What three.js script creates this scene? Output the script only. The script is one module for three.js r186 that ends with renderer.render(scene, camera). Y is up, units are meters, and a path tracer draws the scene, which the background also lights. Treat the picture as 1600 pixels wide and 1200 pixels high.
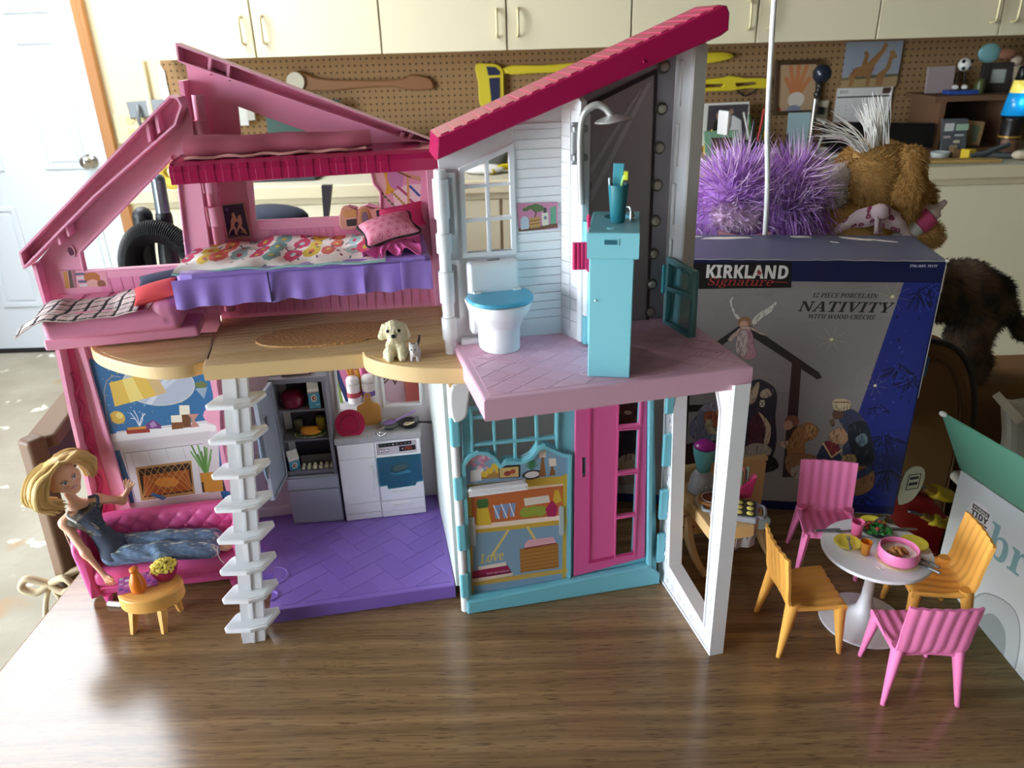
import * as THREE from 'three';
import { RoundedBoxGeometry } from 'three/addons/geometries/RoundedBoxGeometry.js';
import { RectAreaLightUniformsLib } from 'three/addons/lights/RectAreaLightUniformsLib.js';
import { MarchingCubes } from 'three/addons/objects/MarchingCubes.js';
import { mergeGeometries, mergeVertices, toCreasedNormals } from 'three/addons/utils/BufferGeometryUtils.js';
import { ImprovedNoise } from 'three/addons/math/ImprovedNoise.js';
import { FontLoader } from 'three/addons/loaders/FontLoader.js';
import { TextGeometry } from 'three/addons/geometries/TextGeometry.js';

// ---------- camera, sky, light, exposure (table top is y = 0, garage floor is y = -.70) ----------
const scene = new THREE.Scene();
const camera = new THREE.PerspectiveCamera(53.05, 4 / 3, .05, 60);
camera.position.set(0, .6, 0);
camera.rotation.order = 'YXZ';
camera.rotation.set(-24.4 * Math.PI / 180, 0, -1.7 * Math.PI / 180);
camera.focus = .95; camera.userData.fStop = 9;
scene.add(camera);
const renderer = new THREE.WebGLRenderer({ antialias: true });
renderer.toneMapping = THREE.LinearToneMapping;
renderer.toneMappingExposure = .8;
renderer.shadowMap.enabled = true;
scene.background = new THREE.Color(.80, .90, 1.0).multiplyScalar(23);
RectAreaLightUniformsLib.init();
const FL = -.70, BACK = -3.42, LEFT = -3.0, RIGHT = 3.2, FRONT = 2.6, CEIL = 1.78;

// ---------- helpers ----------
const PI = Math.PI, V = (x, y, z) => new THREE.Vector3(x, y, z);
let seed = 12345; const rnd = () => (seed = (seed * 1664525 + 1013904223) >>> 0) / 4294967296;
const rr = (a, b) => a + (b - a) * rnd();
const noise = new ImprovedNoise();
const names = {};
function numbered(n) { const k = (names[n] = (names[n] ?? -1) + 1); return k ? n + '_' + String(k).padStart(3, '0') : n; }
const mcache = {};
function M(color, rough = .5, o = {}) {
  const key = JSON.stringify([color, rough, o.key ?? (Object.keys(o).some(k => o[k]?.isTexture) ? Math.random() : o)]);
  return mcache[key] ??= new THREE.MeshPhysicalMaterial({ color, roughness: rough, ...o, ...(o.key ? { key: undefined } : {}) });
}
const plastic = (c, r = .38) => M(c, r);
function tag(o, label, category, group) { o.userData.label = label; if (category) o.userData.category = category; if (group) o.userData.group = group; return o; }
function thing(name, label, category, pos = [0, 0, 0], turn = 0, group) {
  const o = new THREE.Group(); o.name = numbered(name); scene.add(o); o.position.set(...pos); o.rotation.y = turn; return tag(o, label, category, group);
}
function obj(name, geo, mat, parent) {
  if (Array.isArray(geo)) geo = merge(geo);
  const m = new THREE.Mesh(geo, mat); m.castShadow = m.receiveShadow = true;
  m.name = parent ? name : numbered(name); (parent ?? scene).add(m); return m;
}
function struct(name, geo, mat) { const m = obj(name, geo, mat); m.userData.kind = 'structure'; return m; }
function one(name, geo, mat, label, category, group) { return tag(obj(name, geo, mat), label, category, group); }
function put(o, x, y, z, ry = 0, rx = 0, rz = 0) { o.position.set(x, y, z); o.rotation.set(rx, ry, rz); return o; }
function dup(root, pos, turn, label, group) { const r = root.clone(); r.name = numbered(root.name.replace(/_\d+$/, '')); scene.add(r); r.position.set(...pos); r.rotation.y = turn; r.userData = { ...root.userData }; if (label) r.userData.label = label; if (group) r.userData.group = group; return r; }
function merge(list) {
  list = list.map(g => { g = g.index ? g.toNonIndexed() : g; for (const k of Object.keys(g.attributes)) if (!['position', 'normal', 'uv'].includes(k)) g.deleteAttribute(k); if (!g.attributes.uv) g.setAttribute('uv', new THREE.BufferAttribute(new Float32Array(g.attributes.position.count * 2), 2)); return g; });
  return mergeGeometries(list);
}
const mv = (g, x, y, z) => g.translate(x, y, z);
const rot = (g, x, y, z) => { if (x) g.rotateX(x); if (y) g.rotateY(y); if (z) g.rotateZ(z); return g; };
function box(w, h, d, x = 0, y = 0, z = 0, r = 0) {       // centred on x,z; base at y
  const g = r ? new RoundedBoxGeometry(w, h, d, 2, Math.min(r, w / 2.01, h / 2.01, d / 2.01)) : new THREE.BoxGeometry(w, h, d);
  return g.translate(x, y + h / 2, z);
}
function cyl(r0, r1, h, x = 0, y = 0, z = 0, n = 24, open = false) { return new THREE.CylinderGeometry(r1, r0, h, n, 1, open).translate(x, y + h / 2, z); }
const ball = (r, x = 0, y = 0, z = 0, sx = 1, sy = 1, sz = 1, n = 16) => new THREE.SphereGeometry(r, n, Math.max(8, n * .7 | 0)).scale(sx, sy, sz).translate(x, y, z);
function shapeOf(p, holes = []) {
  const s = new THREE.Shape(p.map(q => new THREE.Vector2(q[0], q[1])));
  for (const h of holes) s.holes.push(new THREE.Path(h.map(q => new THREE.Vector2(q[0], q[1]))));
  return s;
}
// polygon in XY extruded to the back: front face at z = z1, thickness d
function ext(p, d, z1 = 0, holes = [], bev = 0) {
  const g = new THREE.ExtrudeGeometry(p.isShape ? p : shapeOf(p, holes), { depth: Math.max(d - 2 * bev, 1e-5), bevelEnabled: bev > 0, bevelThickness: bev, bevelSize: bev, bevelOffset: -bev, bevelSegments: 2, curveSegments: 16 });
  return g.translate(0, 0, z1 - d + bev);
}
// polygon of [x, depth] laid flat: occupies y0 .. y0+h, depth goes to -z
function slab(p, h, y0, holes = [], bev = 0) { return ext(p, h, h, holes, bev).rotateX(-PI / 2).translate(0, y0, 0); }
const rect = (x0, y0, x1, y1) => [[x0, y0], [x1, y0], [x1, y1], [x0, y1]];
function rrect(x0, y0, x1, y1, r, n = 5) { const o = []; for (const [cx, cy, a] of [[x1 - r, y0 + r, -PI / 2], [x1 - r, y1 - r, 0], [x0 + r, y1 - r, PI / 2], [x0 + r, y0 + r, PI]]) for (let i = 0; i <= n; i++) o.push([cx + r * Math.cos(a + i / n * PI / 2), cy + r * Math.sin(a + i / n * PI / 2)]); return o; }
const ell = (cx, cy, rx, ry, n = 40, a0 = 0, a1 = 2 * PI) => Array.from({ length: n }, (_, i) => { const a = a0 + (a1 - a0) * i / n; return [cx + rx * Math.cos(a), cy + ry * Math.sin(a)]; });
function smooth(p, n = 8, closed = true) { return new THREE.CatmullRomCurve3(p.map(q => V(q[0], q[1], 0)), closed, 'centripetal').getPoints(p.length * n).map(v => [v.x, v.y]); }
function inset(p, d) { // shrink a polygon towards its centre line by line
  const n = p.length; let A = 0; for (let i = 0; i < n; i++) A += p[i][0] * p[(i + 1) % n][1] - p[(i + 1) % n][0] * p[i][1]; const s = A > 0 ? 1 : -1;
  return p.map((q, i) => { const a = p[(i + n - 1) % n], b = p[(i + 1) % n]; let e1 = [q[0] - a[0], q[1] - a[1]], e2 = [b[0] - q[0], b[1] - q[1]]; const l1 = Math.hypot(...e1) || 1, l2 = Math.hypot(...e2) || 1; const n1 = [-e1[1] / l1 * s, e1[0] / l1 * s], n2 = [-e2[1] / l2 * s, e2[0] / l2 * s]; const k = Math.max(.3, 1 + n1[0] * n2[0] + n1[1] * n2[1]); return [q[0] + (n1[0] + n2[0]) * d / k, q[1] + (n1[1] + n2[1]) * d / k]; });
}
function tube(p, r, seg = 0, n = 8, closed = false) { const c = new THREE.CatmullRomCurve3(p.map(q => q.isVector3 ? q : V(...q)), closed, 'centripetal'); return new THREE.TubeGeometry(c, seg || p.length * 8, r, n, closed); }
// tube with a radius per point, ends closed by domes
function limb(p, rad, seg = 24, n = 12) {
  const c = new THREE.CatmullRomCurve3(p.map(q => V(...q)), false, 'centripetal'), g = new THREE.TubeGeometry(c, seg, 1, n, false), pos = g.attributes.position;
  const at = t => { const f = t * (rad.length - 1), i = Math.min(rad.length - 2, f | 0), k = f - i; const s = k * k * (3 - 2 * k); return rad[i] * (1 - s) + rad[i + 1] * s; };
  for (let i = 0; i <= seg; i++) { const o = c.getPointAt(i / seg), r = at(c.getUtoTmapping ? c.getUtoTmapping(i / seg) : i / seg); for (let j = 0; j <= n; j++) { const k = i * (n + 1) + j; pos.setXYZ(k, o.x + (pos.getX(k) - o.x) * r, o.y + (pos.getY(k) - o.y) * r, o.z + (pos.getZ(k) - o.z) * r); } }
  g.computeVertexNormals();
  const a = p[0], b = p[p.length - 1];
  return merge([g, ball(rad[0], ...a, 1, 1, 1, n), ball(rad[rad.length - 1], ...b, 1, 1, 1, n)]);
}
const lathe = (p, n = 40) => new THREE.LatheGeometry(p.map(q => new THREE.Vector2(Math.max(q[0], 1e-5), q[1])), n);
function surf(nu, nv, fn, wrapU = false) { // parametric grid
  const pos = [], uv = [], idx = []; for (let j = 0; j <= nv; j++) for (let i = 0; i <= nu; i++) { pos.push(...fn(i / nu, j / nv)); uv.push(i / nu, j / nv); }
  for (let j = 0; j < nv; j++) for (let i = 0; i < nu; i++) { const a = j * (nu + 1) + i, b = a + 1, c = a + nu + 1, d = c + 1; idx.push(a, b, d, a, d, c); }
  const g = new THREE.BufferGeometry(); g.setAttribute('position', new THREE.Float32BufferAttribute(pos, 3)); g.setAttribute('uv', new THREE.Float32BufferAttribute(uv, 2)); g.setIndex(idx); g.computeVertexNormals(); return g;
}
function shell(nu, nv, fn, t) { // a sheet with thickness t along its normal
  const a = surf(nu, nv, fn), nrm = a.attributes.normal, p = a.attributes.position, b = a.clone(), q = b.attributes.position;
  for (let i = 0; i < p.count; i++) q.setXYZ(i, p.getX(i) - nrm.getX(i) * t, p.getY(i) - nrm.getY(i) * t, p.getZ(i) - nrm.getZ(i) * t);
  const ix = b.index.array; for (let i = 0; i < ix.length; i += 3) { const s = ix[i]; ix[i] = ix[i + 1]; ix[i + 1] = s; }
  const rim = [], rid = [], W = nu + 1, loop = []; for (let i = 0; i < nu; i++) loop.push(i); for (let j = 0; j < nv; j++) loop.push(j * W + nu); for (let i = nu; i > 0; i--) loop.push(nv * W + i); for (let j = nv; j > 0; j--) loop.push(j * W);
  loop.forEach(k => { rim.push(p.getX(k), p.getY(k), p.getZ(k), q.getX(k), q.getY(k), q.getZ(k)); }); const L = loop.length; for (let i = 0; i < L; i++) { const c = 2 * i, d = 2 * ((i + 1) % L); rid.push(c, c + 1, d, d, c + 1, d + 1); }
  const e = new THREE.BufferGeometry(); e.setAttribute('position', new THREE.Float32BufferAttribute(rim, 3)); e.setIndex(rid); e.computeVertexNormals(); b.computeVertexNormals();
  return merge([a, b, e]);
}
function tex(w, h, draw, rx = 0, ry = 0) {
  const c = document.createElement('canvas'); c.width = w; c.height = h; draw(c.getContext('2d'), w, h);
  const t = new THREE.CanvasTexture(c); t.colorSpace = THREE.SRGBColorSpace; t.anisotropy = 4; if (rx) { t.wrapS = t.wrapT = THREE.RepeatWrapping; t.repeat.set(rx, ry); } return t;
}
// a print: canvas in millimetres, x to the right and y down; covers [u0,u1] x [v0,v1] metres of a panel
function print(u0, v0, u1, v1, ppmm, draw) {
  return tex(Math.ceil((u1 - u0) * 1000 * ppmm), Math.ceil((v1 - v0) * 1000 * ppmm), c => { c.setTransform(ppmm, 0, 0, ppmm, -u0 * 1000 * ppmm, v1 * 1000 * ppmm); draw(c); });
}
function uvBox(g, u0, v0, u1, v1) { // planar uv from x,y so that a print of that range lies at its true size
  const p = g.attributes.position, uv = new Float32Array(p.count * 2); for (let i = 0; i < p.count; i++) { uv[2 * i] = (p.getX(i) - u0) / (u1 - u0); uv[2 * i + 1] = (p.getY(i) - v0) / (v1 - v0); } g.setAttribute('uv', new THREE.BufferAttribute(uv, 2)); return g;
}
function bounds(p) { const x = p.map(q => q[0]), y = p.map(q => q[1]); return [Math.min(...x), Math.min(...y), Math.max(...x), Math.max(...y)]; }
function sticker(name, p, z, ppmm, draw, parent, rough = .3, d = .0004) { const b = bounds(p); return obj(name, uvBox(ext(p, d, z), ...b), new THREE.MeshPhysicalMaterial({ map: print(...b, ppmm, draw), roughness: rough }), parent); }
const poly = (c, p, fill, stroke, lw = .4) => { c.beginPath(); p.forEach((q, i) => i ? c.lineTo(q[0], q[1]) : c.moveTo(q[0], q[1])); c.closePath(); if (fill) { c.fillStyle = fill; c.fill(); } if (stroke) { c.strokeStyle = stroke; c.lineWidth = lw; c.stroke(); } };
const disc = (c, x, y, rx, ry, fill, stroke, lw = .4, a = 0) => { c.beginPath(); c.ellipse(x, y, rx, ry, a, 0, 2 * PI); if (fill) { c.fillStyle = fill; c.fill(); } if (stroke) { c.strokeStyle = stroke; c.lineWidth = lw; c.stroke(); } };
const line = (c, p, stroke, lw = .5) => { c.beginPath(); p.forEach((q, i) => i ? c.lineTo(q[0], q[1]) : c.moveTo(q[0], q[1])); c.strokeStyle = stroke; c.lineWidth = lw; c.lineCap = c.lineJoin = 'round'; c.stroke(); };
const text = (c, s, x, y, px, fill, font = 'sans-serif', align = 'left', style = 'bold', w = 0) => { c.save(); c.translate(x, y); const k = px / 40; c.scale(k, k); c.font = `${style} 40px ${font}`; c.fillStyle = fill; c.textAlign = align; if (w) { const m = c.measureText(s).width * k; c.scale(w / m, 1); } c.fillText(s, 0, 0); c.restore(); };
function dataTex(w, h, fn, rx = 1, ry = 1) { const d = new Uint8Array(w * h * 4); for (let j = 0; j < h; j++) for (let i = 0; i < w; i++) { const c = fn(i, j), k = 4 * (j * w + i); d[k] = c[0]; d[k + 1] = c[1]; d[k + 2] = c[2]; d[k + 3] = 255; } const t = new THREE.DataTexture(d, w, h); t.colorSpace = THREE.SRGBColorSpace; t.magFilter = THREE.LinearFilter; t.minFilter = THREE.LinearMipmapLinearFilter; t.generateMipmaps = true; t.wrapS = t.wrapT = THREE.RepeatWrapping; t.repeat.set(rx, ry); t.needsUpdate = true; return t; }
const fbm = (x, y, z = 0, o = 4) => { let s = 0, a = 1, t = 0; for (let i = 0; i < o; i++) { s += a * noise.noise(x, y, z + i * 7); t += a; x *= 2; y *= 2; a *= .5; } return s / t; };
const mix3 = (a, b, k) => [a[0] + (b[0] - a[0]) * k, a[1] + (b[1] - a[1]) * k, a[2] + (b[2] - a[2]) * k];
const cl = v => Math.max(0, Math.min(1, v));
// short soft fur: tapering strands scattered over a mesh, merged into one part
function furOn(geo, n, len, wid, seedN, dir = null, bend = .5, filt = null) {
  seed = seedN; const g = geo.index ? geo.toNonIndexed() : geo, p = g.attributes.position, T = p.count / 3, cum = []; let A = 0;
  const a = V(), b = V(), c = V(), ab = V(), ac = V(), nn = V();
  for (let i = 0; i < T; i++) { a.fromBufferAttribute(p, 3 * i); b.fromBufferAttribute(p, 3 * i + 1); c.fromBufferAttribute(p, 3 * i + 2); A += ab.subVectors(b, a).cross(ac.subVectors(c, a)).length() / 2; cum.push(A); }
  const pos = [];
  for (let k = 0; k < n; k++) {
    const t = rnd() * A; let lo = 0, hi = T - 1; while (lo < hi) { const m = (lo + hi) >> 1; if (cum[m] < t) lo = m + 1; else hi = m; }
    a.fromBufferAttribute(p, 3 * lo); b.fromBufferAttribute(p, 3 * lo + 1); c.fromBufferAttribute(p, 3 * lo + 2);
    let u = rnd(), v = rnd(); if (u + v > 1) { u = 1 - u; v = 1 - v; } ab.subVectors(b, a); ac.subVectors(c, a); nn.crossVectors(ab, ac).normalize();
    const o = a.clone().addScaledVector(ab, u).addScaledVector(ac, v); if (filt && !filt(o, nn)) continue;
    const L = len * rr(.6, 1.25), d = nn.clone().add(V(rr(-1, 1), rr(-1, 1), rr(-1, 1)).multiplyScalar(.45)); if (dir) d.addScaledVector(dir, bend); d.normalize();
    const s = V(rr(-1, 1), rr(-1, 1), rr(-1, 1)).cross(d).normalize().multiplyScalar(wid), m = o.clone().addScaledVector(d, L * .55), e = o.clone().addScaledVector(d, L); if (dir) e.addScaledVector(dir, L * .25 * bend);
    const q = [o.clone().add(s), o.clone().sub(s), m.clone().addScaledVector(s, .7), m.clone().addScaledVector(s, -.7)];
    for (const w of [q[0], q[1], q[3], q[0], q[3], q[2], q[2], q[3], e]) pos.push(w.x, w.y, w.z);
  }
  const r = new THREE.BufferGeometry(); r.setAttribute('position', new THREE.Float32BufferAttribute(pos, 3)); r.computeVertexNormals(); return r;
}
// one smooth body from tapered bones: [[p, r], [q, r]] joined by a soft minimum on a grid
function body(bones, cell = .004, k = .008) {
  const mn = V(1e9, 1e9, 1e9), mx = V(-1e9, -1e9, -1e9);
  for (const [p, r0, q, r1] of bones) for (const [c, r] of [[p, r0], [q, r1]]) { mn.min(V(c[0] - r, c[1] - r, c[2] - r)); mx.max(V(c[0] + r, c[1] + r, c[2] + r)); }
  mn.subScalar(cell * 4); mx.addScalar(cell * 4); const size = mx.clone().sub(mn), S = Math.max(size.x, size.y, size.z), N = Math.ceil(S / cell) + 1, mc = new MarchingCubes(N, new THREE.MeshBasicMaterial(), false, false, 400000);
  mc.isolation = 0; const half = S / 2, ctr = mn.clone().addScalar(half);
  const B = bones.map(([p, r0, q, r1]) => { const d = [q[0] - p[0], q[1] - p[1], q[2] - p[2]]; return { p, r0, d, dr: r1 - r0, l: d[0] * d[0] + d[1] * d[1] + d[2] * d[2] || 1e-12 }; });
  for (let z = 0; z < N; z++) for (let y = 0; y < N; y++) for (let x = 0; x < N; x++) {
    const X = ctr.x + (x - N / 2) / (N / 2) * half, Y = ctr.y + (y - N / 2) / (N / 2) * half, Z = ctr.z + (z - N / 2) / (N / 2) * half; let D = 1e3;
    for (const b of B) { const ex = X - b.p[0], ey = Y - b.p[1], ez = Z - b.p[2], t = Math.max(0, Math.min(1, (ex * b.d[0] + ey * b.d[1] + ez * b.d[2]) / b.l)); const fx = ex - t * b.d[0], fy = ey - t * b.d[1], fz = ez - t * b.d[2], e = Math.sqrt(fx * fx + fy * fy + fz * fz) - b.r0 - t * b.dr; const h = Math.max(k - Math.abs(D - e), 0) / k; D = Math.min(D, e) - h * h * k / 4; }
    mc.field[x + y * N + z * N * N] = -D;
  }
  mc.update(); const n = mc.count, pa = mc.positionArray.slice(0, n * 3); for (let i = 0; i < n; i++) { pa[3 * i] = pa[3 * i] * half + ctr.x; pa[3 * i + 1] = pa[3 * i + 1] * half + ctr.y; pa[3 * i + 2] = pa[3 * i + 2] * half + ctr.z; }
  let g = new THREE.BufferGeometry(); g.setAttribute('position', new THREE.BufferAttribute(pa, 3)); g = mergeVertices(g, cell * .01); g.computeVertexNormals(); return g;
}

// ---------- the garage: floor, walls, ceiling, the open door on the left and its daylight ----------
const concrete = dataTex(1024, 1024, (i, j) => {
  const x = i / 1024, y = j / 1024; let c = mix3([138, 131, 114], [172, 166, 150], cl(.5 + 1.1 * fbm(x * 7, y * 7, 1)));
  const s = fbm(x * 26, y * 26, 5, 3); if (s > .30) c = mix3(c, [226, 222, 210], cl((s - .30) * 14)); const r = fbm(x * 9, y * 9, 40, 3); if (r > .34) c = mix3(c, [160, 132, 100], cl((r - .34) * 6)); const g = fbm(x * 90, y * 90, 9, 2); return mix3(c, [150, 142, 122], cl(g * .7));
}, 3, 3);
struct('floor', mv(new THREE.BoxGeometry(RIGHT - LEFT + .4, .1, FRONT - BACK + .4), (LEFT + RIGHT) / 2, FL - .05, (FRONT + BACK) / 2), M(0xffffff, .75, { map: concrete }));
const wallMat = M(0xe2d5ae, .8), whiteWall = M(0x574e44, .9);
struct('wall_back', box(RIGHT - LEFT + .4, CEIL - FL, .12, (LEFT + RIGHT) / 2, FL, BACK - .06), wallMat);
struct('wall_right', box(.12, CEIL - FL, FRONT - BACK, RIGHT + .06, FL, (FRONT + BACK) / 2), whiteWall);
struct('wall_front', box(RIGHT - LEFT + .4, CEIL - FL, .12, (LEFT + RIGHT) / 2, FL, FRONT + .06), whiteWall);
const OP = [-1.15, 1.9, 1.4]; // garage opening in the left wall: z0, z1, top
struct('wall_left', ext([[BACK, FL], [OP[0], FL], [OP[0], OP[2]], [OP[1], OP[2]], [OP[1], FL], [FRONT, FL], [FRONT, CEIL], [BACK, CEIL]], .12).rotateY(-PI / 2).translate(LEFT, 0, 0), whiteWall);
struct('ceiling', box(RIGHT - LEFT + .4, .1, FRONT - BACK + .4, (LEFT + RIGHT) / 2, CEIL, (FRONT + BACK) / 2), M(0x857e72, .9));
struct('driveway', box(14, .1, 24, LEFT - 7.2, FL - .12, 0), M(0xb9b4a8, .9));
// ceiling fixtures: a bare box with a bright diffuser, towards the left rear of the garage
function ceilingLight(x, z, w, d, power) {
  const t = thing('ceiling_light', 'flat white fluorescent ceiling fixture near the back wall', 'light', [x, CEIL, z]);
  obj('housing', box(w + .06, .05, d + .06, 0, -.05, 0, .01), M(0xf4f4f0, .5), t);
  obj('light_diffuser', box(w, .012, d, 0, -.062, 0), M(0xffffff, .6, { emissive: 0xf4f8ff, emissiveIntensity: 2 }), t);
  const L = new THREE.RectAreaLight(0xf2f7ff, power, w, d); L.position.set(x, CEIL - .066, z); L.lookAt(x, FL, z); scene.add(L);
}
ceilingLight(-1.7, -2.3, 1.35, 1.2, 19);

// ---------- the folding table the toys stand on ----------
{
  const t = thing('table', 'large brown wood-grain laminate table under the dollhouse', 'table');
  const W = 2048, Hh = 1024, wood = dataTex(W, Hh, (i, j) => {
    const x = i / W * 1.06, y = j / Hh * .72; const wv = y + .012 * fbm(x * 2.2, y * 7, 3) + .004 * fbm(x * 9, y * 30, 8); const band = fbm(x * .9, wv * 55, 1, 3), fine = fbm(x * 9, wv * 420, 4, 3), pore = fbm(x * 30, wv * 700, 6, 2);
    let c = mix3([108, 82, 54], [160, 128, 90], cl(.5 + .95 * band + .55 * fine)); if (pore > .22) c = mix3(c, [82, 60, 38], cl((pore - .22) * 4)); return c;
  });
  wood.wrapS = wood.wrapT = THREE.ClampToEdgeWrapping;
  const outline = [[-.556, .482], [.503, .478], [.499, 1.19], [-.543, 1.19]], b = bounds(outline);
  const g = ext(outline, .03, 0, [], .002); uvBox(g, ...b); g.rotateX(-PI / 2);
  obj('tabletop', g, M(0xffffff, .2, { map: wood, bumpMap: wood, bumpScale: .00006 }), t);
  const steel = M(0x3a3632, .4, { metalness: .6 });
  for (const [x, z] of [[-.3, -.56], [.3, -.56], [-.28, -1.12], [.3, -1.12]]) obj('leg', cyl(.014, .014, .67, x, FL, z, 12), steel, t);
  obj('apron', box(.6, .05, .02, 0, -.082, -.54), steel, t);
}

// ---------- back wall: door, trim, cabinets, pegboard, counter ----------
const CABZ = -3.02, CTZ = -2.80, CTY = .13, cream = M(0xe4dab8, .45), creamEdge = M(0xd6caa6, .55), brass = M(0xd9cda0, .35, { metalness: .4 });
{
  const z = BACK + .03, doorM = M(0xd3dbe1, .4);
  const d = struct('door_1', box(.79, 2.03, .04, -2.085, FL + .012, z - .02, .003), doorM);
  for (const x of [-1.87, -2.225]) for (const [y0, y1] of [[-.475, -.02], [.13, .64], [.73, 1.16]]) {
    const p = rect(x - .09, y0, x + .09, y1);
    obj('panel', [ext(p, .008, z + .006, [inset(p, .022)], .003), ext(inset(p, .03), .01, z + .005, [], .004)], doorM, d);
  }
  const k = obj('door_knob', rot(lathe([[0, .062], [.018, .06], [.028, .045], [.024, .03], [.012, .022], [.011, .008], [.03, .005], [.031, 0]], 28), PI / 2), M(0xb9b5ac, .25, { metalness: .9 }), d); put(k, -1.76, .16, z);
  obj('door_sweep', box(.79, .022, .045, -2.085, FL + .001, z - .018), M(0x14110f, .7), d);
  const oak = dataTex(64, 1024, (i, j) => mix3([150, 98, 50], [190, 134, 76], cl(.5 + .8 * fbm(i / 9, j / 260, 3) + .3 * fbm(i / 2, j / 60, 8))));
  const oakM = M(0xffffff, .5, { map: oak });
  struct('trim_1', box(.045, 2.1, .03, -1.665, FL, BACK + .025, .004), oakM);
  struct('trim_2', box(.045, 2.1, .03, -2.5, FL, BACK + .025, .004), oakM);
  struct('trim_3', box(.88, .045, .03, -2.083, FL + 2.1, BACK + .025, .004), oakM);
}
// upper cabinets: paired doors with wire pulls
const DX = [-1.347, -.885, -.432, .019, .464, .914, 1.348, 1.787, 2.23, 2.67];
for (let k = 0; k < DX.length - 1; k += 2) {
  const x0 = DX[k], x1 = DX[k + 2] ?? DX[k + 1];
  const where = ['at the left end above the wooden paddle', 'in the middle, above the yellow model tail', 'right of the pink roof tip, behind the hanging white cord', 'above the giraffe calendar and crate shelf', 'at the far right end of the row'][k / 2];
  const c = thing('upper_cabinet', 'cream laminate wall cabinet ' + where, 'cabinet', [0, 0, 0], 0, 'cream wall cabinets');
  obj('cabinet_box', box(x1 - x0, .98, .37, (x0 + x1) / 2, .552, CABZ - .215), creamEdge, c);
  for (let i = 0; i < (DX[k + 2] ? 2 : 1); i++) {
    const a = DX[k + i], b = DX[k + i + 1], dr = obj('door', box(b - a - .006, .978, .02, (a + b) / 2, .55, CABZ - .012, .002), cream, c);
    const hx = i ? a + .04 : b - .035;
    obj('handle', tube([[hx, .685, CABZ - .004], [hx, .68, CABZ + .026], [hx, .66, CABZ + .03], [hx, .62, CABZ + .03], [hx, .6, CABZ + .026], [hx, .595, CABZ - .004]], .0048, 24, 8), brass, dr);
  }
}
// pegboard
{
  const peg = dataTex(128, 128, (i, j) => { const r = Math.hypot(i % 32 - 16, j % 32 - 16); const n = noise.noise(i / 6, j / 6, 2) * 8; return r < 4.6 ? [58, 40, 22] : r < 5.6 ? [120, 92, 60] : [158 + n, 124 + n, 84 + n]; }, 38, 6);
  const pegN = dataTex(512, 64, (i, j) => mix3([255, 255, 255], [225, 215, 200], cl(.5 + fbm(i / 40, j / 30, 3))));
  const w = 3.85, h = .52, x0 = -1.39, y0 = .04;
  peg.repeat.set(w / .1, h / .1); const g = box(w, h, .012, x0 + w / 2, y0, BACK + .012); const p = g.attributes.position, uv = g.attributes.uv;
  for (let i = 0; i < p.count; i++) uv.setXY(i, (p.getX(i) - x0) / w, (p.getY(i) - y0) / h);
  struct('pegboard', g, M(0xffffff, .8, { map: peg, bumpMap: peg, bumpScale: .001 }));
  one('conduit', tube([[-1.466, .552, BACK + .015], [-1.466, .48, BACK + .015], [-1.467, .4, BACK + .015], [-1.468, .33, BACK + .015]], .012, 16, 10), M(0xe9dfbd, .5), 'cream painted conduit pipe running down the wall to the metal strip', 'pipe');
  one('torn_paper', ext([[-1.3902,.5316],[-1.3757,.5024],[-1.3772,.4589],[-1.3746,.4098],[-1.3981,.3857],[-1.4085,.4108],[-1.4032,.4718]], .004, BACK + .026), M(0xe8e6e2, .8), 'ragged torn white paper at the left edge of the pegboard', 'paper');
  const pl = thing('metal_bracket', 'dull grey metal bar fixed to the wall above the outlet', 'bracket'); const gm = M(0x7a7e81, .45, { metalness: .3, bumpMap: pegN, bumpScale: .001 });
  obj('bar', ext([[-1.5631,.3903],[-1.2998,.4028],[-1.3128,.3384],[-1.5598,.3252]], .014, BACK + .02, [], .003), gm, pl);
  obj('hook', tube([[-1.515, .375, BACK + .025], [-1.512, .35, BACK + .04], [-1.515, .31, BACK + .04], [-1.51, .29, BACK + .025]], .008), gm, pl);
  const ol = thing('wall_outlet', 'cream electrical outlet under the grey metal bar', 'outlet'); obj('plate', box(.13, .115, .008, -1.57, .225, BACK + .006, .003), M(0xe3d3a0, .5), ol);
  for (const dy of [.022, .07]) obj('socket', ext(rrect(-1.583, .235 + dy, -1.547, .235 + dy + .026, .01), .004, BACK + .0135), M(0xc9b986, .5), ol);
}
// base cabinets and the worktop
{
  const DXB = [-1.35, -.9, -.46, -.02, .42, .86, 2.61];
  const c = thing('base_cabinet', 'long cream base cabinet with flat doors under the worktop', 'cabinet');
  obj('cabinet_box', box(3.96, .76, .56, .63, FL + .02, CTZ - .305), creamEdge, c);
  for (let i = 0; i < 6; i++) { const a = DXB[i], b = DXB[i + 1]; obj('door', box(b - a - .01, .68, .018, (a + b) / 2, FL + .08, CTZ - .016, .002), cream, c); }
  const lam = dataTex(128, 128, (i, j) => { const k = rnd() * 24 - 12; return [196 + k, 190 + k, 168 + k]; }, 20, 4);
  const t = thing('worktop', 'long cream worktop with a banded front edge, cluttered with bits and pieces', 'worktop');
  obj('top', box(4, .03, .62, .63, CTY - .03, CTZ - .3, .004), M(0xffffff, .5, { map: lam }), t);
  obj('front_edge', box(4, .045, .02, .63, CTY - .044, CTZ + .002, .004), creamEdge, t);
}
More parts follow.
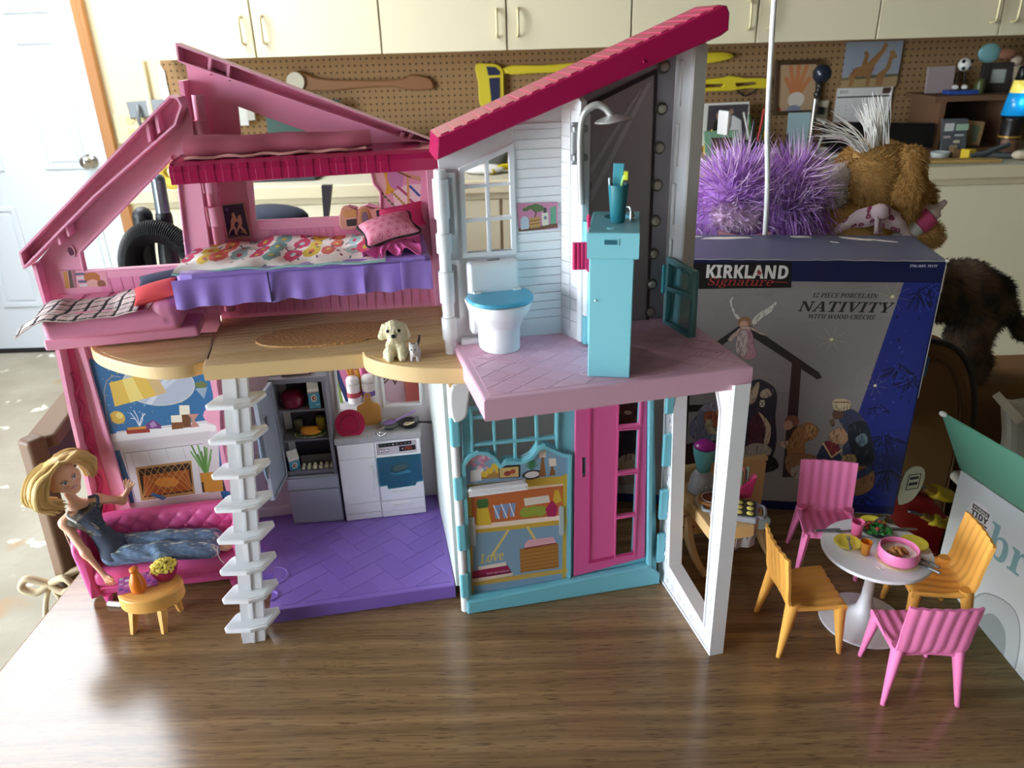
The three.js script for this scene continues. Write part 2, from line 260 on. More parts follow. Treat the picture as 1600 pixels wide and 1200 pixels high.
// things hung on the pegboard
{
  const z = BACK + .03, wood = M(0x8d5f38, .55), t = thing('wooden_paddle', 'carved brown wooden paddle hung flat on the pegboard', 'paddle');
  obj('paddle', ext(smooth([[-.87,.4643],[-.8513,.4856],[-.8147,.487],[-.7706,.4664],[-.7068,.455],[-.5899,.4493],[-.4857,.4464],[-.4016,.4514],[-.3797,.4629],[-.3408,.4594],[-.2974,.4461],[-.2841,.4115],[-.332,.403],[-.3974,.4073],[-.449,.4185],[-.5934,.4176],[-.6992,.4107],[-.7647,.4126],[-.8088,.4162],[-.8534,.4346]], 5), .02, z + .02, [], .006), wood, t);
  obj('white_disc', rot(cyl(.036, .036, .012, 0, 0, 0, 28), PI / 2), M(0xd8d0bc, .6), t).position.set(...[-.8406,.4514], z + .025);
  const pk = thing('model_plane_tail', 'yellow and navy model aeroplane tail standing upright on the pegboard', 'model part'); const ye = M(0xe3cf2e, .5), nv = M(0x1d2547, .5);
  const tp = [[-.1089,.4947],[-.0648,.4983],[-.0211,.4923],[.0014,.4701],[.0025,.4218],[-.0081,.336],[-.0928,.3309],[-.1017,.4247]]; obj('fin', ext(smooth(tp, 3), .016, z + .03, [], .004), ye, pk);
  obj('navy_panel', ext([[-.0653,.4863],[-.0292,.483],[-.0117,.4657],[-.0121,.4537],[-.0589,.4525]], .003, z + .0335), nv, pk); obj('navy_panel', ext([[-.0567,.4428],[-.0124,.444],[-.0156,.3486],[-.05,.3446]], .003, z + .0335), nv, pk);
  obj('crossbar', ext([[-.0009,.4798],[.0766,.4729],[.0763,.4585],[-.0016,.4558]], .012, z + .02, [], .003), ye, pk);
  one('model_wing', ext(smooth([[.0121,.4818],[.1674,.4847],[.3096,.4904],[.4001,.4879],[.4263,.4752],[.4137,.4588],[.245,.4562],[.1152,.455],[.0166,.4577]], 4), .02, z + .03, [], .006), ye, 'long thin yellow model aeroplane wing behind the pink roof', 'model part');
  const f = thing('model_fuselage', 'yellow model aeroplane fuselage with cut-out windows right of the white wall', 'model part');
  obj('body', ext([[.8063,.4141],[.8973,.4189],[.9228,.4255],[.9891,.4139],[1.0677,.4118],[1.0955,.3964],[1.0719,.3726],[.993,.3748],[.9281,.3668],[.8098,.3676]], .03, z + .04, [[[.8153,.3993],[.899,.3994],[.9105,.3869],[.8956,.3775],[.8169,.3772]], [[.9407,.4007],[1.0294,.4031],[1.0467,.388],[1.0109,.3792],[.948,.3785]]], .004), ye, f);
  obj('wing_tip', ext(smooth([[.7733,.511],[.8375,.514],[.9152,.5095],[.9344,.4971],[.9046,.4836],[.7757,.4776]], 5), .02, z + .03, [], .006), ye, f);
  one('strap', tube([...[[[.9535,.3759],[.9959,.3451],[1.0582,.3779]]][0].map(q => [q[0], q[1], z + .02])], .004), M(0x2b241c, .7), 'dark strap hanging in a point below the yellow fuselage', 'strap');
  // calendar with giraffes
  const cp = [[1.3936,.5364],[1.6092,.5306],[1.6261,.2303],[1.4112,.2287]], cb = bounds(cp), cal = thing('wall_calendar', 'giraffe wall calendar hanging from the pegboard under the cabinets', 'calendar');
  const cw = cb[2] - cb[0]; const CX = cb[0], CT = cb[3], CB = cb[1], mid = CT - .56 * (CT - CB);
  sticker('picture_page', rect(CX, mid, CX + cw, CT), z + .002, 4, c => {
    const X = q => (CX + q * cw) * 1000, Y = q => -(CT + (mid - CT) * q) * 1000; poly(c, [[X(0), Y(0)], [X(1), Y(0)], [X(1), Y(1)], [X(0), Y(1)]], '#9aa2ad'); poly(c, [[X(0), Y(.78)], [X(1), Y(.74)], [X(1), Y(1)], [X(0), Y(1)]], '#b59a6c'); poly(c, [[X(0), Y(.8)], [X(.3), Y(.74)], [X(1), Y(.72)], [X(1), Y(.78)], [X(0), Y(.84)]], '#6e6a58');
    const gir = (q, s, col) => poly(c, q.map(p => [X(p[0]), Y(p[1])]), col); const g1 = '#a5794c';
    gir([[.1, .82], [.2, .58], [.4, .5], [.62, .2], [.68, .02], [.74, .08], [.72, .18], [.56, .52], [.52, .7], [.5, .98], [.45, .98], [.43, .76], [.26, .76], [.2, .98], [.14, .98], [.15, .8]], 0, g1); gir([[.32, .52], [.36, .3], [.33, .24], [.38, .2], [.43, .28], [.42, .5]], 0, '#957046'); gir([[.62, .98], [.62, .72], [.76, .58], [.8, .3], [.78, .22], [.86, .2], [.94, .36], [.86, .4], [.84, .6], [.76, .74], [.74, .98]], 0, g1);
    seed = 5; for (let i = 0; i < 130; i++) { const x = rr(.14, .56), y = rr(.55, .8); disc(c, X(x), Y(y), 1.6, 1.3, '#6d4526'); } for (let i = 0; i < 26; i++) { const k = i / 26; disc(c, X(.46 + .22 * k + rr(-.02, .02)), Y(.5 - .38 * k), 1.2, 1.4, '#6d4526'); disc(c, X(.7 + .1 * k + rr(-.03, .03)), Y(.85 - .5 * k), 1.2, 1.2, '#6d4526'); }
  }, cal, .4);
  sticker('month_page', rect(CX - .012, CB, CX + cw - .012, mid - .002), z + .002, 4, c => {
    const X = q => (CX - .012 + q * cw) * 1000, Y = q => -(mid + (CB - mid) * q) * 1000; poly(c, [[X(-.1), Y(-.1)], [X(1.1), Y(-.1)], [X(1.1), Y(1.1)], [X(-.1), Y(1.1)]], '#e9e7e2'); poly(c, [[X(.02), Y(.26)], [X(.98), Y(.25)], [X(.98), Y(.29)], [X(.02), Y(.3)]], '#333'); poly(c, [[X(.82), Y(.03)], [X(.97), Y(.03)], [X(.97), Y(.2)], [X(.82), Y(.2)]], '#5a4238'); text(c, 'JULY', X(.06), Y(.16), 14, '#444', 'serif');
    for (let r = 0; r < 5; r++) for (let k = 0; k < 7; k++) text(c, String(r * 7 + k + 1), X(.06 + k * .135), Y(.42 + r * .125), 7, '#8a8a8a', 'sans-serif', 'left', 'normal');
  }, cal, .5);
  // handprint picture in a dark frame, leaning on the counter back
  const hp = thing('framed_handprint', 'framed painting of an orange handprint behind the microphone stand', 'picture'); const fp = [[1.1047,.4758],[1.2886,.4755],[1.3043,.2666],[1.1183,.2643]];
  obj('frame', ext(fp, .02, z + .03, [inset(fp, .014)], .003), M(0x4a3520, .5), hp);
  sticker('picture', inset(fp, .012), z + .022, 3, c => { const b = bounds(fp), X = q => (b[0] + q * (b[2] - b[0])) * 1000, Y = q => -(b[3] - q * (b[3] - b[1])) * 1000; c.fillStyle = '#b89a78'; c.fillRect(X(0), Y(0), X(1) - X(0), Y(1) - Y(0)); for (const [a, l] of [[-2.3, .5], [-1.95, .62], [-1.57, .68], [-1.2, .62], [-.8, .5]]) line(c, [[X(.5), Y(.7)], [X(.5 + Math.cos(a) * l * .7), Y(.7 + Math.sin(a) * l)]], '#c27a4e', 17); disc(c, X(.52), Y(.72), 34, 30, '#d8cdbd'); disc(c, X(.5), Y(.92), 30, 22, '#8d92a6'); disc(c, X(.16), Y(.9), 14, 12, '#b14a36'); }, hp, .35);
}
// things standing on the worktop, left to right
{
  const z = -3.2, dark = M(0x17171a, .45), sit = (x, y) => { };
  const ph = thing('photo_print', 'photo of a couple in a white mount standing behind the green frame', 'photo'); const pp = [[.8066,.3252],[.9959,.3273],[1.0045,.1623],[.8137,.1601]];
  sticker('photo', pp, -3.3, 3, c => { const b = bounds(pp), X = q => (b[0] + q * (b[2] - b[0])) * 1000, Y = q => -(b[3] - q * (b[3] - b[1])) * 1000; c.fillStyle = '#e8e4dc'; c.fillRect(X(-.1), Y(-.1), 400, 400); poly(c, [[X(.12), Y(.06)], [X(.95), Y(.05)], [X(.95), Y(.95)], [X(.12), Y(.95)]], '#4c474c'); disc(c, X(.34), Y(.3), 9, 12, '#b08d78'); poly(c, [[X(.22), Y(.9)], [X(.28), Y(.42)], [X(.44), Y(.42)], [X(.48), Y(.9)]], '#25211f'); disc(c, X(.6), Y(.22), 9, 12, '#a98570'); poly(c, [[X(.4), Y(.9)], [X(.45), Y(.38)], [X(.56), Y(.31)], [X(.66), Y(.31)], [X(.82), Y(.42)], [X(.88), Y(.9)]], '#e4e2de'); line(c, [[X(.61), Y(.32)], [X(.6), Y(.6)]], '#2a2a30', 5); }, ph);
  const gf = thing('green_picture_frame', 'small green decorated photo frame in front of the couple photo', 'picture frame'); const gp = [[.7727,.2391],[.9045,.2401],[.9161,.1434],[.7878,.1398]];
  obj('frame', ext(gp, .012, -3.11, [inset(gp, .022)], .003), M(0x6f9a7a, .6), gf); obj('picture', ext(inset(gp, .02), .004, -3.115), M(0x5e4c3e, .4), gf);
  one('paper_cone', rot(lathe([[.03, 0], [.026, .05], [.014, .085], [.001, .1]], 20), 0, 0, 0).translate([.8359,.1945][0], CTY + .001, -3.24), M(0xe2c23a, .5), 'little yellow pointed cone beside the couple photo', 'ornament');
  const pc = thing('pen_cup', 'dark desk organiser packed with pens behind the white cord', 'pen cup', [[.9748,.1275][0], CTY + .001, -3.1]); obj('cup', box(.1, .07, .07, 0, 0, 0, .006), dark, pc); obj('label', box(.05, .014, .002, 0, .012, .036), M(0xd5d5cf, .5), pc);
  [0xe0c62c, 0x3c7a45, 0xb33a30, 0x2c2c30, 0x4a8f52, 0xcfcfc9].forEach((c, i) => obj('pen', rot(cyl(.005, .004, .12 + .02 * (i % 3), 0, .03, 0, 10), .12 * (i % 3 - 1), 0, .14 * (i - 2.5)), M(c, .5), pc));
  one('blue_folder', rot(box(.09, .15, .006, 0, 0, 0), -.1).translate([1.2036,.1259][0], CTY + .001, -3.28), M(0xa9c4c8, .6), 'pale blue card leaning behind the microphone stand', 'card');
  one('gemstone', new THREE.ConeGeometry(.018, .095, 7).translate(0, .047, 0).translate([1.1161,.1445][0], CTY + .001, -3.16), M(0x55505c, .4), 'small grey pointed crystal beside the pale blue card', 'ornament');
  one('black_case', box(.13, .03, .08, 0, 0, 0, .01).translate([1.0296,.1255][0], CTY + .001, -2.97), dark, 'low black case on the worktop under the crystal', 'case');
  const mc = thing('microphone_stand', 'chrome desk microphone stand with a round black head', 'microphone', [[1.1682,.1243][0], CTY + .001, -3.05]);
  obj('base', lathe([[0, .012], [.05, .01], [.075, .004], [.076, 0]], 32), dark, mc); const ch = M(0xb7b2a8, .25, { metalness: .9 });
  obj('pole', cyl(.011, .009, .21, 0, .01, 0, 16), ch, mc); obj('clamp', [ball(.014, .004, .235, 0), cyl(.006, .006, .05, .005, .22, 0), ball(.012, .008, .265, 0)], M(0x3c3a38, .3, { metalness: .6 }), mc); obj('head', lathe([[0, 0], [.018, .002], [.032, .018], [.034, .04], [.022, .06], [0, .066]], 24).translate(.012, .275, 0), M(0x1c2330, .2), mc);
  const o2 = thing('wall_outlet', 'cream outlet with a plugged white cord behind the microphone stand', 'outlet'); obj('plate', box(.075, .1, .008, ...[1.3188,.2159], BACK + .03, .003), M(0xcfc7ac, .5), o2); obj('plug', box(.028, .028, .03, ...[1.3175,.2645], BACK + .045, .004), dark, o2);
  one('power_cord', tube([...[[[1.2812,.2527],[1.3062,.242],[1.3195,.204],[1.3082,.1714],[1.3018,.141]]][0].map(q => [q[0], q[1], -3.3])], .0055, 30), M(0xe5e1d6, .5), 'white power cord dropping from the outlet plug', 'cord');
  one('cable_bundle', tube([[1.1, CTY + .008, -2.98], [1.13, CTY + .03, -2.98], [1.17, CTY + .012, -3.05], [1.25, CTY + .035, -3.08], [1.18, CTY + .03, -3.05], [1.2, CTY + .01, -3.0], [1.3, CTY + .02, -3.02], [1.34, CTY + .01, -2.98], [1.28, CTY + .03, -3.0]], .005, 60), M(0xe9e5da, .5), 'loose white cable bundled on the worktop behind the plush dog', 'cable');
  const mon = (name, lab, p, zz) => { const t = thing(name, lab, 'monitor'); obj('screen', ext(p, .03, zz, [], .004), M(0x0c0c0e, .3), t); const b = bounds(p); obj('stand', [box(.06, b[1] - CTY + .01, .03, (b[0] + b[2]) / 2, CTY + .001, zz - .03), box((b[2] - b[0]) * .6, .008, .07, (b[0] + b[2]) / 2, CTY + .001, zz - .03)], dark, t); };
  mon('monitor', 'black computer monitor on the worktop in front of the wooden crate', [[1.3364,.2583],[1.6649,.2443],[1.6685,.1513],[1.3642,.16]], -3.1);
  mon('monitor', 'small dark screen left of the black computer monitor', [[1.2792,.2359],[1.379,.238],[1.3979,.1485],[1.2992,.1488]], -3.22);
  // crate shelf with keepsakes
  const cr = thing('wooden_crate', 'old brown wooden crate on its side used as a shelf', 'crate'), cw = M(0x6d4d33, .75), cp = [[1.6577,.3405],[1.9976,.3383],[2.0221,.1075],[1.6919,.117]], b = bounds(cp), w = b[2] - b[0], h = b[3] - CTY;
  obj('side_board', box(.02, h - .02, .24, b[0] + .035, CTY, -3.24), cw, cr); obj('side_board', box(.02, h - .02, .24, b[2] - .02, CTY, -3.24), cw, cr); obj('top_board', box(w, .02, .24, (b[0] + b[2]) / 2, b[3] - .02, -3.24), cw, cr); obj('back_board', box(w - .06, h - .03, .012, (b[0] + b[2]) / 2, CTY + .005, -3.35), M(0x4b3524, .8), cr); obj('bottom_board', box(w, .014, .24, (b[0] + b[2]) / 2, CTY, -3.24), cw, cr);
  const ty = b[3], tx = b[0];
  one('pink_card', rot(box(.11, .1, .01, 0, 0, 0, .002), -.12).translate(tx + .09, ty, -3.28), M(0xa89796, .6), 'dull pink card standing on the crate behind the ball figure', 'card');
  const so = thing('ball_figure', 'little desk figure with a black and white ball for a body', 'figurine', [tx + .125, ty, -3.2]); const wh = M(0xe7e5df, .5), bk = M(0x191919, .5);
  obj('stand', box(.12, .016, .05, .01, 0, 0, .003), M(0x2b4d9c, .5), so); obj('ball', ball(.024, .005, .108, 0, 1, 1, 1, 20), wh, so); for (const [x, y] of [[.005, .11], [.022, .12], [-.012, .12], [.018, .096], [-.008, .094]]) obj('patch', ball(.007, x, y, .019, 1, 1, .6, 8), bk, so); for (const s of [-1, 1]) { obj('leg', tube([[s * .008, .085, 0], [s * .014, .06, .004], [s * .016, .035, 0]], .003), bk, so); obj('shoe', ball(.011, s * .018, .027, .006, 1, .8, 1.5, 10), wh, so); }
  const fr = thing('keepsake_frame', 'dark photo frame topped with shells on the crate shelf', 'picture frame', [tx + .285, ty, -3.24]); obj('frame', ext(rect(-.06, 0, .06, .11), .02, .01, [rect(-.025, .035, .035, .085)], .003), M(0x3a3533, .5), fr); obj('photo', box(.06, .05, .004, .005, .035, 0), M(0xb7bdb6, .4), fr);
  obj('shell', ball(.045, -.045, .145, 0, 1, .8, .3), M(0x7fb2b3, .6), fr); obj('shell', ball(.035, .025, .14, 0, 1.1, .6, .4), M(0x9b6a52, .6), fr); obj('shell', ball(.022, .068, .115, 0, 1, .8, .6), M(0xc4b09c, .6), fr);
  one('jar', lathe([[0, 0], [.016, 0], [.018, .03], [.012, .045], [.013, .055], [0, .055]], 20).translate(tx + .2, ty, -3.19), M(0x57613a, .3), 'tiny greenish jar between the ball figure and dark frame', 'jar');
  one('sloped_card', rot(box(.02, .1, .06, 0, 0, 0), 0, 0, .25).translate(tx + .375, ty, -3.24), M(0xb8a48c, .6), 'tan card leaning against the right of the dark keepsake frame', 'card');
  const gt = thing('tin_sign', 'dark grey tin sheet with stickers leaning beside the monitor', 'sign'); const gp2 = [[1.6888,.2601],[1.7876,.2596],[1.8057,.1304],[1.7062,.1381]]; obj('sheet', ext(gp2, .01, -3.1, [], .002), M(0x55575a, .5), gt); const q = bounds(gp2); for (const [x, y, ww, hh, c] of [[.12, .65, .3, .22, 0xc9c9c2], [.5, .66, .4, .18, 0x9db59a], [.5, .5, .3, .05, 0xb9b9b2], [.14, .45, .22, .06, 0xb7a6a0], [.5, .3, .2, .08, 0xc7bba0], [.4, .08, .26, .16, 0x9a8466]]) obj('sticker', box((q[2] - q[0]) * ww, (q[3] - q[1]) * hh, .002, q[0] + (q[2] - q[0]) * (x + ww / 2), q[1] + (q[3] - q[1]) * y, -3.0985), M(c, .5), gt);
  const wf = thing('empty_frame', 'light wooden frame with green glass leaning in the crate', 'picture frame'); const wp = [[1.8122,.2481],[1.8818,.239],[1.8767,.1499],[1.8283,.1513]]; obj('frame', ext(wp, .012, -3.14, [inset(wp, .013)], .002), M(0x9d7d55, .6), wf); obj('pane', ext(inset(wp, .012), .003, -3.146), M(0x6f7d63, .2), wf);
  // lava lamp
  const L = thing('lava_lamp', 'glowing lava lamp with blue liquid and a yellow top', 'lamp', [[1.8986,.1435][0], CTY + .001, -3.0]);
  obj('base', lathe([[0, 0], [.036, 0], [.038, .01], [.034, .06], [.036, .13], [.042, .145], [0, .146]], 32), M(0x15110f, .35), L); obj('label', new THREE.CylinderGeometry(.0385, .0375, .045, 32, 1, true, -1.2, 2.4).translate(0, .04, 0), M(0x6d4a33, .5), L); obj('band', cyl(.0385, .0385, .006, 0, .068, 0, 32), M(0xb28c3a, .4, { metalness: .5 }), L);
  obj('blue_liquid', lathe([[0, .147], [.044, .147], [.032, .225], [0, .225]], 32), M(0x0d86c4, .2, { emissive: 0x0c7fc0, emissiveIntensity: .5 }), L); obj('yellow_liquid', lathe([[0, .2255], [.0318, .2255], [.025, .268], [0, .268]], 32), M(0xe8d66a, .2, { emissive: 0xe0c650, emissiveIntensity: .55 }), L); obj('cap', lathe([[0, .2685], [.0245, .2685], [.016, .315], [0, .316]], 32), M(0x1a1a1a, .3, { metalness: .5 }), L);
  const ll = new THREE.PointLight(0x9fd0e8, .02, 1.5); ll.position.set(L.position.x, L.position.y + .2, L.position.z + .06); ll.castShadow = true; scene.add(ll);
  one('yellow_cube', box(.036, .036, .036, 0, 0, 0, .002).rotateY(.4).translate([1.7275,.111][0], CTY + .001, -2.95), M(0xd6b52b, .5), 'small yellow cube on the worktop edge', 'block');
  one('brown_block', box(.04, .03, .03, 0, 0, 0, .004).translate([1.7099,.1278][0], CTY + .001, -3.0), M(0x7a5d3d, .6), 'small brown wooden block left of the yellow cube', 'block');
  one('glass_dish', lathe([[0, 0], [.03, 0], [.035, .02], [.033, .022], [.028, .004], [0, .004]], 28).translate([1.6506,.1318][0], CTY + .001, -3.0), M(0xb9bdb9, .15), 'small clear dish at the foot of the tin sign', 'dish');
  const pli = thing('pliers', 'grey pliers lying open at the right end of the worktop', 'pliers', [[1.8119,.1203][0], CTY + .001, -2.95]); const pg = M(0x5d6063, .45, { metalness: .4 }); obj('arm', tube([[-.09, .012, .02], [-.03, .02, .01], [.02, .035, 0], [.075, .045, -.02]], .009, 20), pg, pli); obj('arm', tube([[-.09, .014, -.03], [-.02, .012, 0], [.04, .01, .02], [.1, .01, .03]], .009, 20), pg, pli);
  one('wood_strip', box(.26, .012, .05, 0, 0, 0, .002).rotateY(-.1).translate([1.6682,.1094][0], CTY + .001, -2.88), M(0xa98b4f, .6), 'flat strip of pale wood along the worktop edge', 'wood');
  one('round_stone', ball(.024, 0, .017, 0, 1.2, .7, 1).translate([1.8916,.1114][0], CTY + .001, -2.9), M(0xcdbfa4, .6), 'round beige stone at the right end of the worktop', 'stone');
  one('paper_stack', box(.12, .02, .12, 0, 0, 0, .002).rotateY(.2).translate([.7549,.1274][0], CTY + .001, -2.95), M(0xd9d7cf, .7), 'pale paper stack on the worktop beside the white wall', 'paper');
  // seen through the dollhouse windows
  one('yellow_pliers', tube([[-.05, .01, .04], [-.01, .02, .0], [.04, .02, -.02], [.09, .03, -.03]], .012, 20).translate([-.0047,.1494][0], CTY + .001, -2.95), M(0xd9c21e, .45), 'bright yellow handled tool seen through the bathroom window', 'tool');
  one('white_rag', ball(.06, 0, .015, 0, 1.3, .3, .8).translate([-.0793,.1375][0], CTY + .001, -2.95), M(0xe6e4de, .8), 'crumpled white rag seen through the bathroom window', 'rag');
  one('steel_bowl', lathe([[0, 0], [.05, 0], [.075, .07], [.07, .07], [.045, .006], [0, .006]], 32).translate([-.0501,.1278][0], CTY + .001, -3.1), M(0x8f9498, .25, { metalness: .8 }), 'grey metal bowl seen at the top of the bathroom window', 'bowl');
  one('sticker_box', box(.14, .13, .05, 0, 0, 0, .003).translate([-.4675,.2412][0], CTY + .001, -3.2), M(0xd8cfae, .6), 'cream cardboard box behind the tip of the pink roof', 'box');
  one('blue_tin', box(.1, .08, .06, 0, 0, 0, .006).translate([-.3204,.2082][0], CTY + .001, -3.1), M(0x4c5a86, .4), 'dark blue tin on the worktop behind the pink roof', 'tin');
  one('flat_box', box(.26, .03, .2, 0, 0, 0, .004).translate([-.8312,.1109][0], CTY + .001, -3.0), M(0x2b2d33, .5), 'low black box on the worktop behind the bedroom', 'box');
  one('green_sign', rot(box(.3, .16, .012, 0, 0, 0), -.1).translate(...[-.817,.2219], -3.3), M(0x1f4a3c, .4), 'dark green box seen under the pink roof slope', 'box');
  one('notepad', box(.05, .09, .008, 0, 0, 0).translate(...[-1.0819,.2884], -3.36), M(0xf3f2ee, .6), 'white notepad hanging on the pegboard behind the roof gable', 'notepad');
  one('switch_plate', box(.03, .06, .01, 0, 0, 0, .002).translate(...[-1.0415,.3075], -3.36), M(0xd6d3c8, .5), 'pale grey plate right of the white notepad', 'plate');
  one('tape_roll', rot(lathe([[.02, -.012], [.055, -.012], [.055, .012], [.02, .012], [.02, -.012]], 32), PI / 2).translate(...[-1.16,.196], -2.75), M(0xe3c54a, .4), 'yellow round reel hanging behind the left wing window', 'reel');
}
// vacuum hose and tubes standing behind the left wing
{
  const z = -1.9, bk = M(0x1b1b1d, .5), v = thing('vacuum_cleaner', 'black ribbed vacuum hose with upright black tubes', 'vacuum', [0, 0, 0]);
  const arc = [[-.954,.0803],[-.9476,.1214],[-.9241,.1613],[-.8831,.1809],[-.842,.1733],[-.8071,.1416],[-.7936,.1135],[-.7575,.0491]]; const c = new THREE.CatmullRomCurve3(arc.map(q => V(q[0], q[1], z)), false, 'centripetal');
  const g = new THREE.TubeGeometry(c, 300, .026, 14, false), p = g.attributes.position; for (let i = 0; i <= 300; i++) { const o = c.getPointAt(i / 300), k = 1 + .1 * (i % 4 < 2 ? 1 : -1); for (let j = 0; j < 15; j++) { const q = i * 15 + j; p.setXYZ(q, o.x + (p.getX(q) - o.x) * k, o.y + (p.getY(q) - o.y) * k, o.z + (p.getZ(q) - o.z) * k); } } g.computeVertexNormals();
  obj('hose', g, bk, v);
  const a = [[-.9123,.2112],[-.925,.0593]], b = [[-.8597,.2097],[-.8691,.0576]], d = [[-.8551,.2976],[-.8597,.2097]];
  obj('tube', limb([[a[0][0], a[0][1], z - .04], [a[1][0], a[1][1], z - .04], [a[1][0] + .06, FL + .2, z - .04]], [.024, .02, .02]), bk, v); obj('tube', limb([[b[0][0], b[0][1], z - .04], [b[1][0], b[1][1], z - .04], [b[1][0] + .06, FL + .2, z - .04]], [.02, .026, .024]), bk, v); obj('metal_tube', limb([[d[0][0], d[0][1], z - .04], [d[1][0], d[1][1], z - .04]], [.017, .017]), M(0x7d8590, .25, { metalness: .7 }), v);
  obj('canister', lathe([[0, 0], [.13, 0], [.14, .02], [.135, .22], [.11, .28], [0, .3]], 36).translate(-.85, FL, z - .02), bk, v);
}
// white cord hanging from the ceiling, behind the house
one('hanging_cord', [tube([...[[[.3246,.6564],[.3278,.5876],[.3338,.4836],[.3418,.4114],[.346,.3418],[.3473,.3216]]][0].map(q => [q[0], q[1], -1.02])].concat([[.335, .005, -1.016]]), .0034, 60)], M(0xf3f1ec, .45), 'white electrical cord hanging straight down behind the dollhouse', 'cord');
// toys on the floor and a cloth pile behind the house, glimpsed through its windows
{
  const tc = thing('pink_toy_car', 'pink toy car with dark seats glimpsed through the bathroom window', 'toy car', [.0, FL, -2.0]);
  obj('stand', box(.5, .45, .3, .0, 0, -.02, .02), M(0x55504a, .7), tc);
  obj('car_body', box(.36, .14, .2, .0, .46, 0, .03), M(0xe0458f, .35), tc); for (const s of [-.07, .09]) obj('seat', box(.075, .12, .05, s, .52, .11, .024), M(0x333238, .5), tc);
  const ws = thing('toy_staircase', 'little yellow slatted toy at the bottom left of the bathroom window', 'toy', [-.165, FL + .45, -1.86]); for (let i = 0; i < 6; i++) obj('slat', box(.05, .008, .03, .012, .05 + i * .02, 0, .001), M(0xd8b850, .5), ws); obj('rail', box(.008, .2, .03, -.014, 0, 0), M(0xa8823a, .5), ws);
  const pb = thing('pink_toy_box', 'pale pink plastic toy box seen through the bedroom window', 'toy', [-.5, FL, -1.95], .35);
  obj('lower_box', box(.3, .72, .3, 0, 0, 0, .01), M(0xef8fc0, .4), pb); obj('upper_box', box(.14, .1, .14, .06, .72, 0, .01), M(0xe79ae0, .4), pb);
  one('navy_cloth', ball(.07, 0, .02, 0, 1.7, .55, .8).translate(...[-.7085,.1051], -2.3), M(0x1f2536, .8), 'folded navy cloth seen low in the bedroom window', 'cloth');
  const sh = thing('floor_stand', 'black upright bar seen in the middle of the bedroom window', 'stand'); const sp = [[-.5179,.2299],[-.4893,.229],[-.5126,.129],[-.5236,.1293]]; obj('bar', ext(sp, .02, -2.2), M(0x1b1c20, .4), sh); obj('foot', box(.04, .62, .04, sp[2][0] - .01, FL, -2.21), M(0x1b1c20, .4), sh);
  const bn = thing('storage_bin', 'grey storage bin under the folded navy cloth behind the house', 'bin', [-.708, FL, -2.3]); obj('bin_body', box(.26, .756, .16, 0, 0, 0, .01), M(0x8a8478, .8), bn); obj('bin_lid', box(.28, .03, .18, 0, .756, 0, .008), M(0x7a756c, .7), bn);
}

// ---------- the dollhouse: one folding plastic house, its panels are parts ----------
const house = thing('dollhouse', 'large pink and white three-level dollhouse standing open on the table', 'dollhouse', [-.0746,0,-.7384], .1885);
const PINK = plastic(0xeca0bb, .4), PINKD = plastic(0xe58db0, .4), CRIM = plastic(0xae1550, .3), WHT = plastic(0xefeef0, .38), TAN = plastic(0xdab883, .5), TEAL = plastic(0x76bfcc, .38), PURP = plastic(0x8869c0, .33), LILAC = plastic(0xe3b0c4, .42), MAG = plastic(0xd65a95, .38);
const place = (m, p) => { m.position.set(p[0], p[1], p[2]); m.rotation.y = p[3]; return m; };
const hp = (n, g, m) => obj(n, g, m, house);
// slabs, tiles and planks --------------------------------------------------
const inPoly = (p, x, y) => { let r = false; for (let i = 0, j = p.length - 1; i < p.length; j = i++) if ((p[i][1] > y) !== (p[j][1] > y) && x < (p[j][0] - p[i][0]) * (y - p[i][1]) / (p[j][1] - p[i][1]) + p[i][0]) r = !r; return r; };
function clip(p, k, c, keepLess) { // cut a polygon with the line coordinate k = c
  const o = [], s = q => keepLess ? q[k] <= c : q[k] >= c; for (let i = 0; i < p.length; i++) { const a = p[i], b = p[(i + 1) % p.length]; if (s(a)) o.push(a); if (s(a) !== s(b)) { const t = (c - a[k]) / (b[k] - a[k]); o.push([a[0] + (b[0] - a[0]) * t, a[1] + (b[1] - a[1]) * t]); } } return o;
}
function planks(parent, poly, y, width, mats, gap = .0006, name = 'plank', avoid = null) {
  const b = bounds(poly); let i = 0; for (let v = b[1]; v < b[3]; v += width) { const q = clip(clip(poly, 1, v + gap, false), 1, v + width - gap, true); if (q.length > 2) obj(name, slab(q, .0007, y), mats[i++ % mats.length], parent); }
}
function cut(q, P) { // Sutherland-Hodgman: clip q by the convex polygon P
  for (let k = 0; k < P.length && q.length; k++) { const A = P[k], B = P[(k + 1) % P.length], f = v => (B[0] - A[0]) * (v[1] - A[1]) - (B[1] - A[1]) * (v[0] - A[0]), out = []; for (let m = 0; m < q.length; m++) { const u = q[m], v = q[(m + 1) % q.length], fu = f(u), fv = f(v); if (fu >= 0) out.push(u); if ((fu >= 0) !== (fv >= 0)) { const s = fu / (fu - fv); out.push([u[0] + (v[0] - u[0]) * s, u[1] + (v[1] - u[1]) * s]); } } q = out; }
  return q;
}
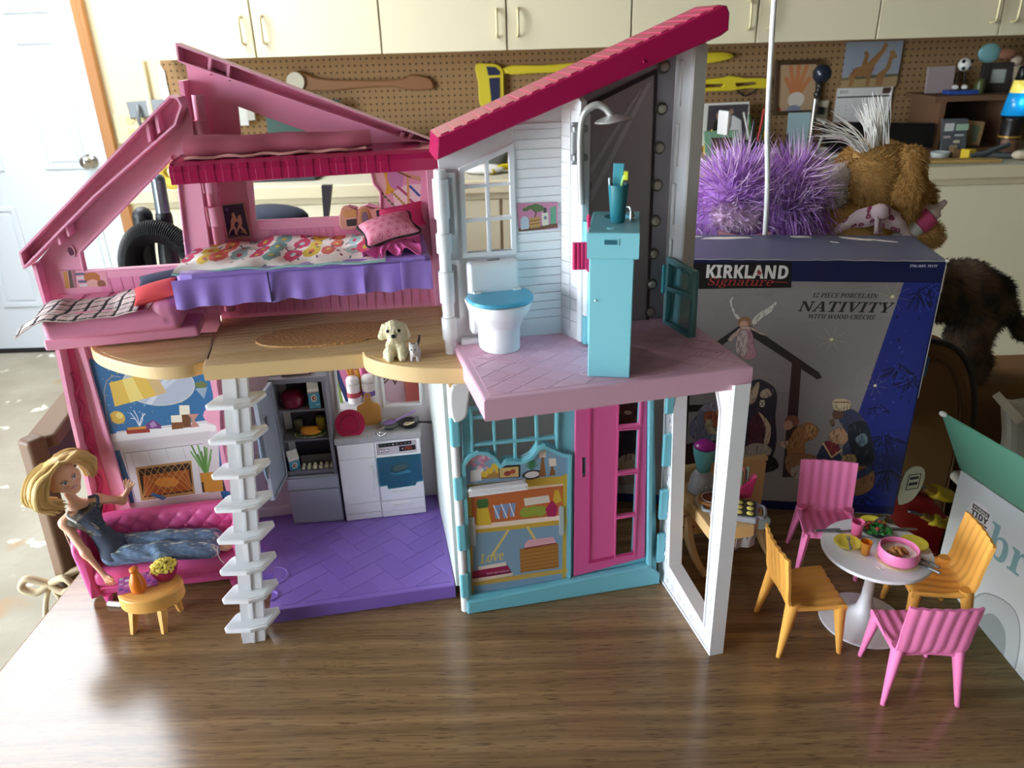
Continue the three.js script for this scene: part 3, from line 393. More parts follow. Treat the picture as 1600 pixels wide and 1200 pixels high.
function herring(parent, poly, y, L, W, ang, mats, name = 'floor_tile') { // herringbone of thin raised tiles, whole tiles only plus cut ones at the rim
  const b = bounds(poly), cx = (b[0] + b[2]) / 2, cy = (b[1] + b[3]) / 2, ca = Math.cos(ang), sa = Math.sin(ang); let n = 0; const g = .00065;
  for (let i = -12; i < 12; i++) for (let j = -12; j < 12; j++) for (const t of [0, 1]) {
    const ox = i * W + j * 2 * L * 0 + j * W * 0, o0 = [(i + 2 * j) * W, (i - 2 * j) * W];
    let r = t ? rect(o0[0] + g, o0[1] + W + g, o0[0] + W - g, o0[1] + 3 * W - g) : rect(o0[0] + g, o0[1] + g, o0[0] + 2 * W - g, o0[1] + W - g);
    r = r.map(q => [cx + q[0] * ca - q[1] * sa, cy + q[0] * sa + q[1] * ca]);
    let q = cut(r, poly);
    if (q.length > 2) { let A = 0; for (let m = 0; m < q.length; m++) A += q[m][0] * q[(m + 1) % q.length][1] - q[(m + 1) % q.length][0] * q[m][1]; if (A > 6e-5) { obj(name, slab(q, .0007, y, [], .00025), mats[n++ % mats.length], parent); } }
  }
}
const ccw = p => { let A = 0; for (let i = 0; i < p.length; i++) A += p[i][0] * p[(i + 1) % p.length][1] - p[(i + 1) % p.length][0] * p[i][1]; return A < 0 ? p.slice().reverse() : p; };
{ // ground floor of the kitchen, purple
  const p = ccw([[-.2181,-.0049],[-.0013,-.0176],[-.0058,.0002],[-.0045,.0958],[-.2079,.128],[-.2384,.113]]); const q = [[p[0][0], p[0][1]]];
  const P = ccw([[-.212, -.014], [-.002, -.018], [.0, .183], [-.245, .183], [-.245, .06], [-.212, .055]]);
  const f = hp('kitchen_floor', slab(P, .018, 0, [], .0012), PURP);
  herring(f, ccw([[-.205, -.008], [-.006, -.011], [-.006, .145], [-.205, .145]]), .0178, .048, .024, .55, [PURP, plastic(0x8264ba, .3)]);
  obj('recess_rim', new THREE.TorusGeometry(.017, .0018, 8, 40, PI).rotateX(-PI / 2).rotateY(-PI / 2).translate(-.212, .0185, -.048), PURP, f); obj('recess_rim', new THREE.TorusGeometry(.008, .0018, 8, 40, PI).rotateX(-PI / 2).rotateY(-PI / 2).translate(-.212, .0185, -.012), PURP, f);
}
{ // kitchen back wall with two openings, side wall and stair-side wall
  const k = place(hp('kitchen_wall', ext([[.0149,.256],[.0095,.1249],[.0027,.0004],[.2617,.0004],[.265,.2415]], .004, 0, [[[.1457,.235],[.1436,.1624],[.1894,.1604],[.1923,.2299]], [[.2027,.2288],[.2022,.1634],[.2465,.1617],[.2488,.2237]]]), plastic(0xe9e1e4, .35)), [-.26,0,-.185,0]);
  for (const p of [[[.1457,.235],[.1436,.1624],[.1894,.1604],[.1923,.2299]], [[.2027,.2288],[.2022,.1634],[.2465,.1617],[.2488,.2237]]]) obj('window_frame', ext(inset(p, -.004), .006, .003, [p], .001), WHT, k);
  seed = 77; for (let i = 0; i < 16; i++) { const u = rr(.02, .06), y = rr(.11, .25); obj('stone_relief', new THREE.TorusGeometry(rr(.008, .015), .0007, 6, 24, rr(2, 5)).rotateZ(rr(0, 6)).scale(.8, 1.15, 1).translate(u, y, .0004), WHT, k); }
  for (let i = 0; i < 5; i++) obj('wall_board', box(.008, .085, .0012, .022 + i * .0095, .022, .0004), WHT, k);
  obj('skirting', box(.06, .014, .006, .04, .018, .002, .001), WHT, k);
  hp('kitchen_side_wall', box(.006, .28, .203, .002, .016, -.0835, .001), plastic(0xe3ebe4, .4));
  hp('stair_side_wall', box(.006, .28, .06, -.243, .01, -.155, .001), PINK);
}
{ // staircase: slanting white post with flared treads
  const b = [...[-.2287,-.0334]], t = [...[-.2047,.0107]]; const n = 9, w = .0125, st = hp('staircase', (() => { const g = box(.024, 1, .013, 0, 0, 0), p = g.attributes.position; for (let i = 0; i < p.count; i++) { const k = p.getY(i); p.setXYZ(i, p.getX(i) + b[0] + (t[0] - b[0]) * k, k * .298, p.getZ(i) - (b[1] + (t[1] - b[1]) * k)); } g.computeVertexNormals(); return g; })(), WHT);
  obj('post_ridge', (() => { const g = box(.003, 1, .016, 0, 0, 0), p = g.attributes.position; for (let i = 0; i < p.count; i++) { const k = p.getY(i); p.setXYZ(i, p.getX(i) + b[0] + (t[0] - b[0]) * k, k * .297, p.getZ(i) - (b[1] + (t[1] - b[1]) * k)); } g.computeVertexNormals(); return g; })(), WHT, st);
  obj('foot', ext([[-.012, 0], [.012, 0], [.02, .028], [-.012, .028]], .012, .004).translate(b[0], .0003, -b[1]), WHT, st);
  const rows = [[353, 638], [359, 686], [367, 735], [374, 784], [380, 831], [384, 880], [388, 919], [392, 965]];
  const ys = [.2705, .2345, .198, .162, .127, .0915, .0585, .024];
  ys.forEach((y, i) => { const k = y / .298, cx = b[0] + (t[0] - b[0]) * k, cz = -(b[1] + (t[1] - b[1]) * k); const tr = [[-.019, .006], [-.028, -.013], [-.026, -.0185], [0, -.0235], [.017, -.0205], [.029, .002], [.027, .009], [-.016, .009]];
    const m = obj('tread', slab(tr, .0045, 0, [], .0012), WHT, st); m.position.set(cx, y, cz); obj('tread_pad', slab(inset(tr, .003), .0008, .0042), plastic(0xe2e4e6, .4), m); });
}
{ // bedroom floor, balcony and landing in tan wood-look plastic
  const P = ccw([[-.231, -.003], [-.075, -.012], [.012, -.028], [.017, .118], [-.232, .142]]), tm = [TAN, plastic(0xd4b07a, .5), plastic(0xddbd8a, .5)];
  const f = hp('bedroom_floor', slab(P, .016, .2985, [], .0015), TAN); planks(f, inset(P, .005), .3142, .0098, tm);
  const wv = dataTex(256, 128, (i, j) => { const a = Math.sin(i * .5 + 4 * noise.noise(i / 22, j / 16, 1)) * Math.sin(j * .8 + 5 * noise.noise(i / 18, j / 14, 5)); const k = 200 + 22 * a + 55 * noise.noise(i / 6, j / 3, 3); return [k, k * .76, k * .47]; });
  const e = ell(-.112, .052, .074, .033, 72); obj('woven_rug', uvBox(ext(e, .0022, .0022, [], .0008), ...bounds(e)).rotateX(-PI / 2).translate(0, .3146, 0), M(0xffffff, .6, { map: wv, bumpMap: wv, bumpScale: .0012 }), f);
  const B = ccw(smooth([[-.3607,.114],[-.3562,.0856],[-.343,.0617],[-.3123,.0306],[-.2776,.0079],[-.2474,.0046],[-.2263,.0158]], 6, false).concat([[-.2288,.0975]])); const bl = hp('balcony', slab(B, .014, .3005, [], .0015), TAN); planks(bl, inset(B, .005), .3142, .0098, tm);
  const Lp = ccw([[.0165, -.024]].concat(smooth([[-.077, -.012], [-.074, -.028], [-.058, -.048], [-.03, -.067], [.017, -.082]], 6, false))); const ld = hp('landing', slab(Lp, .0165, .301, [], .0015), TAN); planks(ld, inset(Lp, .005), .3172, .0098, tm);
  hp('floor_bracket', box(.012, .014, .02, .008, .289, .05, .001), TAN);
}
// bedroom wall with the gable, its roof tray and wainscot
{
  const outer = [[.0147,.5834],[.0136,.5519],[.0083,.4415],[.0011,.3061],[.2541,.3086],[.2618,.47],[.2593,.4944],[.2325,.5033]], win = [[.0568,.4639],[.0546,.4219],[.1511,.4222],[.1521,.4306],[.1602,.4344],[.1704,.4312],[.1812,.4349],[.1935,.4315],[.195,.4468],[.1889,.4554],[.187,.4705]], gab = [[.0584,.5405],[.0567,.5075],[.1562,.4997]];
  const w = place(hp('bedroom_wall', ext(outer, .004, 0, [win, gab]), PINK), [-.235,0,-.15,-.1016]);
  const out = [[.0139,.6017],[.013,.5846],[.2263,.5029],[.2663,.4967]], inn = [[.0172,.5963],[.0172,.5869],[.2207,.509],[.2429,.5049]];
  obj('roof_tray', [ext(out, .004, .002), ext(out, .02, .02, [inset(out, .0018)], 0)], PINK, w);
  for (const p of [[[.0426,.5885],[.0455,.5872],[.0407,.5712],[.0384,.5725]], [[.0597,.5814],[.062,.5802],[.0581,.5652],[.0557,.5659]], [[.2249,.5102],[.2289,.5087],[.2236,.5024],[.2203,.5038]], [[.2343,.5085],[.2376,.5071],[.2323,.5014],[.2297,.5021]]]) obj('roof_rib', ext(p, .016, .018), PINK, w);
  obj('roof_ledge', ext([[.0443,.5872],[.0595,.5802],[.0569,.5731],[.0415,.579]], .004, .01), plastic(0xc98aa5, .4), w);
  for (const p of [win]) obj('window_frame', ext(inset(p, -.0025), .007, .003, [p], .001), PINK, w);
  for (const p of [[[.0592,.4785],[.0546,.4219],[.0567,.4218],[.0612,.4785]]]) obj('window_post', ext(inset(p, -.0015), .006, .004), PINK, w);
  const b0 = .074; for (let i = 0; i < 22; i++) { const u = b0 + i * .0078; if (u < .235) obj('wall_board', box(.007, .037, .0014, u, .374, .0006), PINKD, w); obj('wall_board', box(.0072, .058, .0014, .02 + i * .0103, .3165, .0006), PINKD, w); }
  obj('chair_rail', box(.17, .012, .0024, .145, .411, .001, .001), PINK, w);
  obj('corner_post', [box(.01, .165, .014, .2525, .316, .007, .001)], PINK, w); for (let i = 0; i < 7; i++) obj('hinge_tab', box(.008, .006, .006, .2605, .34 + i * .024, .012, .001), WHT, w);
  // printed poster, wall art and little picture shelf
  sticker('poster', [[.0245,.4415],[.0485,.4424],[.0503,.4037],[.0245,.4028]], .0012, 6, c => { const o = [[25.6,-440],[47.5,-441.1],[49.3,-405.9],[25.5,-404.2]]; const b = bounds(o); poly(c, rect(b[0] - 3, b[1] - 3, b[2] + 3, b[3] + 3), '#d9c3a8'); poly(c, o, '#3a3558'); const f = (q, col = '#e2c3a4') => poly(c, q, col);
    f([[33.5,-430.6],[36.6,-432.6],[37.2,-428.4],[38.7,-424.8],[42.7,-424.6],[42.4,-422.5],[36,-421.4],[34.7,-418],[36.1,-413.7],[35.8,-408],[33.7,-408.1],[33.5,-414.5],[30.4,-412.5],[27.5,-407.7],[26.2,-408.5],[30.3,-416.1],[31.5,-423],[33.7,-427.8]]); f([[39.9,-428.2],[42.9,-429.5],[43.5,-425.3],[43.4,-420.4],[42.1,-416.9],[44.9,-413.2],[46.9,-408.1],[45.4,-407.5],[42.1,-412.6],[39.7,-414.9],[37,-410.8],[36.3,-407.2],[35,-407.3],[36.9,-414.3],[39.1,-419.2],[39,-422.7]]); disc(c, ...[29.6,-435.7], 2, 2, '#6d6a94'); text(c, '40c', ...[40.1,-409.2], 4, '#d2b25a'); text(c, 'SPORTS WOMEN', ...[25.6,-404.9], 2.6, '#c4bba6', 'sans-serif', 'left', 'bold', 20); }, w, .4);
  sticker('wall_mural', [[.1877,.4704],[.2493,.4705],[.2447,.4076],[.2248,.4086],[.1961,.4071],[.1958,.4328],[.1964,.4467],[.1896,.4553]], .0012, 6, c => { c.fillStyle = '#e59ab4'; c.fillRect(0, -600, 400, 600); disc(c, ...[201.7,-458.9], 15, 15, '#e8a83a'); disc(c, ...[195.3,-456.5], 8, 16, '#f0b9b9'); disc(c, ...[213.9,-462.5], 9, 14, '#cf86b4'); poly(c, [[208.9,-446.2],[225.7,-453.7],[223.8,-413.7],[212.1,-410.7]], '#f3d3d3'); poly(c, [[228.4,-453.6],[241.1,-453.7],[236.9,-418.1],[226.1,-415.7]], '#f0cdd0'); const dots = (p, q, col) => { for (let i = 0; i <= 7; i++) disc(c, p[0] + (q[0] - p[0]) * i / 7, p[1] + (q[1] - p[1]) * i / 7, 1.6, 1.3, col); line(c, [p, q], col, .9); };
    dots([...[197.7,-445.3]], [...[221.2,-417.4]], '#5d6a3a'); dots([...[208.9,-446.2]], [...[224.3,-428.6]], '#b98a2e'); dots([...[215.7,-451.4]], [...[225.4,-441.9]], '#b5486f'); dots([...[229,-451.5]], [...[238,-441.4]], '#4a5596'); dots([...[227.8,-436.9]], [...[237.6,-426.6]], '#b2415f'); dots([...[227.5,-424.2]], [...[236.9,-417.3]], '#c79a3e'); dots([...[206.2,-423.8]], [...[212.5,-414.9]], '#8c2c4c'); line(c, [[227.3,-464.7],[224.3,-411.5]], '#d9a552', 2); line(c, [[217.1,-467.8],[227.1,-462.6],[240,-457.9]], '#8c5a36', 2); poly(c, [[230,-464.5],[240.9,-461.3],[239.9,-457.2],[231.1,-460.4]], '#d39a72'); }, w, .4);
  const sh = obj('picture_shelf', ext(smooth([[.1514,.4306],[.1553,.434],[.1609,.4337],[.1648,.4314],[.1688,.4298],[.1726,.4325],[.1761,.433],[.181,.4321],[.1856,.429],[.1913,.4302],[.1968,.4292],[.2066,.428],[.2053,.4146],[.1824,.4121],[.1496,.4087]], 3), .004, .005, [], .001), plastic(0xd79c86, .5), w);
  for (const [p, col] of [[[[.1541,.4298],[.1681,.4299],[.1673,.4221],[.1546,.422]], 0xd09c5e], [[[.1564,.4191],[.1677,.42],[.1662,.4122],[.1563,.412]], 0x3e3a3a], [[[.1897,.4281],[.2038,.4282],[.205,.4182],[.19,.4175]], 0x2f2c40]]) obj('picture', ext(p, .001, .0058), M(col, .4), sh); const ov = [[.177,.4209]]; obj('picture', ext(ell(ov[0][0], ov[0][1], .0055, .0105), .001, .0058), M(0xb98a52, .4), sh); obj('picture', ext(ell(ov[0][0], ov[0][1] - .001, .0035, .0075), .001, .0063), M(0x7a6276, .4), sh);
}
// loft roof shelf in crimson with raised battens
{
  const z0 = -.052, prof = [[-.147, .4985], [-.06, .4985], [-.053, .496], [-.05, .491], [-.05, .4795], [-.054, .4795], [-.057, .489], [-.147, .491]]; // z (to camera), y
  const L = [[-.236, .02]]; const g = ext(prof, .256, .256).rotateY(-PI / 2); // x runs to -x
  g.translate(.02, 0, 0); const q = g.attributes.position; for (let i = 0; i < q.count; i++) { const x = q.getX(i), z = q.getZ(i); if (z < -.1) q.setZ(i, z + (.02 - 0) * 0 + (.021) * ((x + .236) / .256)); } g.computeVertexNormals();
  const r = hp('loft_roof', g, CRIM); hp('loft_roof_end', [box(.004, .019, .09, -.234, .4795, -.098, .0015)], CRIM);
  for (const x of [280, 303, 328, 353, 378, 403, 428, 453, 478, 503, 528, 552, 576, 598]) { const a = -.236 + (x - 268) / (690 - 268) * .256; obj('roof_batten', [box(.0085, .0007, .062, a, .4981, -.091, .0003), box(.0085, .0105, .0006, a, .4802, -.0499, .0003), rot(box(.0085, .0007, .007, 0, 0, 0, .0003), 1.03).translate(a, .4932, -.0515)], CRIM, r); }
  for (const [a, z] of [[.0, -.075], [.002, -.082]]) obj('slot', box(.006, .0006, .002, a, .4982, z), M(0x5a0a2c, .6), r);
}
// bunk bed built into the bedroom wall, purple
{
  const p = ccw([[-.247, .043], [-.242, .03], [-.23, .026], [-.005, .028], [.001, .034], [.003, .124], [-.232, .148], [-.247, .12]]);
  const b = hp('bunk_bed', slab(p, .028, .371, [], .004), plastic(0x9a7cce, .42));
  obj('bed_skirt', surf(120, 4, (u, v) => { const a = -.249 + u * .25, k = 1 - v; return [a, .366 + v * .028 - .001 * k * Math.sin(u * 40), -.0235 + .0022 * k * Math.sin(u * 62) * Math.sin(u * 9 + 1) - .0015 * v]; }), plastic(0x987ace, .5), b);
  for (const a of [-.159, -.068, -.03]) obj('skirt_seam', box(.0012, .03, .003, a, .366, .022 - .0435), a < -.1 ? M(0x2a2440, .6) : plastic(0xab90d8, .4), b);
}
// left wing panel with living room print below and the small bed above
{
  const win = [[.0432,.4029],[.0423,.3834],[.1493,.3859],[.1582,.486],[.1553,.4937]], outer = [[-.004,.3952],[-.0039,.3512],[-.0031,.3104],[-.0103,.22],[-.0158,.103],[-.0341,.0004],[.1382,.0004],[.144,.1067],[.1594,.2435],[.1714,.3095],[.1829,.5299],[.1815,.548],[.174,.5541]];
  const w = place(hp('left_wing', ext(outer, .004, 0, [win, [[.1324,.2121],[.1409,.2183],[.1479,.2163],[.1469,.203],[.139,.2001]]]), PINK), [-.4,0,-.142,-.1444]);
  const out = [[-.0098,.4099],[-.0102,.392],[.0789,.4625],[.1732,.5284],[.1831,.5467],[.1802,.5539],[.1725,.5559]], inn = inset(out, .0035);
  obj('roof_tray', [ext(out, .003, .002), ext(out, .02, .02, [inset(out, .002)], 0)], PINK, w);
  for (const p of [[[.0305,.428],[.0328,.4292],[.0334,.4164],[.0304,.4151]], [[.041,.4356],[.0433,.4369],[.0441,.4247],[.0418,.4235]], [[.1434,.533],[.1463,.5347],[.1457,.5146],[.1428,.5128]], [[.1537,.5405],[.1566,.5422],[.1563,.5228],[.1533,.5205]]]) obj('roof_rib', ext(p, .015, .017), PINK, w);
  obj('window_frame', ext(inset(win, -.0025), .006, .003, [win], .001), PINK, w);
  for (let i = 0; i < 14; i++) obj('wall_board', box(.0112, i > 3 ? .054 : .03, .0012, .012 + i * .0119, .328, .0005), PINKD, w);
  obj('chair_rail', ext([[.0647,.3818],[.1478,.3853],[.1476,.3775],[.0642,.374]], .003, .002), PINK, w);
  // raised side walls of the tray-like panel
  obj('side_flange', [ext([[-.004,.3952],[-.0039,.3512],[-.0031,.3104],[.0007,.3117],[-.0008,.3525],[0,.395]], .014, .014), ext([[-.0041,.3066],[-.0103,.22],[-.0158,.103],[-.024,.0004],[-.0193,.0004],[-.0113,.1027],[-.006,.2197],[.0007,.3064]], .016, .016)], PINK, w);
  obj('ladder_trim', (() => { const p = [[.0019,.2677],[-.0019,.2359],[-.0027,.2071],[-.0042,.1776],[-.0056,.1385],[-.0083,.1025],[-.0115,.0702]], l = []; for (let i = 0; i < 6; i++) { const a = p[i], b = p[i + 1]; l.push(tube([[a[0] - .004, a[1], .003], [a[0] + .003, (2 * a[1] + b[1]) / 3, .003], [a[0] - .002, (a[1] + 2 * b[1]) / 3, .003], [b[0] - .004, b[1], .003]], .0012, 12, 6)); } return l; })(), plastic(0xd84a86, .4), w);
  obj('inner_frame', ext([[.0144,.3057],[.0169,.251],[.017,.1764],[.0187,.087],[.0237,.0885],[.0214,.1761],[.0212,.2508],[.0213,.3054]], .006, .006), PINK, w);
  obj('back_panel', ext([[-.002,.3065],[-.0089,.2199],[-.0158,.103],[-.024,.0004],[-.002,.0004],[.002,.0881],[.0024,.1772],[.0063,.2515],[.0076,.306]], .0012, .0012), plastic(0xe05a8b, .4), w);
  obj('right_frame', ext(smooth([[.1523,.2639],[.1508,.244],[.1497,.2261],[.1406,.2167],[.1345,.2078],[.1387,.1984],[.1469,.1946],[.1459,.1689],[.1442,.1428],[.1429,.105],[.1475,.1047],[.1496,.16],[.152,.1985],[.1565,.2232],[.1573,.2436],[.158,.2636]], 2), .007, .007), PINK, w);
  // living room print
  sticker('living_room_print', [[.017,.2825],[.0205,.2508],[.0214,.1761],[.0221,.0914],[.0222,.068],[.1498,.0597],[.1444,.1049],[.1467,.1689],[.1466,.2013],[.1382,.2076],[.1438,.2182],[.1504,.226],[.1556,.274]], .0022, 7, c => {
    c.fillStyle = '#2f6797'; c.fillRect(-50, -400, 400, 500); seed = 9; for (let i = 0; i < 90; i++) { const x = rr(0, 170), y = -rr(190, 300); disc(c, x, y, rr(.6, 1.6), rr(.5, 1), rnd() < .6 ? '#b99a4a' : '#8fb0cc', null, 0, rr(0, 3)); }
    disc(c, ...[90.7,-247.1], 40, 26, '#aab0c2', '#c9c4bc', 1.2); c.save(); c.beginPath(); c.ellipse(...[90.7,-247.1], 40, 26, 0, 0, 2 * PI); c.clip(); poly(c, [[64.7,-217.5],[109.7,-266.1],[114.7,-265.8],[71.5,-215.5]], '#c7ccd8'); poly(c, [[92,-243],[111.2,-255.7],[112.7,-252.4],[94,-238.9]], '#c0c5d2'); c.restore();
    poly(c, [[29.8,-190.1],[144.1,-199.8],[146.5,-184.4],[134.8,-107.3],[32.2,-95.4],[27.2,-175.8]], '#d5ccd0'); poly(c, [[15,-186.7],[132.2,-195.4],[144.8,-191.3],[143.5,-184.5],[24.3,-176],[14,-182.5]], '#e9e4e4'); poly(c, [[18.4,-176.3],[137.6,-184.9],[137.2,-174.6],[20.2,-165]], '#cfc4c9'); poly(c, [[31.9,-160.8],[125.6,-168.4],[120,-89.8],[28.1,-77]], '#ded8dd'); line(c, [[31.9,-160.8],[125.6,-168.4]], '#8d8286', .8); line(c, [[31.9,-160.8],[30.1,-86.3]], '#8d8286', .8);
    for (const p of [[[40.2,-161.2],[39.5,-131.3]], [[60,-162.7],[61.2,-147.7]], [[81.2,-164],[82,-150]], [[101,-165.5],[102.5,-150.5]], [[115,-144.5],[112.5,-99.5]]]) line(c, p, '#a79fa4', .5);
    poly(c, [[40.9,-141],[107.8,-146.7],[103.3,-100.1],[37.3,-94.1]], '#b98b56'); poly(c, [[43.3,-138.2],[105.6,-143.3],[101.7,-103.9],[40.6,-98.5]], '#2d1610'); poly(c, [[46.6,-129],[102.4,-134.6],[99.8,-105.8],[43.3,-100.2]], '#a6521c'); disc(c, ...[73.2,-118.4], 14, 7, '#d8842c'); for (let i = 0; i < 7; i++) { const k = i / 7; const f = (s, t) => { const a = [...[43.3,-138.2]], b = [...[105.6,-143.3]], d = [...[40.6,-98.5]]; return [a[0] + (b[0] - a[0]) * s + (d[0] - a[0]) * t, a[1] + (b[1] - a[1]) * s + (d[1] - a[1]) * t]; }; line(c, [f(k, 0), f(Math.min(1, k + .5), 1)], '#c89a58', .7); line(c, [f(k + .14, 0), f(Math.max(0, k - .36), 1)], '#c89a58', .7); }
    line(c, [[12.2,-92],[20.8,-167.5],[23.5,-209.8],[28.4,-242.3],[34.3,-254.9],[42.8,-260.8],[50.9,-258.8]], '#8b8790', 1.4); poly(c, [[36.6,-252.4],[77.3,-261.4],[85.6,-233.6],[35.9,-222.4]], '#d8b24e'); poly(c, [[51.6,-255.6],[63.7,-258.1],[70.4,-230.3],[54.3,-226.3]], '#e6cf7a'); poly(c, [[77.3,-261.4],[89.6,-262.3],[97.9,-237],[85.6,-233.6]], '#c9a97c');
    disc(c, ...[35.6,-208.3], 8.5, 8.5, '#cda546'); disc(c, ...[38.3,-210.7], 4, 4, '#e4ca78'); line(c, [[27.8,-209.6],[27.3,-201.2],[31.9,-195.9]], '#6b4a34', 1); for (const p of [[[57.7,-196.2],[54.9,-206.4],[51.3,-213.3]], [[57.7,-196.2],[58.1,-207.9],[55.7,-216.3]], [[57.7,-196.2],[62.1,-206],[67.7,-211.5]], [[58.4,-196.1],[63,-203.4],[65,-212.5]], [[55.4,-205.5],[50.5,-206.6]]]) line(c, p, '#dcdde4', 1); poly(c, [[41.3,-192],[68.3,-193.9],[68.3,-187.1],[41.4,-186.1]], '#9b2f24'); poly(c, [[43.3,-194.5],[67.9,-195.6],[67.9,-192.2],[43.3,-191.1]], '#cf8a3c'); poly(c, [[65.4,-197.4],[74.8,-203.6],[82.1,-196.5],[82.5,-191.4],[64.8,-191.6]], '#6d3a72'); poly(c, [[69.9,-198],[75.2,-201.9],[78.1,-195],[71,-192.9]], '#a883b4');
    poly(c, [[108.3,-220.1],[119.9,-219.5],[118.3,-207.9],[106.4,-206.9]], '#e6dcc8'); poly(c, [[107.3,-207.7],[118.3,-207.9],[116.5,-191.2],[107.6,-190.8]], '#6d4128'); poly(c, [[96.2,-207.5],[108.7,-207.6],[107.6,-198.4],[94.9,-197.5]], '#e6dcc8'); poly(c, [[95,-198.3],[107.6,-198.4],[107.4,-190],[93.9,-189.1]], '#7c4a2a'); poly(c, [[115.4,-208.1],[128.7,-208.2],[122,-200.2],[126.2,-191.5],[115.6,-190.4],[119.8,-200.3]], '#bb8378'); poly(c, [[130.5,-240.2],[144.5,-241],[138.1,-226.7]], '#8fa3b4'); disc(c, ...[137.9,-244.6], 7, 4, '#6b7440');
    for (let i = 0; i < 11; i++) { const a = [...[121.8,-124.4]]; line(c, [a, [a[0] - 12 + i * 2.4, a[1] - 34 - 8 * Math.sin(i * 1.9)]], i % 2 ? '#4f7a3e' : '#6d9a52', 2); } poly(c, [[114.2,-128.5],[140.4,-129.6],[137.6,-101.6],[112.8,-101.3]], '#c98a36'); poly(c, [[114.1,-115.9],[116.3,-115.7],[115.1,-101.2],[112.8,-101.3]], '#3a2716'); poly(c, [[146.7,-168.9],[151.1,-168.6],[145.4,-102.1],[137.8,-102.5]], '#3b2a2a');
    poly(c, [[22.1,-91.4],[133.8,-101.9],[138.1,-60.4],[17.9,-66.4]], '#c9aeb0'); poly(c, [[53.5,-105.1],[68.7,-96.8],[62.6,-93.5],[49.7,-101.6]], '#4a6f9c');
  }, w, .35);
  sticker('books_print', [[.0163,.3839],[.0639,.3839],[.0628,.3655],[.0171,.3639]], .0016, 7, c => { c.fillStyle = '#e2a0ae'; c.fillRect(-50, -500, 300, 300); poly(c, [[19.4,-383],[23.4,-382.8],[21.3,-364.5],[17.3,-364.6]], '#c98f3e'); poly(c, [[24.6,-384.9],[27.9,-384.8],[26.2,-365],[22,-364.4]], '#5d4a44'); poly(c, [[28.5,-384.7],[32.5,-384.6],[29.5,-364.8],[26.2,-365]], '#a86a78'); for (let i = 0; i < 5; i++) { const y = i * 4.2; line(c, [[[29.9,-379.7]][0], [[39.4,-380]][0]].map(q => [q[0] + 2 + i * .7, q[1] + y]), i % 2 ? '#d5cfd3' : '#6b6480', 2.8); } disc(c, ...[47.7,-375.4], 8.5, 6, '#b9713c'); disc(c, ...[47.3,-368.3], 7, 5, '#e0a9a0'); disc(c, ...[56,-367.9], 4.5, 4.5, '#93604a'); }, w, .35);
  sticker('ice_lolly_print', smooth([[.0292,.4076],[.0327,.4109],[.0362,.4094],[.0369,.4018],[.0339,.3978],[.031,.3993],[.0291,.4021]], 4), .0014, 10, c => { c.fillStyle = '#d9a3b0'; c.fillRect(-50, -500, 300, 300); poly(c, smooth([[30.5,-407.6],[32.8,-408.9],[35.1,-407.4],[35.6,-401.9],[31.8,-399.9],[30.1,-403.5]], 4), '#6d2c58'); }, w, .35);
  sticker('portrait_print', [[.1095,.377],[.1204,.3772],[.1195,.3601],[.1078,.3599]], .0022, 10, c => { c.fillStyle = '#dcb957'; c.fillRect(-50, -500, 300, 300); disc(c, ...[114,-366.1], 5.5, 8, '#3c1f22'); disc(c, ...[114.9,-370.4], 2.6, 3.2, '#9a6048'); poly(c, [[111,-364.8],[115.8,-365.3],[116.8,-360.2],[110.6,-359.8]], '#7a2f5c'); }, w, .35);
  // hinge column between wing and bedroom
  const hc = hp('hinge_column', [tube([[...[-.2156,.5538]], [...[-.223,.3267]]].map((q, i) => [q[0] + .004, q[1], -.13]), .006, 2, 10)], PINK);
  for (const [x, y] of [[301, 215], [312, 290], [320, 340], [342, 465]]) { const q = onCol(y); obj('hinge_knuckle', cyl(.008, .008, .02, q[0], q[1], -.125, 14), PINK, hc); }
  function onCol(y) { const t = (y - 150) / 340; return [[-.2156,.5538][0] * (1 - t) + [-.223,.3267][0] * t + .004, .555 - .235 * t]; }
  hp('hinge_post', ext([[.009,.5673],[.014,.5672],[.0031,.3176],[-.0054,.3182],[.0101,.5271]], .03, .018), PINK);
  place(house.children[house.children.length - 1], [-.235,0,-.15,-.1016]);
  // small bed on the wing
  const sb = hp('wing_bed', [box(.128, .022, .085, -.318, .336, -.098, .007)], PINKD); sb.rotation.set(0, .02, 0);
  obj('mattress_ridge', [0, 1, 2, 3, 4].map(i => box(.02, .0016, .078, -.37 + i * .026, .3575, -.098, .0007)), PINKD, sb); obj('headboard', box(.026, .034, .085, -.266, .334, -.098, .01), PINKD, sb); obj('bed_base', box(.15, .012, .06, -.318, .318, -.11, .003), PINK, sb);
}
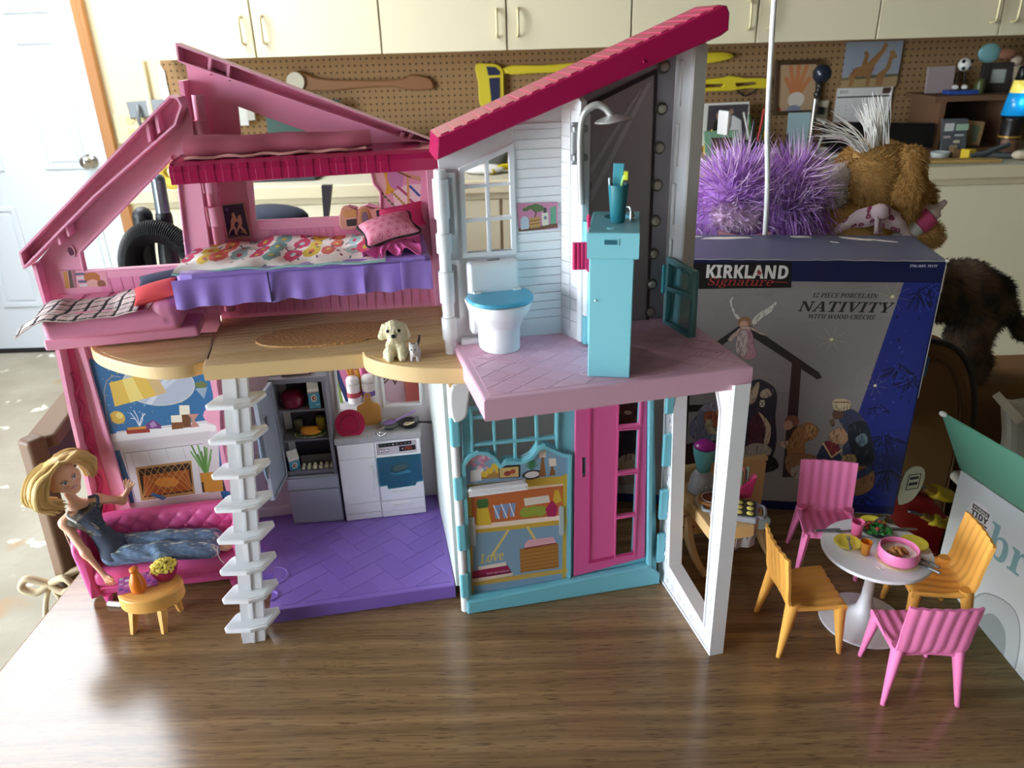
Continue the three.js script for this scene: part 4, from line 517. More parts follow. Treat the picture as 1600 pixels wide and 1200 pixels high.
// bathroom: lilac floor, white wall, tile divider, mirror wall, side wall, shower door
{
  const P = ccw([[.012, -.042], [.0195, -.17], [.264, -.163], [.258, -.018], [.012, -.018]]); const f = hp('bathroom_floor', slab(P, .021, .304, [], .002), LILAC);
  const FP = inset(P, .007), l2 = plastic(0xdfabc0, .4); for (let i = -9; i < 10; i++) for (let j = -9; j < 10; j++) { const c = [.14 + (i + j) * .0165, -.1 + (i - j) * .0125], rh = k => [[c[0] - .0165 * k, c[1]], [c[0], c[1] - .0125 * k], [c[0] + .0165 * k, c[1]], [c[0], c[1] + .0125 * k]], put = (k0, k1) => { const q = cut(rh(k0), FP); if (q.length > 2 && bounds(q)[2] - bounds(q)[0] > .003 && bounds(q)[3] - bounds(q)[1] > .003) { const whole = k1 && inPoly(FP, c[0] - .016, c[1]) && inPoly(FP, c[0] + .016, c[1]) && inPoly(FP, c[0], c[1] - .012) && inPoly(FP, c[0], c[1] + .012); obj('floor_tile', slab(q, .0007, .3247, whole ? [rh(k1)] : [], .00018), (i + j) % 2 ? LILAC : l2, f); return whole; } }; if ((i + 2 * j) % 2 === 0) { if (put(.95, .62)) put(.55, 0); } else put(.95, 0); }
  const outer = [[.0083,.5033],[.0119,.4131],[.015,.3193],[.1247,.3236],[.1361,.5542],[.0763,.531]], win = [[.0299,.4899],[.0733,.5065],[.0737,.4138],[.0289,.4142]];
  const w = hp('bathroom_wall', ext(outer, .004, .035, [win]), WHT);
  obj('window_frame', ext(inset(win, -.004), .007, .038, [win], .001), WHT, w);
  for (const p of [[[.0501,.4983],[.0537,.4997],[.0533,.4135],[.0496,.4132]], [[.0298,.4774],[.0736,.4776],[.0736,.4748],[.0302,.474]], [[.0294,.4467],[.0734,.4472],[.0733,.4436],[.0298,.4431]]]) obj('window_bar', ext(p, .005, .037, [], .0008), WHT, w);
  const x0 = [.076,.408][0], x1 = [.1207,.4045][0], yb = .336, top = a => .519 + (a - .05) * .32; for (let i = 0; i < 25; i++) { const y = yb + i * .0085; const q = clip([[x0, y], [x1, y], [x1, y + .0079], [x0, y + .0079]], 1, top(x0), true); if (q.length > 2 && y < top(x0) - .003) obj('siding_board', ext(q, .0014 + .0006 * (i % 3 === 1), .0365), WHT, w); }
  sticker('shelf_print', [[.0791,.4581],[.1171,.4568],[.1176,.432],[.0797,.4317]], .0378, 9, c => { const X = 1000 * [.0791,.4581][0], Y = -1000 * [.0791,.4581][1], W = 1000 * ([.1171,.4568][0] - [.0791,.4581][0]), H = 1000 * ([.0791,.4581][1] - [.0797,.4317][1]); c.save(); c.translate(X, Y); c.scale(W / 100, H / 70); c.fillStyle = '#c27f9c'; c.fillRect(-5, -20, 120, 110); poly(c, [[0, 62], [100, 56], [100, 66], [0, 73]], '#6b4628'); poly(c, [[28, 38], [56, 36], [56, 62], [30, 64]], '#b98a4e'); line(c, [[29, 46], [56, 44]], '#7c5430', 2); line(c, [[30, 54], [56, 52]], '#7c5430', 2); line(c, [[42, 36], [46, 26], [38, 18]], '#5a4028', 3); for (const [x, y] of [[20, 16], [32, 11], [44, 8], [54, 12], [62, 18], [40, 15], [52, 20]]) disc(c, x, y, 9, 4.5, '#58703e'); poly(c, [[6, 40], [14, 32], [22, 34], [27, 42], [27, 64], [7, 66]], '#b9c4cc'); poly(c, [[60, 28], [76, 27], [77, 58], [61, 60]], '#d9d4bc'); disc(c, 69, 40, 4, 5, '#7a7f96'); poly(c, [[65, 16], [72, 16], [72, 28], [65, 28]], '#383038'); poly(c, [[82, 16], [96, 12], [96, 56], [82, 57]], '#5f9a78'); c.restore(); }, w, .35);
  obj('skirting', box(.03, .006, .008, .034, .325, .038, .001), WHT, w);
  const t = place(hp('tile_divider', ext([[.0021,.5495],[.0196,.5554],[.0295,.5455],[.0332,.3216],[-.0012,.3254]], .006, 0), WHT), [.121,0,.034,-1.1849]);
  for (let i = 0; i < 18; i++) for (let j = 0; j < 2; j++) obj('wall_tile', box(.0135, .0105, .0012, .009 + j * .0145 + .0 * (i % 2), .333 + i * .0115, .0004), WHT, t);
  obj('front_rail', box(.007, .21, .01, .0345, .327, 0, .002), WHT, t);
  const fit = M(0xa9abae, .3, { metalness: .6 }), sp = [.1324,.5061], s = hp('shower', [tube([[...[.1305,.4607], .072], [...[.1284,.4932], .074], [...[.1281,.5228], .075], [...[.1297,.5348], .076], [...[.1347,.542], .078], [...[.142,.5444], .08], [...[.1488,.5406], .082], [...[.1529,.5339], .084]], .0031, 50, 10)], M(0xb9b7b4, .3, { metalness: .4 }));
  obj('shower_head', rot(lathe([[0, .005], [.004, .005], [.015, .0015], [.0165, 0], [0, -.0008]], 28), 0, 0, .12).translate(...[.1541,.5313], .084), M(0xb9b7b4, .3, { metalness: .4 }), s);
  for (const p of [[...[.1287,.5247], .068], [...[.1289,.5006], .068]]) obj('valve', box(.014, .006, .012, p[0], p[1] - .003, p[2], .002), fit, s); obj('valve_plate', box(.009, .036, .004, [.1271,.5118][0], [.1271,.5118][1] - .018, .064, .001), fit, s);
  // mirror
  const mp = [[.135,.548],[.2341,.5899],[.2351,.3227],[.1342,.3151]], mr = hp('mirror_wall', ext(mp, .004, .02), plastic(0xa9a6b2, .3)); const gp = [[.1515,.5391],[.2151,.5657],[.2187,.3243],[.1525,.3308]];
  obj('mirror', ext(gp, .001, .0208), M(0xb3a8ae, .25), mr);
  for (const p of [[[.1497,.5397],[.1527,.5412],[.1539,.3307],[.1505,.331]], [[.1502,.5419],[.215,.5679],[.2152,.5641],[.1503,.5374]], [[.2133,.5658],[.2163,.5668],[.2195,.3242],[.2166,.3245]]]) obj('mirror_edge', ext(p, .0012, .0216), plastic(0x3f3138, .3), mr);
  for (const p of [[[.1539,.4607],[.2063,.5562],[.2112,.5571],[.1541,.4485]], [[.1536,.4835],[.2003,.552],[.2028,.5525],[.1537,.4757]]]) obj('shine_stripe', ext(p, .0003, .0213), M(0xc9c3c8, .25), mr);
  const bulb = plastic(0xb9b1a0, .25); for (const [x, y] of [[1037, 104], [1033, 163], [1031, 220], [1028, 277], [1023, 333], [1020, 387], [1017, 438], [1015, 487], [914, 290]]) { const q = onB2(x, y); obj('mirror_bulb', ball(.0042, q[0], q[1], .0225, 1, 1, .8, 14), bulb, mr); obj('bulb_ring', new THREE.TorusGeometry(.0052, .0009, 8, 24).translate(q[0], q[1], .021), plastic(0x6f6a62, .3), mr); }
  function onB2(x, y) { const A = [.2223,.5698], C = [.2204,.3333], L = [.1487,.4671]; if (x < 950) return L; const k = (y - 104) / 383; return [A[0] + (C[0] - A[0]) * k, A[1] + (C[1] - A[1]) * k]; }
  const sw = place(hp('shower_side_wall', ext([[-.0069,.5877],[.0224,.5954],[.0246,.3227],[-.0034,.3236]], .011, 0), WHT), [.237,0,.022,-1.3608]); for (let i = 0; i < 4; i++) obj('clip_tab', box(.005, .04, .003, .004, .37 + i * .055, .001, .001), WHT, sw); 
  const fe = plastic(0xd6d1cd, .4); const ed = obj('front_edge', ext([[.0215,.5876],[.0243,.5882],[.0268,.3234],[.0235,.3223]], .013, .001), fe, sw); 
  for (const y of [.515]) { obj('switch_plate', box(.014, .02, .003, .0625, y, -.006, .001).rotateY(0), plastic(0xe4e0dc, .35), sw); }
  const gl = place(hp('shower_door', ext([[.0003,.3938],[.0501,.3915],[.0523,.3241],[-.0005,.3228]], .004, .006, [], .001), M(0xd8f0f2, .06, { transmission: 1, thickness: 0, key: 'gl' })), [.2385,0,.03,-1.4026]); const gm = M(0x86c3ca, .2, { transmission: .3, thickness: 0 });
  const go = [[.0003,.3938],[.0501,.3915],[.0523,.3241],[-.0005,.3228]]; obj('door_rim', ext(go, .006, .008, [inset(go, .004)], .001), gm, gl); obj('door_band', ext([[.0059,.3648],[.0499,.368],[.0505,.3637],[.0052,.3605]], .006, .0085), gm, gl); obj('door_handle', box(.004, .03, .006, -.001, [-.0057,.371][1] - .015, .008, .002), plastic(0x55c5d6, .2), gl); obj('door_sill', ext([[.004,.3271],[.0519,.3267],[.0525,.3222],[.0033,.322]], .008, .01), gm, gl);
  obj('grab_bar', ext(smooth([[.0306,.3903],[.0482,.3892],[.0483,.3803],[.0451,.3718],[.0453,.3871],[.0321,.3875]], 3), .003, .011), gm, gl);
}
// crimson right roof
{
  const fp = [[.0065,.5227],[.0042,.5039],[.2573,.5944],[.2634,.5987],[.2633,.6121],[.2604,.6176],[.2563,.6182]], b = -.062, r = hp('right_roof', ext(fp, .062, .062, [], .0015), CRIM);
  const A = [.0065,.5227], Z = [.2563,.6182], n = 22; for (let i = 0; i < n; i++) { const k = (i + .6) / n, g = box(.0075, .0012, .05, 0, 0, 0, .0004); g.rotateZ(Math.atan2(Z[1] - A[1], Z[0] - A[0])); obj('roof_batten', g.translate(A[0] + (Z[0] - A[0]) * k, A[1] + (Z[1] - A[1]) * k - .0002, .035), CRIM, r); }
  obj('roof_pin', ball(.0012, [.1873,.5763][0], [.1873,.5763][1], .0622, 1, 1, 1, 8), CRIM, r);
}
// hinge between bedroom, bathroom and the teal front
{
  const up = hp('upper_hinge', [cyl(.0055, .0055, .175, .0085, .318, .04, 14)], WHT); for (const [y, h] of [[.333, .022], [.37, .03], [.418, .018], [.45, .035]]) obj('hinge_knuckle', cyl(.0072, .0072, h, .0085, y, .04, 16), WHT, up);
  for (const [y0, y1] of [[.348, .41], [.43, .49]]) obj('hinge_plate', ext(rrect(.012, y0, .022, y1, .003), .003, .041, [rrect(.0145, y0 + .004, .019, y1 - .004, .002)]), WHT, up);
  const lo = hp('lower_hinge', [cyl(.005, .0045, .285, .006, .001, .042, 14)], WHT); for (const [y, h] of [[.02, .035], [.085, .035], [.15, .03], [.215, .035]]) obj('hinge_knuckle', box(.011, h, .011, .007, y, .042, .003), TEAL, lo);
  hp('floor_bracket', ext(smooth([[.005, .292], [.022, .292], [.02, .27], [.016, .255], [.005, .252]], 4), .012, .062, [], .002), WHT);
}
// teal ground-floor front: window, cupboard print, pink door
{
  const Z = .04, wave = [[.0267,.2063],[.0402,.2044],[.0475,.198],[.0527,.1887],[.059,.1925],[.0763,.19],[.0855,.1942],[.0926,.2033],[.101,.2053],[.1094,.201],[.1136,.1974]], hole = [[.0263,.2526],[.0254,.2072]].concat(wave, [[.1138,.2498]]);
  const outer = [[.0159,.2546],[.0073,.0019],[.2382,.0004],[.2215,.2591]], d = hp('teal_front', ext(outer, .005, Z, [hole, [[.1793,.2477],[.2063,.2475],[.2059,.0416],[.1824,.0402]], [[.1407,.1841],[.1471,.184],[.1475,.1574],[.1409,.1567]]]), TEAL);
  for (const p of [[[.0461,.2508],[.0495,.2511],[.0494,.1938],[.0467,.195]], [[.0682,.2503],[.0716,.2506],[.0714,.1899],[.068,.1904]], [[.0912,.2504],[.0946,.2507],[.0954,.2037],[.0919,.2019]], [[.0245,.2149],[.115,.2119],[.115,.208],[.0243,.2112]], [[.026,.2468],[.1138,.2438],[.1137,.2401],[.0258,.2424]]]) obj('window_bar', ext(p, .005, Z + .002, [], .0008), TEAL, d);
  obj('window_frame', ext(inset(hole, -.003), .004, Z + .003, [hole], .0008), TEAL, d);
  const sp = [[.0145,.1918],[.0217,.2008],[.0293,.2036],[.0388,.2015],[.0453,.1952],[.0518,.1833],[.0589,.1878],[.0762,.1853],[.0868,.1893],[.0946,.1992],[.101,.2006],[.1093,.1956],[.1185,.1888],[.1278,.186],[.1275,.0207],[.0128,.0212]];
  obj('cupboard_frame', ext(inset(sp, -.0032), .006, Z + .005, [sp], .001), TEAL, d);
  sticker('cupboard_print', sp, Z + .001, 8, c => {
    c.fillStyle = '#7f9db4'; c.fillRect(-50, -500, 400, 600); const W = (p, f, s, l) => poly(c, p.map(q => [q[0] * 1000, -q[1] * 1000]), f, s, l), D = (p, rx, ry, f) => disc(c, p[0] * 1000, -p[1] * 1000, rx, ry, f), N = (p, s, l) => line(c, p.map(q => [q[0] * 1000, -q[1] * 1000]), s, l);
    const gold = '#c9a440'; W([[.0166,.1536],[.1221,.1555],[.1236,.1017],[.015,.1094]], '#c0683a'); W([[.0152,.1658],[.1264,.1613],[.1264,.1507],[.0147,.1571]], gold); W([[.0168,.1568],[.1221,.1514],[.1221,.1489],[.0165,.1512]], '#e5c9ae'); W([[.0136,.1096],[.1266,.1046],[.1266,.0978],[.0133,.1029]], gold); W([[.0153,.1144],[.1221,.1105],[.1236,.1043],[.015,.1077]], '#ecd5c0'); W([[.0114,.0378],[.1267,.0365],[.1268,.0301],[.0111,.0315]], '#c6a454'); W([[.0161,.1569],[.0202,.1563],[.0165,.0214],[.012,.0204]], '#c8a34e'); W([[.1221,.1636],[.1264,.1629],[.1252,.0202],[.1206,.0211]], gold); N([[.0591,.1004],[.0391,.0692]], '#d9c070', 3); N([[.0809,.101],[.0908,.0803]], '#d9c070', 3);
    seed = 4; for (let i = 0; i < 24; i++) D([[.0301,.1911][0] + rr(-.014, .015), [.0301,.1911][1] + rr(-.009, .009)], rr(2, 3.6), rr(1.8, 3), ['#d79aae', '#c27d96', '#e3b4c2'][i % 3]); W([[.0208,.1823],[.0353,.1834],[.0319,.1689],[.0201,.169]], '#e4dcdc'); W([[.0323,.1783],[.0586,.1776],[.0569,.1691],[.0319,.1705]], '#a87b3e'); for (const q of [[.0413,.1794], [.047,.184], [.051,.1787], [.0356,.1762]]) D(q, 4, 3.8, '#dcb53e'); W([[.0504,.1835],[.0747,.1824],[.0744,.1666],[.0513,.1684]], '#2c2a2c'); W([[.0517,.181],[.0726,.1803],[.0723,.1677],[.052,.1691]], '#cba86c'); D([.0605,.1734], 4, 3, '#8c3c30'); D([.0662,.1749], 3, 3, '#a8463a');
    for (let i = 0; i < 9; i++) { const q = [.0872,.1743]; N([q, [q[0] + .0016 * (i - 4), q[1] + .012 - .0004 * (i - 4) * (i - 4)]], '#3d7a52', 1.4); } D([.0871,.1679], 11, 6, '#26242a'); D([.0871,.1679], 8, 4, '#dccfca'); for (const [p, q] of [[[[.0946,.1976],[.103,.1972],[.1029,.1871],[.0952,.1874]], [[.098,.1878],[.1001,.1875],[.1027,.164],[.0949,.1635]]], [[[.1057,.1851],[.1135,.1848],[.1142,.1752],[.1064,.1755]], [[.1085,.1752],[.1106,.1749],[.1135,.164],[.1063,.1635]]]]) { W(p, '#e4d2bf'); W(q, '#8a5a30'); }
    W([[.0255,.1351],[.0374,.1349],[.0407,.111],[.0237,.1122]], '#d9b53c'); for (let i = 0; i < 5; i++) D([[.032,.1398][0] + .002 * (i - 2), [.032,.1398][1]], 2.4, 6, '#3f6a3a'); for (const p of [[[.0438,.1355],[.0523,.135],[.0495,.1172],[.0453,.1179]], [[.0523,.1358],[.0615,.1352],[.0581,.1174],[.0538,.1173]], [[.0615,.1352],[.0686,.1349],[.0661,.1178],[.0617,.1177]]]) { W(p, '#7d92b8'); N([p[0], p[2]], '#dfe4ee', 1.2); } for (const q of [[.0798,.1207], [.0878,.1211], [.0958,.1198]]) D(q, 7.5, 7, '#8f9b3e'); W([[.0773,.1393],[.1054,.1391],[.1068,.1298],[.0786,.1292]], '#d6cdbf'); W([[.1016,.1214],[.109,.1319],[.1162,.1207],[.1133,.1102],[.1044,.1108]], '#a8275c'); W([[.1119,.1447],[.1163,.1449],[.1206,.1293],[.1133,.1271],[.1104,.1325]], '#cda63a');
    W([[.0715,.0732],[.1161,.0734],[.1168,.0392],[.0715,.0402]], '#a9763c'); for (let i = 0; i < 7; i++) N([[[.0715,.0723][0], [.0715,.0723][1] - .005 * i - .001], [[.1161,.0725][0], [.1161,.0725][1] - .005 * i - .001]], '#7d5226', .7); W([[.0768,.0784],[.0813,.0837],[.1102,.0831],[.1131,.0765],[.1131,.073],[.0774,.073]], '#dda6ae'); N([[.0774,.073],[.1131,.0739]], '#7a1f44', 1.4);
    W([[.0161,.045],[.0583,.048],[.0618,.042],[.0159,.0405]], '#7e1a4a'); W([[.0165,.0521],[.0562,.0538],[.0604,.0458],[.0161,.045]], '#9c2450'); W([[.0233,.057],[.0549,.0584],[.0554,.053],[.0238,.0525]], '#e4d4c4'); W([[.0152,.0416],[.0625,.0418],[.0624,.0382],[.015,.0362]], '#e2cdb6'); const L = [.0256,.061], R = [.0528,.0615]; c.save(); c.translate(L[0] * 1000, -L[1] * 1000); c.rotate(-.05); text(c, 'Love', 0, 0, 17, '#d9bd5e', 'serif', 'left', 'italic bold', (R[0] - L[0]) * 1000); c.restore(); text(c, 'Interior Style Inspiration', [.0323,.0447][0] * 1000, -[.0323,.0447][1] * 1000, 3.2, '#ead6dc', 'serif', 'left', 'italic', 26);
  }, d, .3);
  obj('ledge', ext(rrect(...[...[.0162,.1585], ...[.0793,.1642]], .004), .012, Z + .013, [], .002), WHT, d); obj('strap', ext(rrect(...[.0146,.0874], ...[.0222,.1258], .003), .001, Z + .0025), M(0xdfe8ea, .2, { transmission: .5 }), d); obj('strap', ext(rrect(...[.1169,.0838], ...[.1221,.1232], .003), .001, Z + .0025), M(0xdfe8ea, .2, { transmission: .5 }), d);
  const dp = [[.1344,.2657],[.1337,.0251],[.2203,.0372],[.2129,.2601]], sl = [[[.1821,.2474],[.2056,.2475],[.2056,.2155],[.1817,.2162]], [[.1826,.2107],[.2051,.2093],[.2057,.1587],[.1827,.1588]], [[.1828,.1547],[.2052,.1539],[.2058,.1013],[.1829,.1015]], [[.1831,.0972],[.2052,.0979],[.2057,.0452],[.1838,.0445]]];
  const pd = obj('pink_door', ext(dp, .004, Z + .004, [...sl, [[.1414,.1824],[.1464,.1825],[.1467,.1591],[.1416,.1583]]], .0008), MAG, d); const pp = [[.151,.2586],[.152,.0447],[.1839,.0436],[.1817,.2601]]; 
  for (const s of sl) obj('pane_frame', ext(inset(s, -.0018), .002, Z + .0052, [s]), MAG, pd);
  obj('door_rim', ext([[.1496,.2602],[.1517,.26],[.1536,.0453],[.2072,.0486],[.2073,.045],[.1513,.0412]], .001, Z + .0048), plastic(0xb82f70, .4), pd); obj('door_latch', ext([[.1407,.1833],[.1421,.1831],[.1424,.1573],[.1409,.1576]], .002, Z + .005), MAG, pd);
  obj('sill', [ext([[.0074,.0176],[.2223,.0294],[.2375,.0145],[.2383,.0004],[.0072,.0004]], .010, Z + .011, [], .002)], TEAL, d); obj('jamb', ext([[.2131,.2564],[.2187,.2572],[.2273,.0248],[.2225,.0238]], .008, Z + .009, [], .001), TEAL, d);
  const cl2 = [[.226,.2283],[.2369,.2293],[.2316,.1803],[.2286,.1807]]; for (const y of [.03, .09, .16, .225]) obj('side_clip', box(.01, .04, .006, .238, y, Z + .006, .002), TEAL, d);
}
// white swung-out frame that carries the bathroom floor
{
  const out = [[-.0123,.2434],[.0003,.0004],[.136,.0004],[.1325,.3113]], inn = [[.0111,.2537],[.0285,.0365],[.1165,.027],[.1079,.2742],[.0968,.2931]], f = place(hp('swing_frame', ext(out, .0135, 0, [inn]), WHT), [.243,0,.036,-1.5377]);
  obj('frame_lip', ext(out, .002, .002, [inset(out, .003)]), WHT, f); obj('inner_lip', ext(inset(inn, -.0022), .002, .002, [inn]), WHT, f); seed = 31;
  const vine = (a, b, n) => { for (let i = 0; i < n; i++) { const k = (i + .5) / n, x = a[0] + (b[0] - a[0]) * k, y = a[1] + (b[1] - a[1]) * k; obj('vine_leaf', ball(.003, x + (i % 2 ? .0016 : -.0016), y, .0004, .55, 1.3, .35, 8), WHT, f); } };
  vine([.0026,.2332], [.0149,.0301], 26); vine([.1247,.2964], [.1263,.0217], 34); vine([.0211,.0115], [.1208,.0099], 12);
}

// ---------- things in and on the dollhouse (positions in the house's own axes) ----------
house.updateMatrixWorld(true);
const hw = (a, y, b) => house.localToWorld(V(a, y, -b)).toArray();
const hth = (name, label, cat, a, y, b, turn = 0, group) => thing(name, label, cat, hw(a, y, b), .1885 + turn, group);
const CHROME = M(0xc9cccf, .2, { metalness: .9 }), BLACK = plastic(0x1a1a1c, .4), GREY = plastic(0x9698a6, .4), GREYD = plastic(0x77757f, .45);
{ // refrigerator
  const w = .066, d = .036, t = hth('refrigerator', 'grey toy refrigerator standing with its upper door open', 'refrigerator', -.161, .0185, .15, -.1), y0 = .0725, H = .208;
  obj('freezer_body', box(w, y0, d, 0, 0, -d / 2, .002), GREY, t); obj('drawer', box(w - .002, .049, .003, 0, .003, .001, .001), GREY, t); obj('drawer', box(w - .002, .017, .003, 0, .0535, .001, .001), GREY, t);
  obj('side_panel', box(.0025, H - y0, d, -w / 2 + .00125, y0, -d / 2), GREYD, t); obj('side_panel', box(.005, H - y0, d, w / 2 - .0025, y0, -d / 2, .001), GREYD, t); obj('top_panel', box(w + .004, .007, d + .002, 0, H - .005, -d / 2, .0015), GREYD, t);
  const bk = obj('back_panel', box(w - .004, H - y0 - .006, .002, 0, y0, -d + .002), plastic(0x4a4650, .5), t);
  obj('shelf', box(w - .008, .0022, d - .004, 0, .1225, -d / 2 + .001), GREYD, t); obj('shelf', box(w - .008, .0022, d - .004, 0, .164, -d / 2 + .001), GREYD, t); obj('rail', box(w - .008, .005, .002, 0, y0 + .003, -.001), GREYD, t);
  const dr = obj('door', [box(.0025, H - y0 - .004, .06, 0, 0, 0, .001)], GREY, t); put(dr, -w / 2 - .003, y0 + .004, .031, -.12 + .02); obj('door_rim', ext(rrect(-.03, 0, .03, H - y0 - .004, .002), .004, .002, [rrect(-.027, .003, .027, H - y0 - .007, .002)]).rotateY(PI / 2).translate(.0015, 0, 0), GREY, dr); obj('handle', ext(smooth([[.03, .03], [.03, .105], [.0335, .09], [.035, .068], [.0335, .045]], 4), .0018, 0).rotateY(-PI / 2).translate(-.002, 0, 0), plastic(0x8f9fb6, .3), dr); obj('logo_plate', box(.001, .012, .005, .0026, .09, .006), plastic(0x6d6572, .4), dr); obj('latch', box(.002, .012, .004, -.002, .06, .031), plastic(0x6f7076, .4), dr);
  const L = (x, y, z) => t.localToWorld(V(x, y, z)).toArray(); t.updateMatrixWorld(true); const R = t.rotation.y;
  const pot = thing('red_pot', 'dark red toy cooking pot on the top fridge shelf', 'pot', L(-.011, .1663, -.018), R), rd = plastic(0x7a1038, .3); obj('pot_body', lathe([[0, 0], [.0135, 0], [.0148, .003], [.015, .012], [.0155, .0135], [.013, .017], [.006, .019], [0, .0195]], 32), rd, pot); obj('rim', new THREE.TorusGeometry(.0152, .0008, 8, 32).rotateX(PI / 2).translate(0, .013, 0), rd, pot); obj('handle', [box(.004, .003, .007, .002, .005, .0155, .001)], rd, pot);
  const carton = (l, x, y, z, h, rt) => { const c = thing('milk_carton', l, 'carton', L(x, y, z), R + rt); obj('carton_body', uvBox(box(.0135, h, .011), -.00675, 0, .00675, h), M(0xffffff, .4, { map: tex(128, 200, (q, W, H2) => { q.fillStyle = '#e9e4dc'; q.fillRect(0, 0, W, H2); q.fillStyle = '#4a93b0'; q.fillRect(0, 44, W, H2); q.fillStyle = '#8c2a3c'; q.fillRect(0, 34, W, 7); disc(q, W / 2, 96, 34, 34, '#e8e2d4'); disc(q, W / 2, 96, 24, 24, '#8a4038'); disc(q, W / 2 + 6, 96, 11, 12, '#e0b49a'); text(q, 'MILK', 76, 170, 20, '#cfe2ea'); }) }), c); obj('gable_top', ext([[-.0055, 0], [.0055, 0], [.001, .006], [.001, .009], [-.001, .009], [-.001, .006]], .0135).translate(0, 0, .00675).rotateY(PI / 2).translate(0, h, 0), plastic(0xe4ded6, .4), c); };
  carton('little milk carton with a round picture, on the top fridge shelf', .016, .1663, -.008, .027, .1); carton('little milk carton on the lowest open fridge shelf', -.023, y0 + .001, -.01, .024, .5);
  const ch = thing('roast_chicken', 'golden roast chicken on a plate on the middle fridge shelf', 'food', L(.004, .1249, -.011), R); obj('plate', lathe([[0, 0], [.013, 0], [.0195, .0022], [.02, .003], [.013, .0015], [0, .0015]], 36).scale(1, 1, .55), plastic(0xd8d6c8, .3), ch); obj('garnish', Array.from({ length: 18 }, (_, i) => ball(.0022, .0165 * Math.cos(i * .35), .003, .009 * Math.sin(i * .35), 1, .6, 1, 6)), plastic(0x55702c, .6), ch); obj('meat', body([[[-.006, .0075, 0], .006, [.006, .0075, 0], .0055], [[.006, .006, .004], .003, [.013, .0075, .005], .0016], [[.006, .006, -.004], .003, [.013, .0075, -.005], .0016], [[-.004, .007, .005], .003, [.003, .006, .007], .002]], .0011, .003), plastic(0xd08a2a, .35), ch);
  const jug = thing('juice_jug', 'yellow toy jug behind the roast chicken in the fridge', 'jug', L(.016, .1249, -.026), R); obj('jug_body', lathe([[0, 0], [.006, 0], [.0062, .012], [.0052, .019], [0, .02]], 20), plastic(0xc2ac3c, .3), jug); obj('handle', new THREE.TorusGeometry(.005, .001, 8, 16, PI).rotateZ(-PI / 2).translate(.006, .01, 0), plastic(0xc2ac3c, .3), jug);
  one('cup_stack', lathe([[0, 0], [.005, 0], [.006, .01], [.0055, .016], [0, .016]], 18).translate(...L(-.012, .1249, -.027)), plastic(0x7b7258, .4), 'small olive jar at the back left of the middle fridge shelf', 'jar');
  const eg = thing('egg_carton', 'grey carton of eggs on the lowest open fridge shelf', 'eggs', L(.008, y0 + .001, -.009), R); obj('tray', box(.044, .006, .0135, 0, 0, 0, .002), plastic(0xa8a396, .6), eg); obj('tray_lid', rot(box(.044, .014, .0015, 0, 0, 0), -.2).translate(0, .005, -.0085), plastic(0x5f5a58, .6), eg); for (let i = 0; i < 12; i++) obj('egg', ball(.0027, -.0185 + (i % 6) * .0074, .0075, i < 6 ? .0032 : -.0035, 1, 1.35, 1, 10), plastic(0xd9d4c2, .5), eg);
  one('pink_box', rot(box(.034, .008, .018, 0, 0, 0, .001), 0, .12).translate(...L(-.004, .2102, -.018)), plastic(0xd8b7b4, .5), 'flat pinkish box lying on top of the fridge', 'box');
}
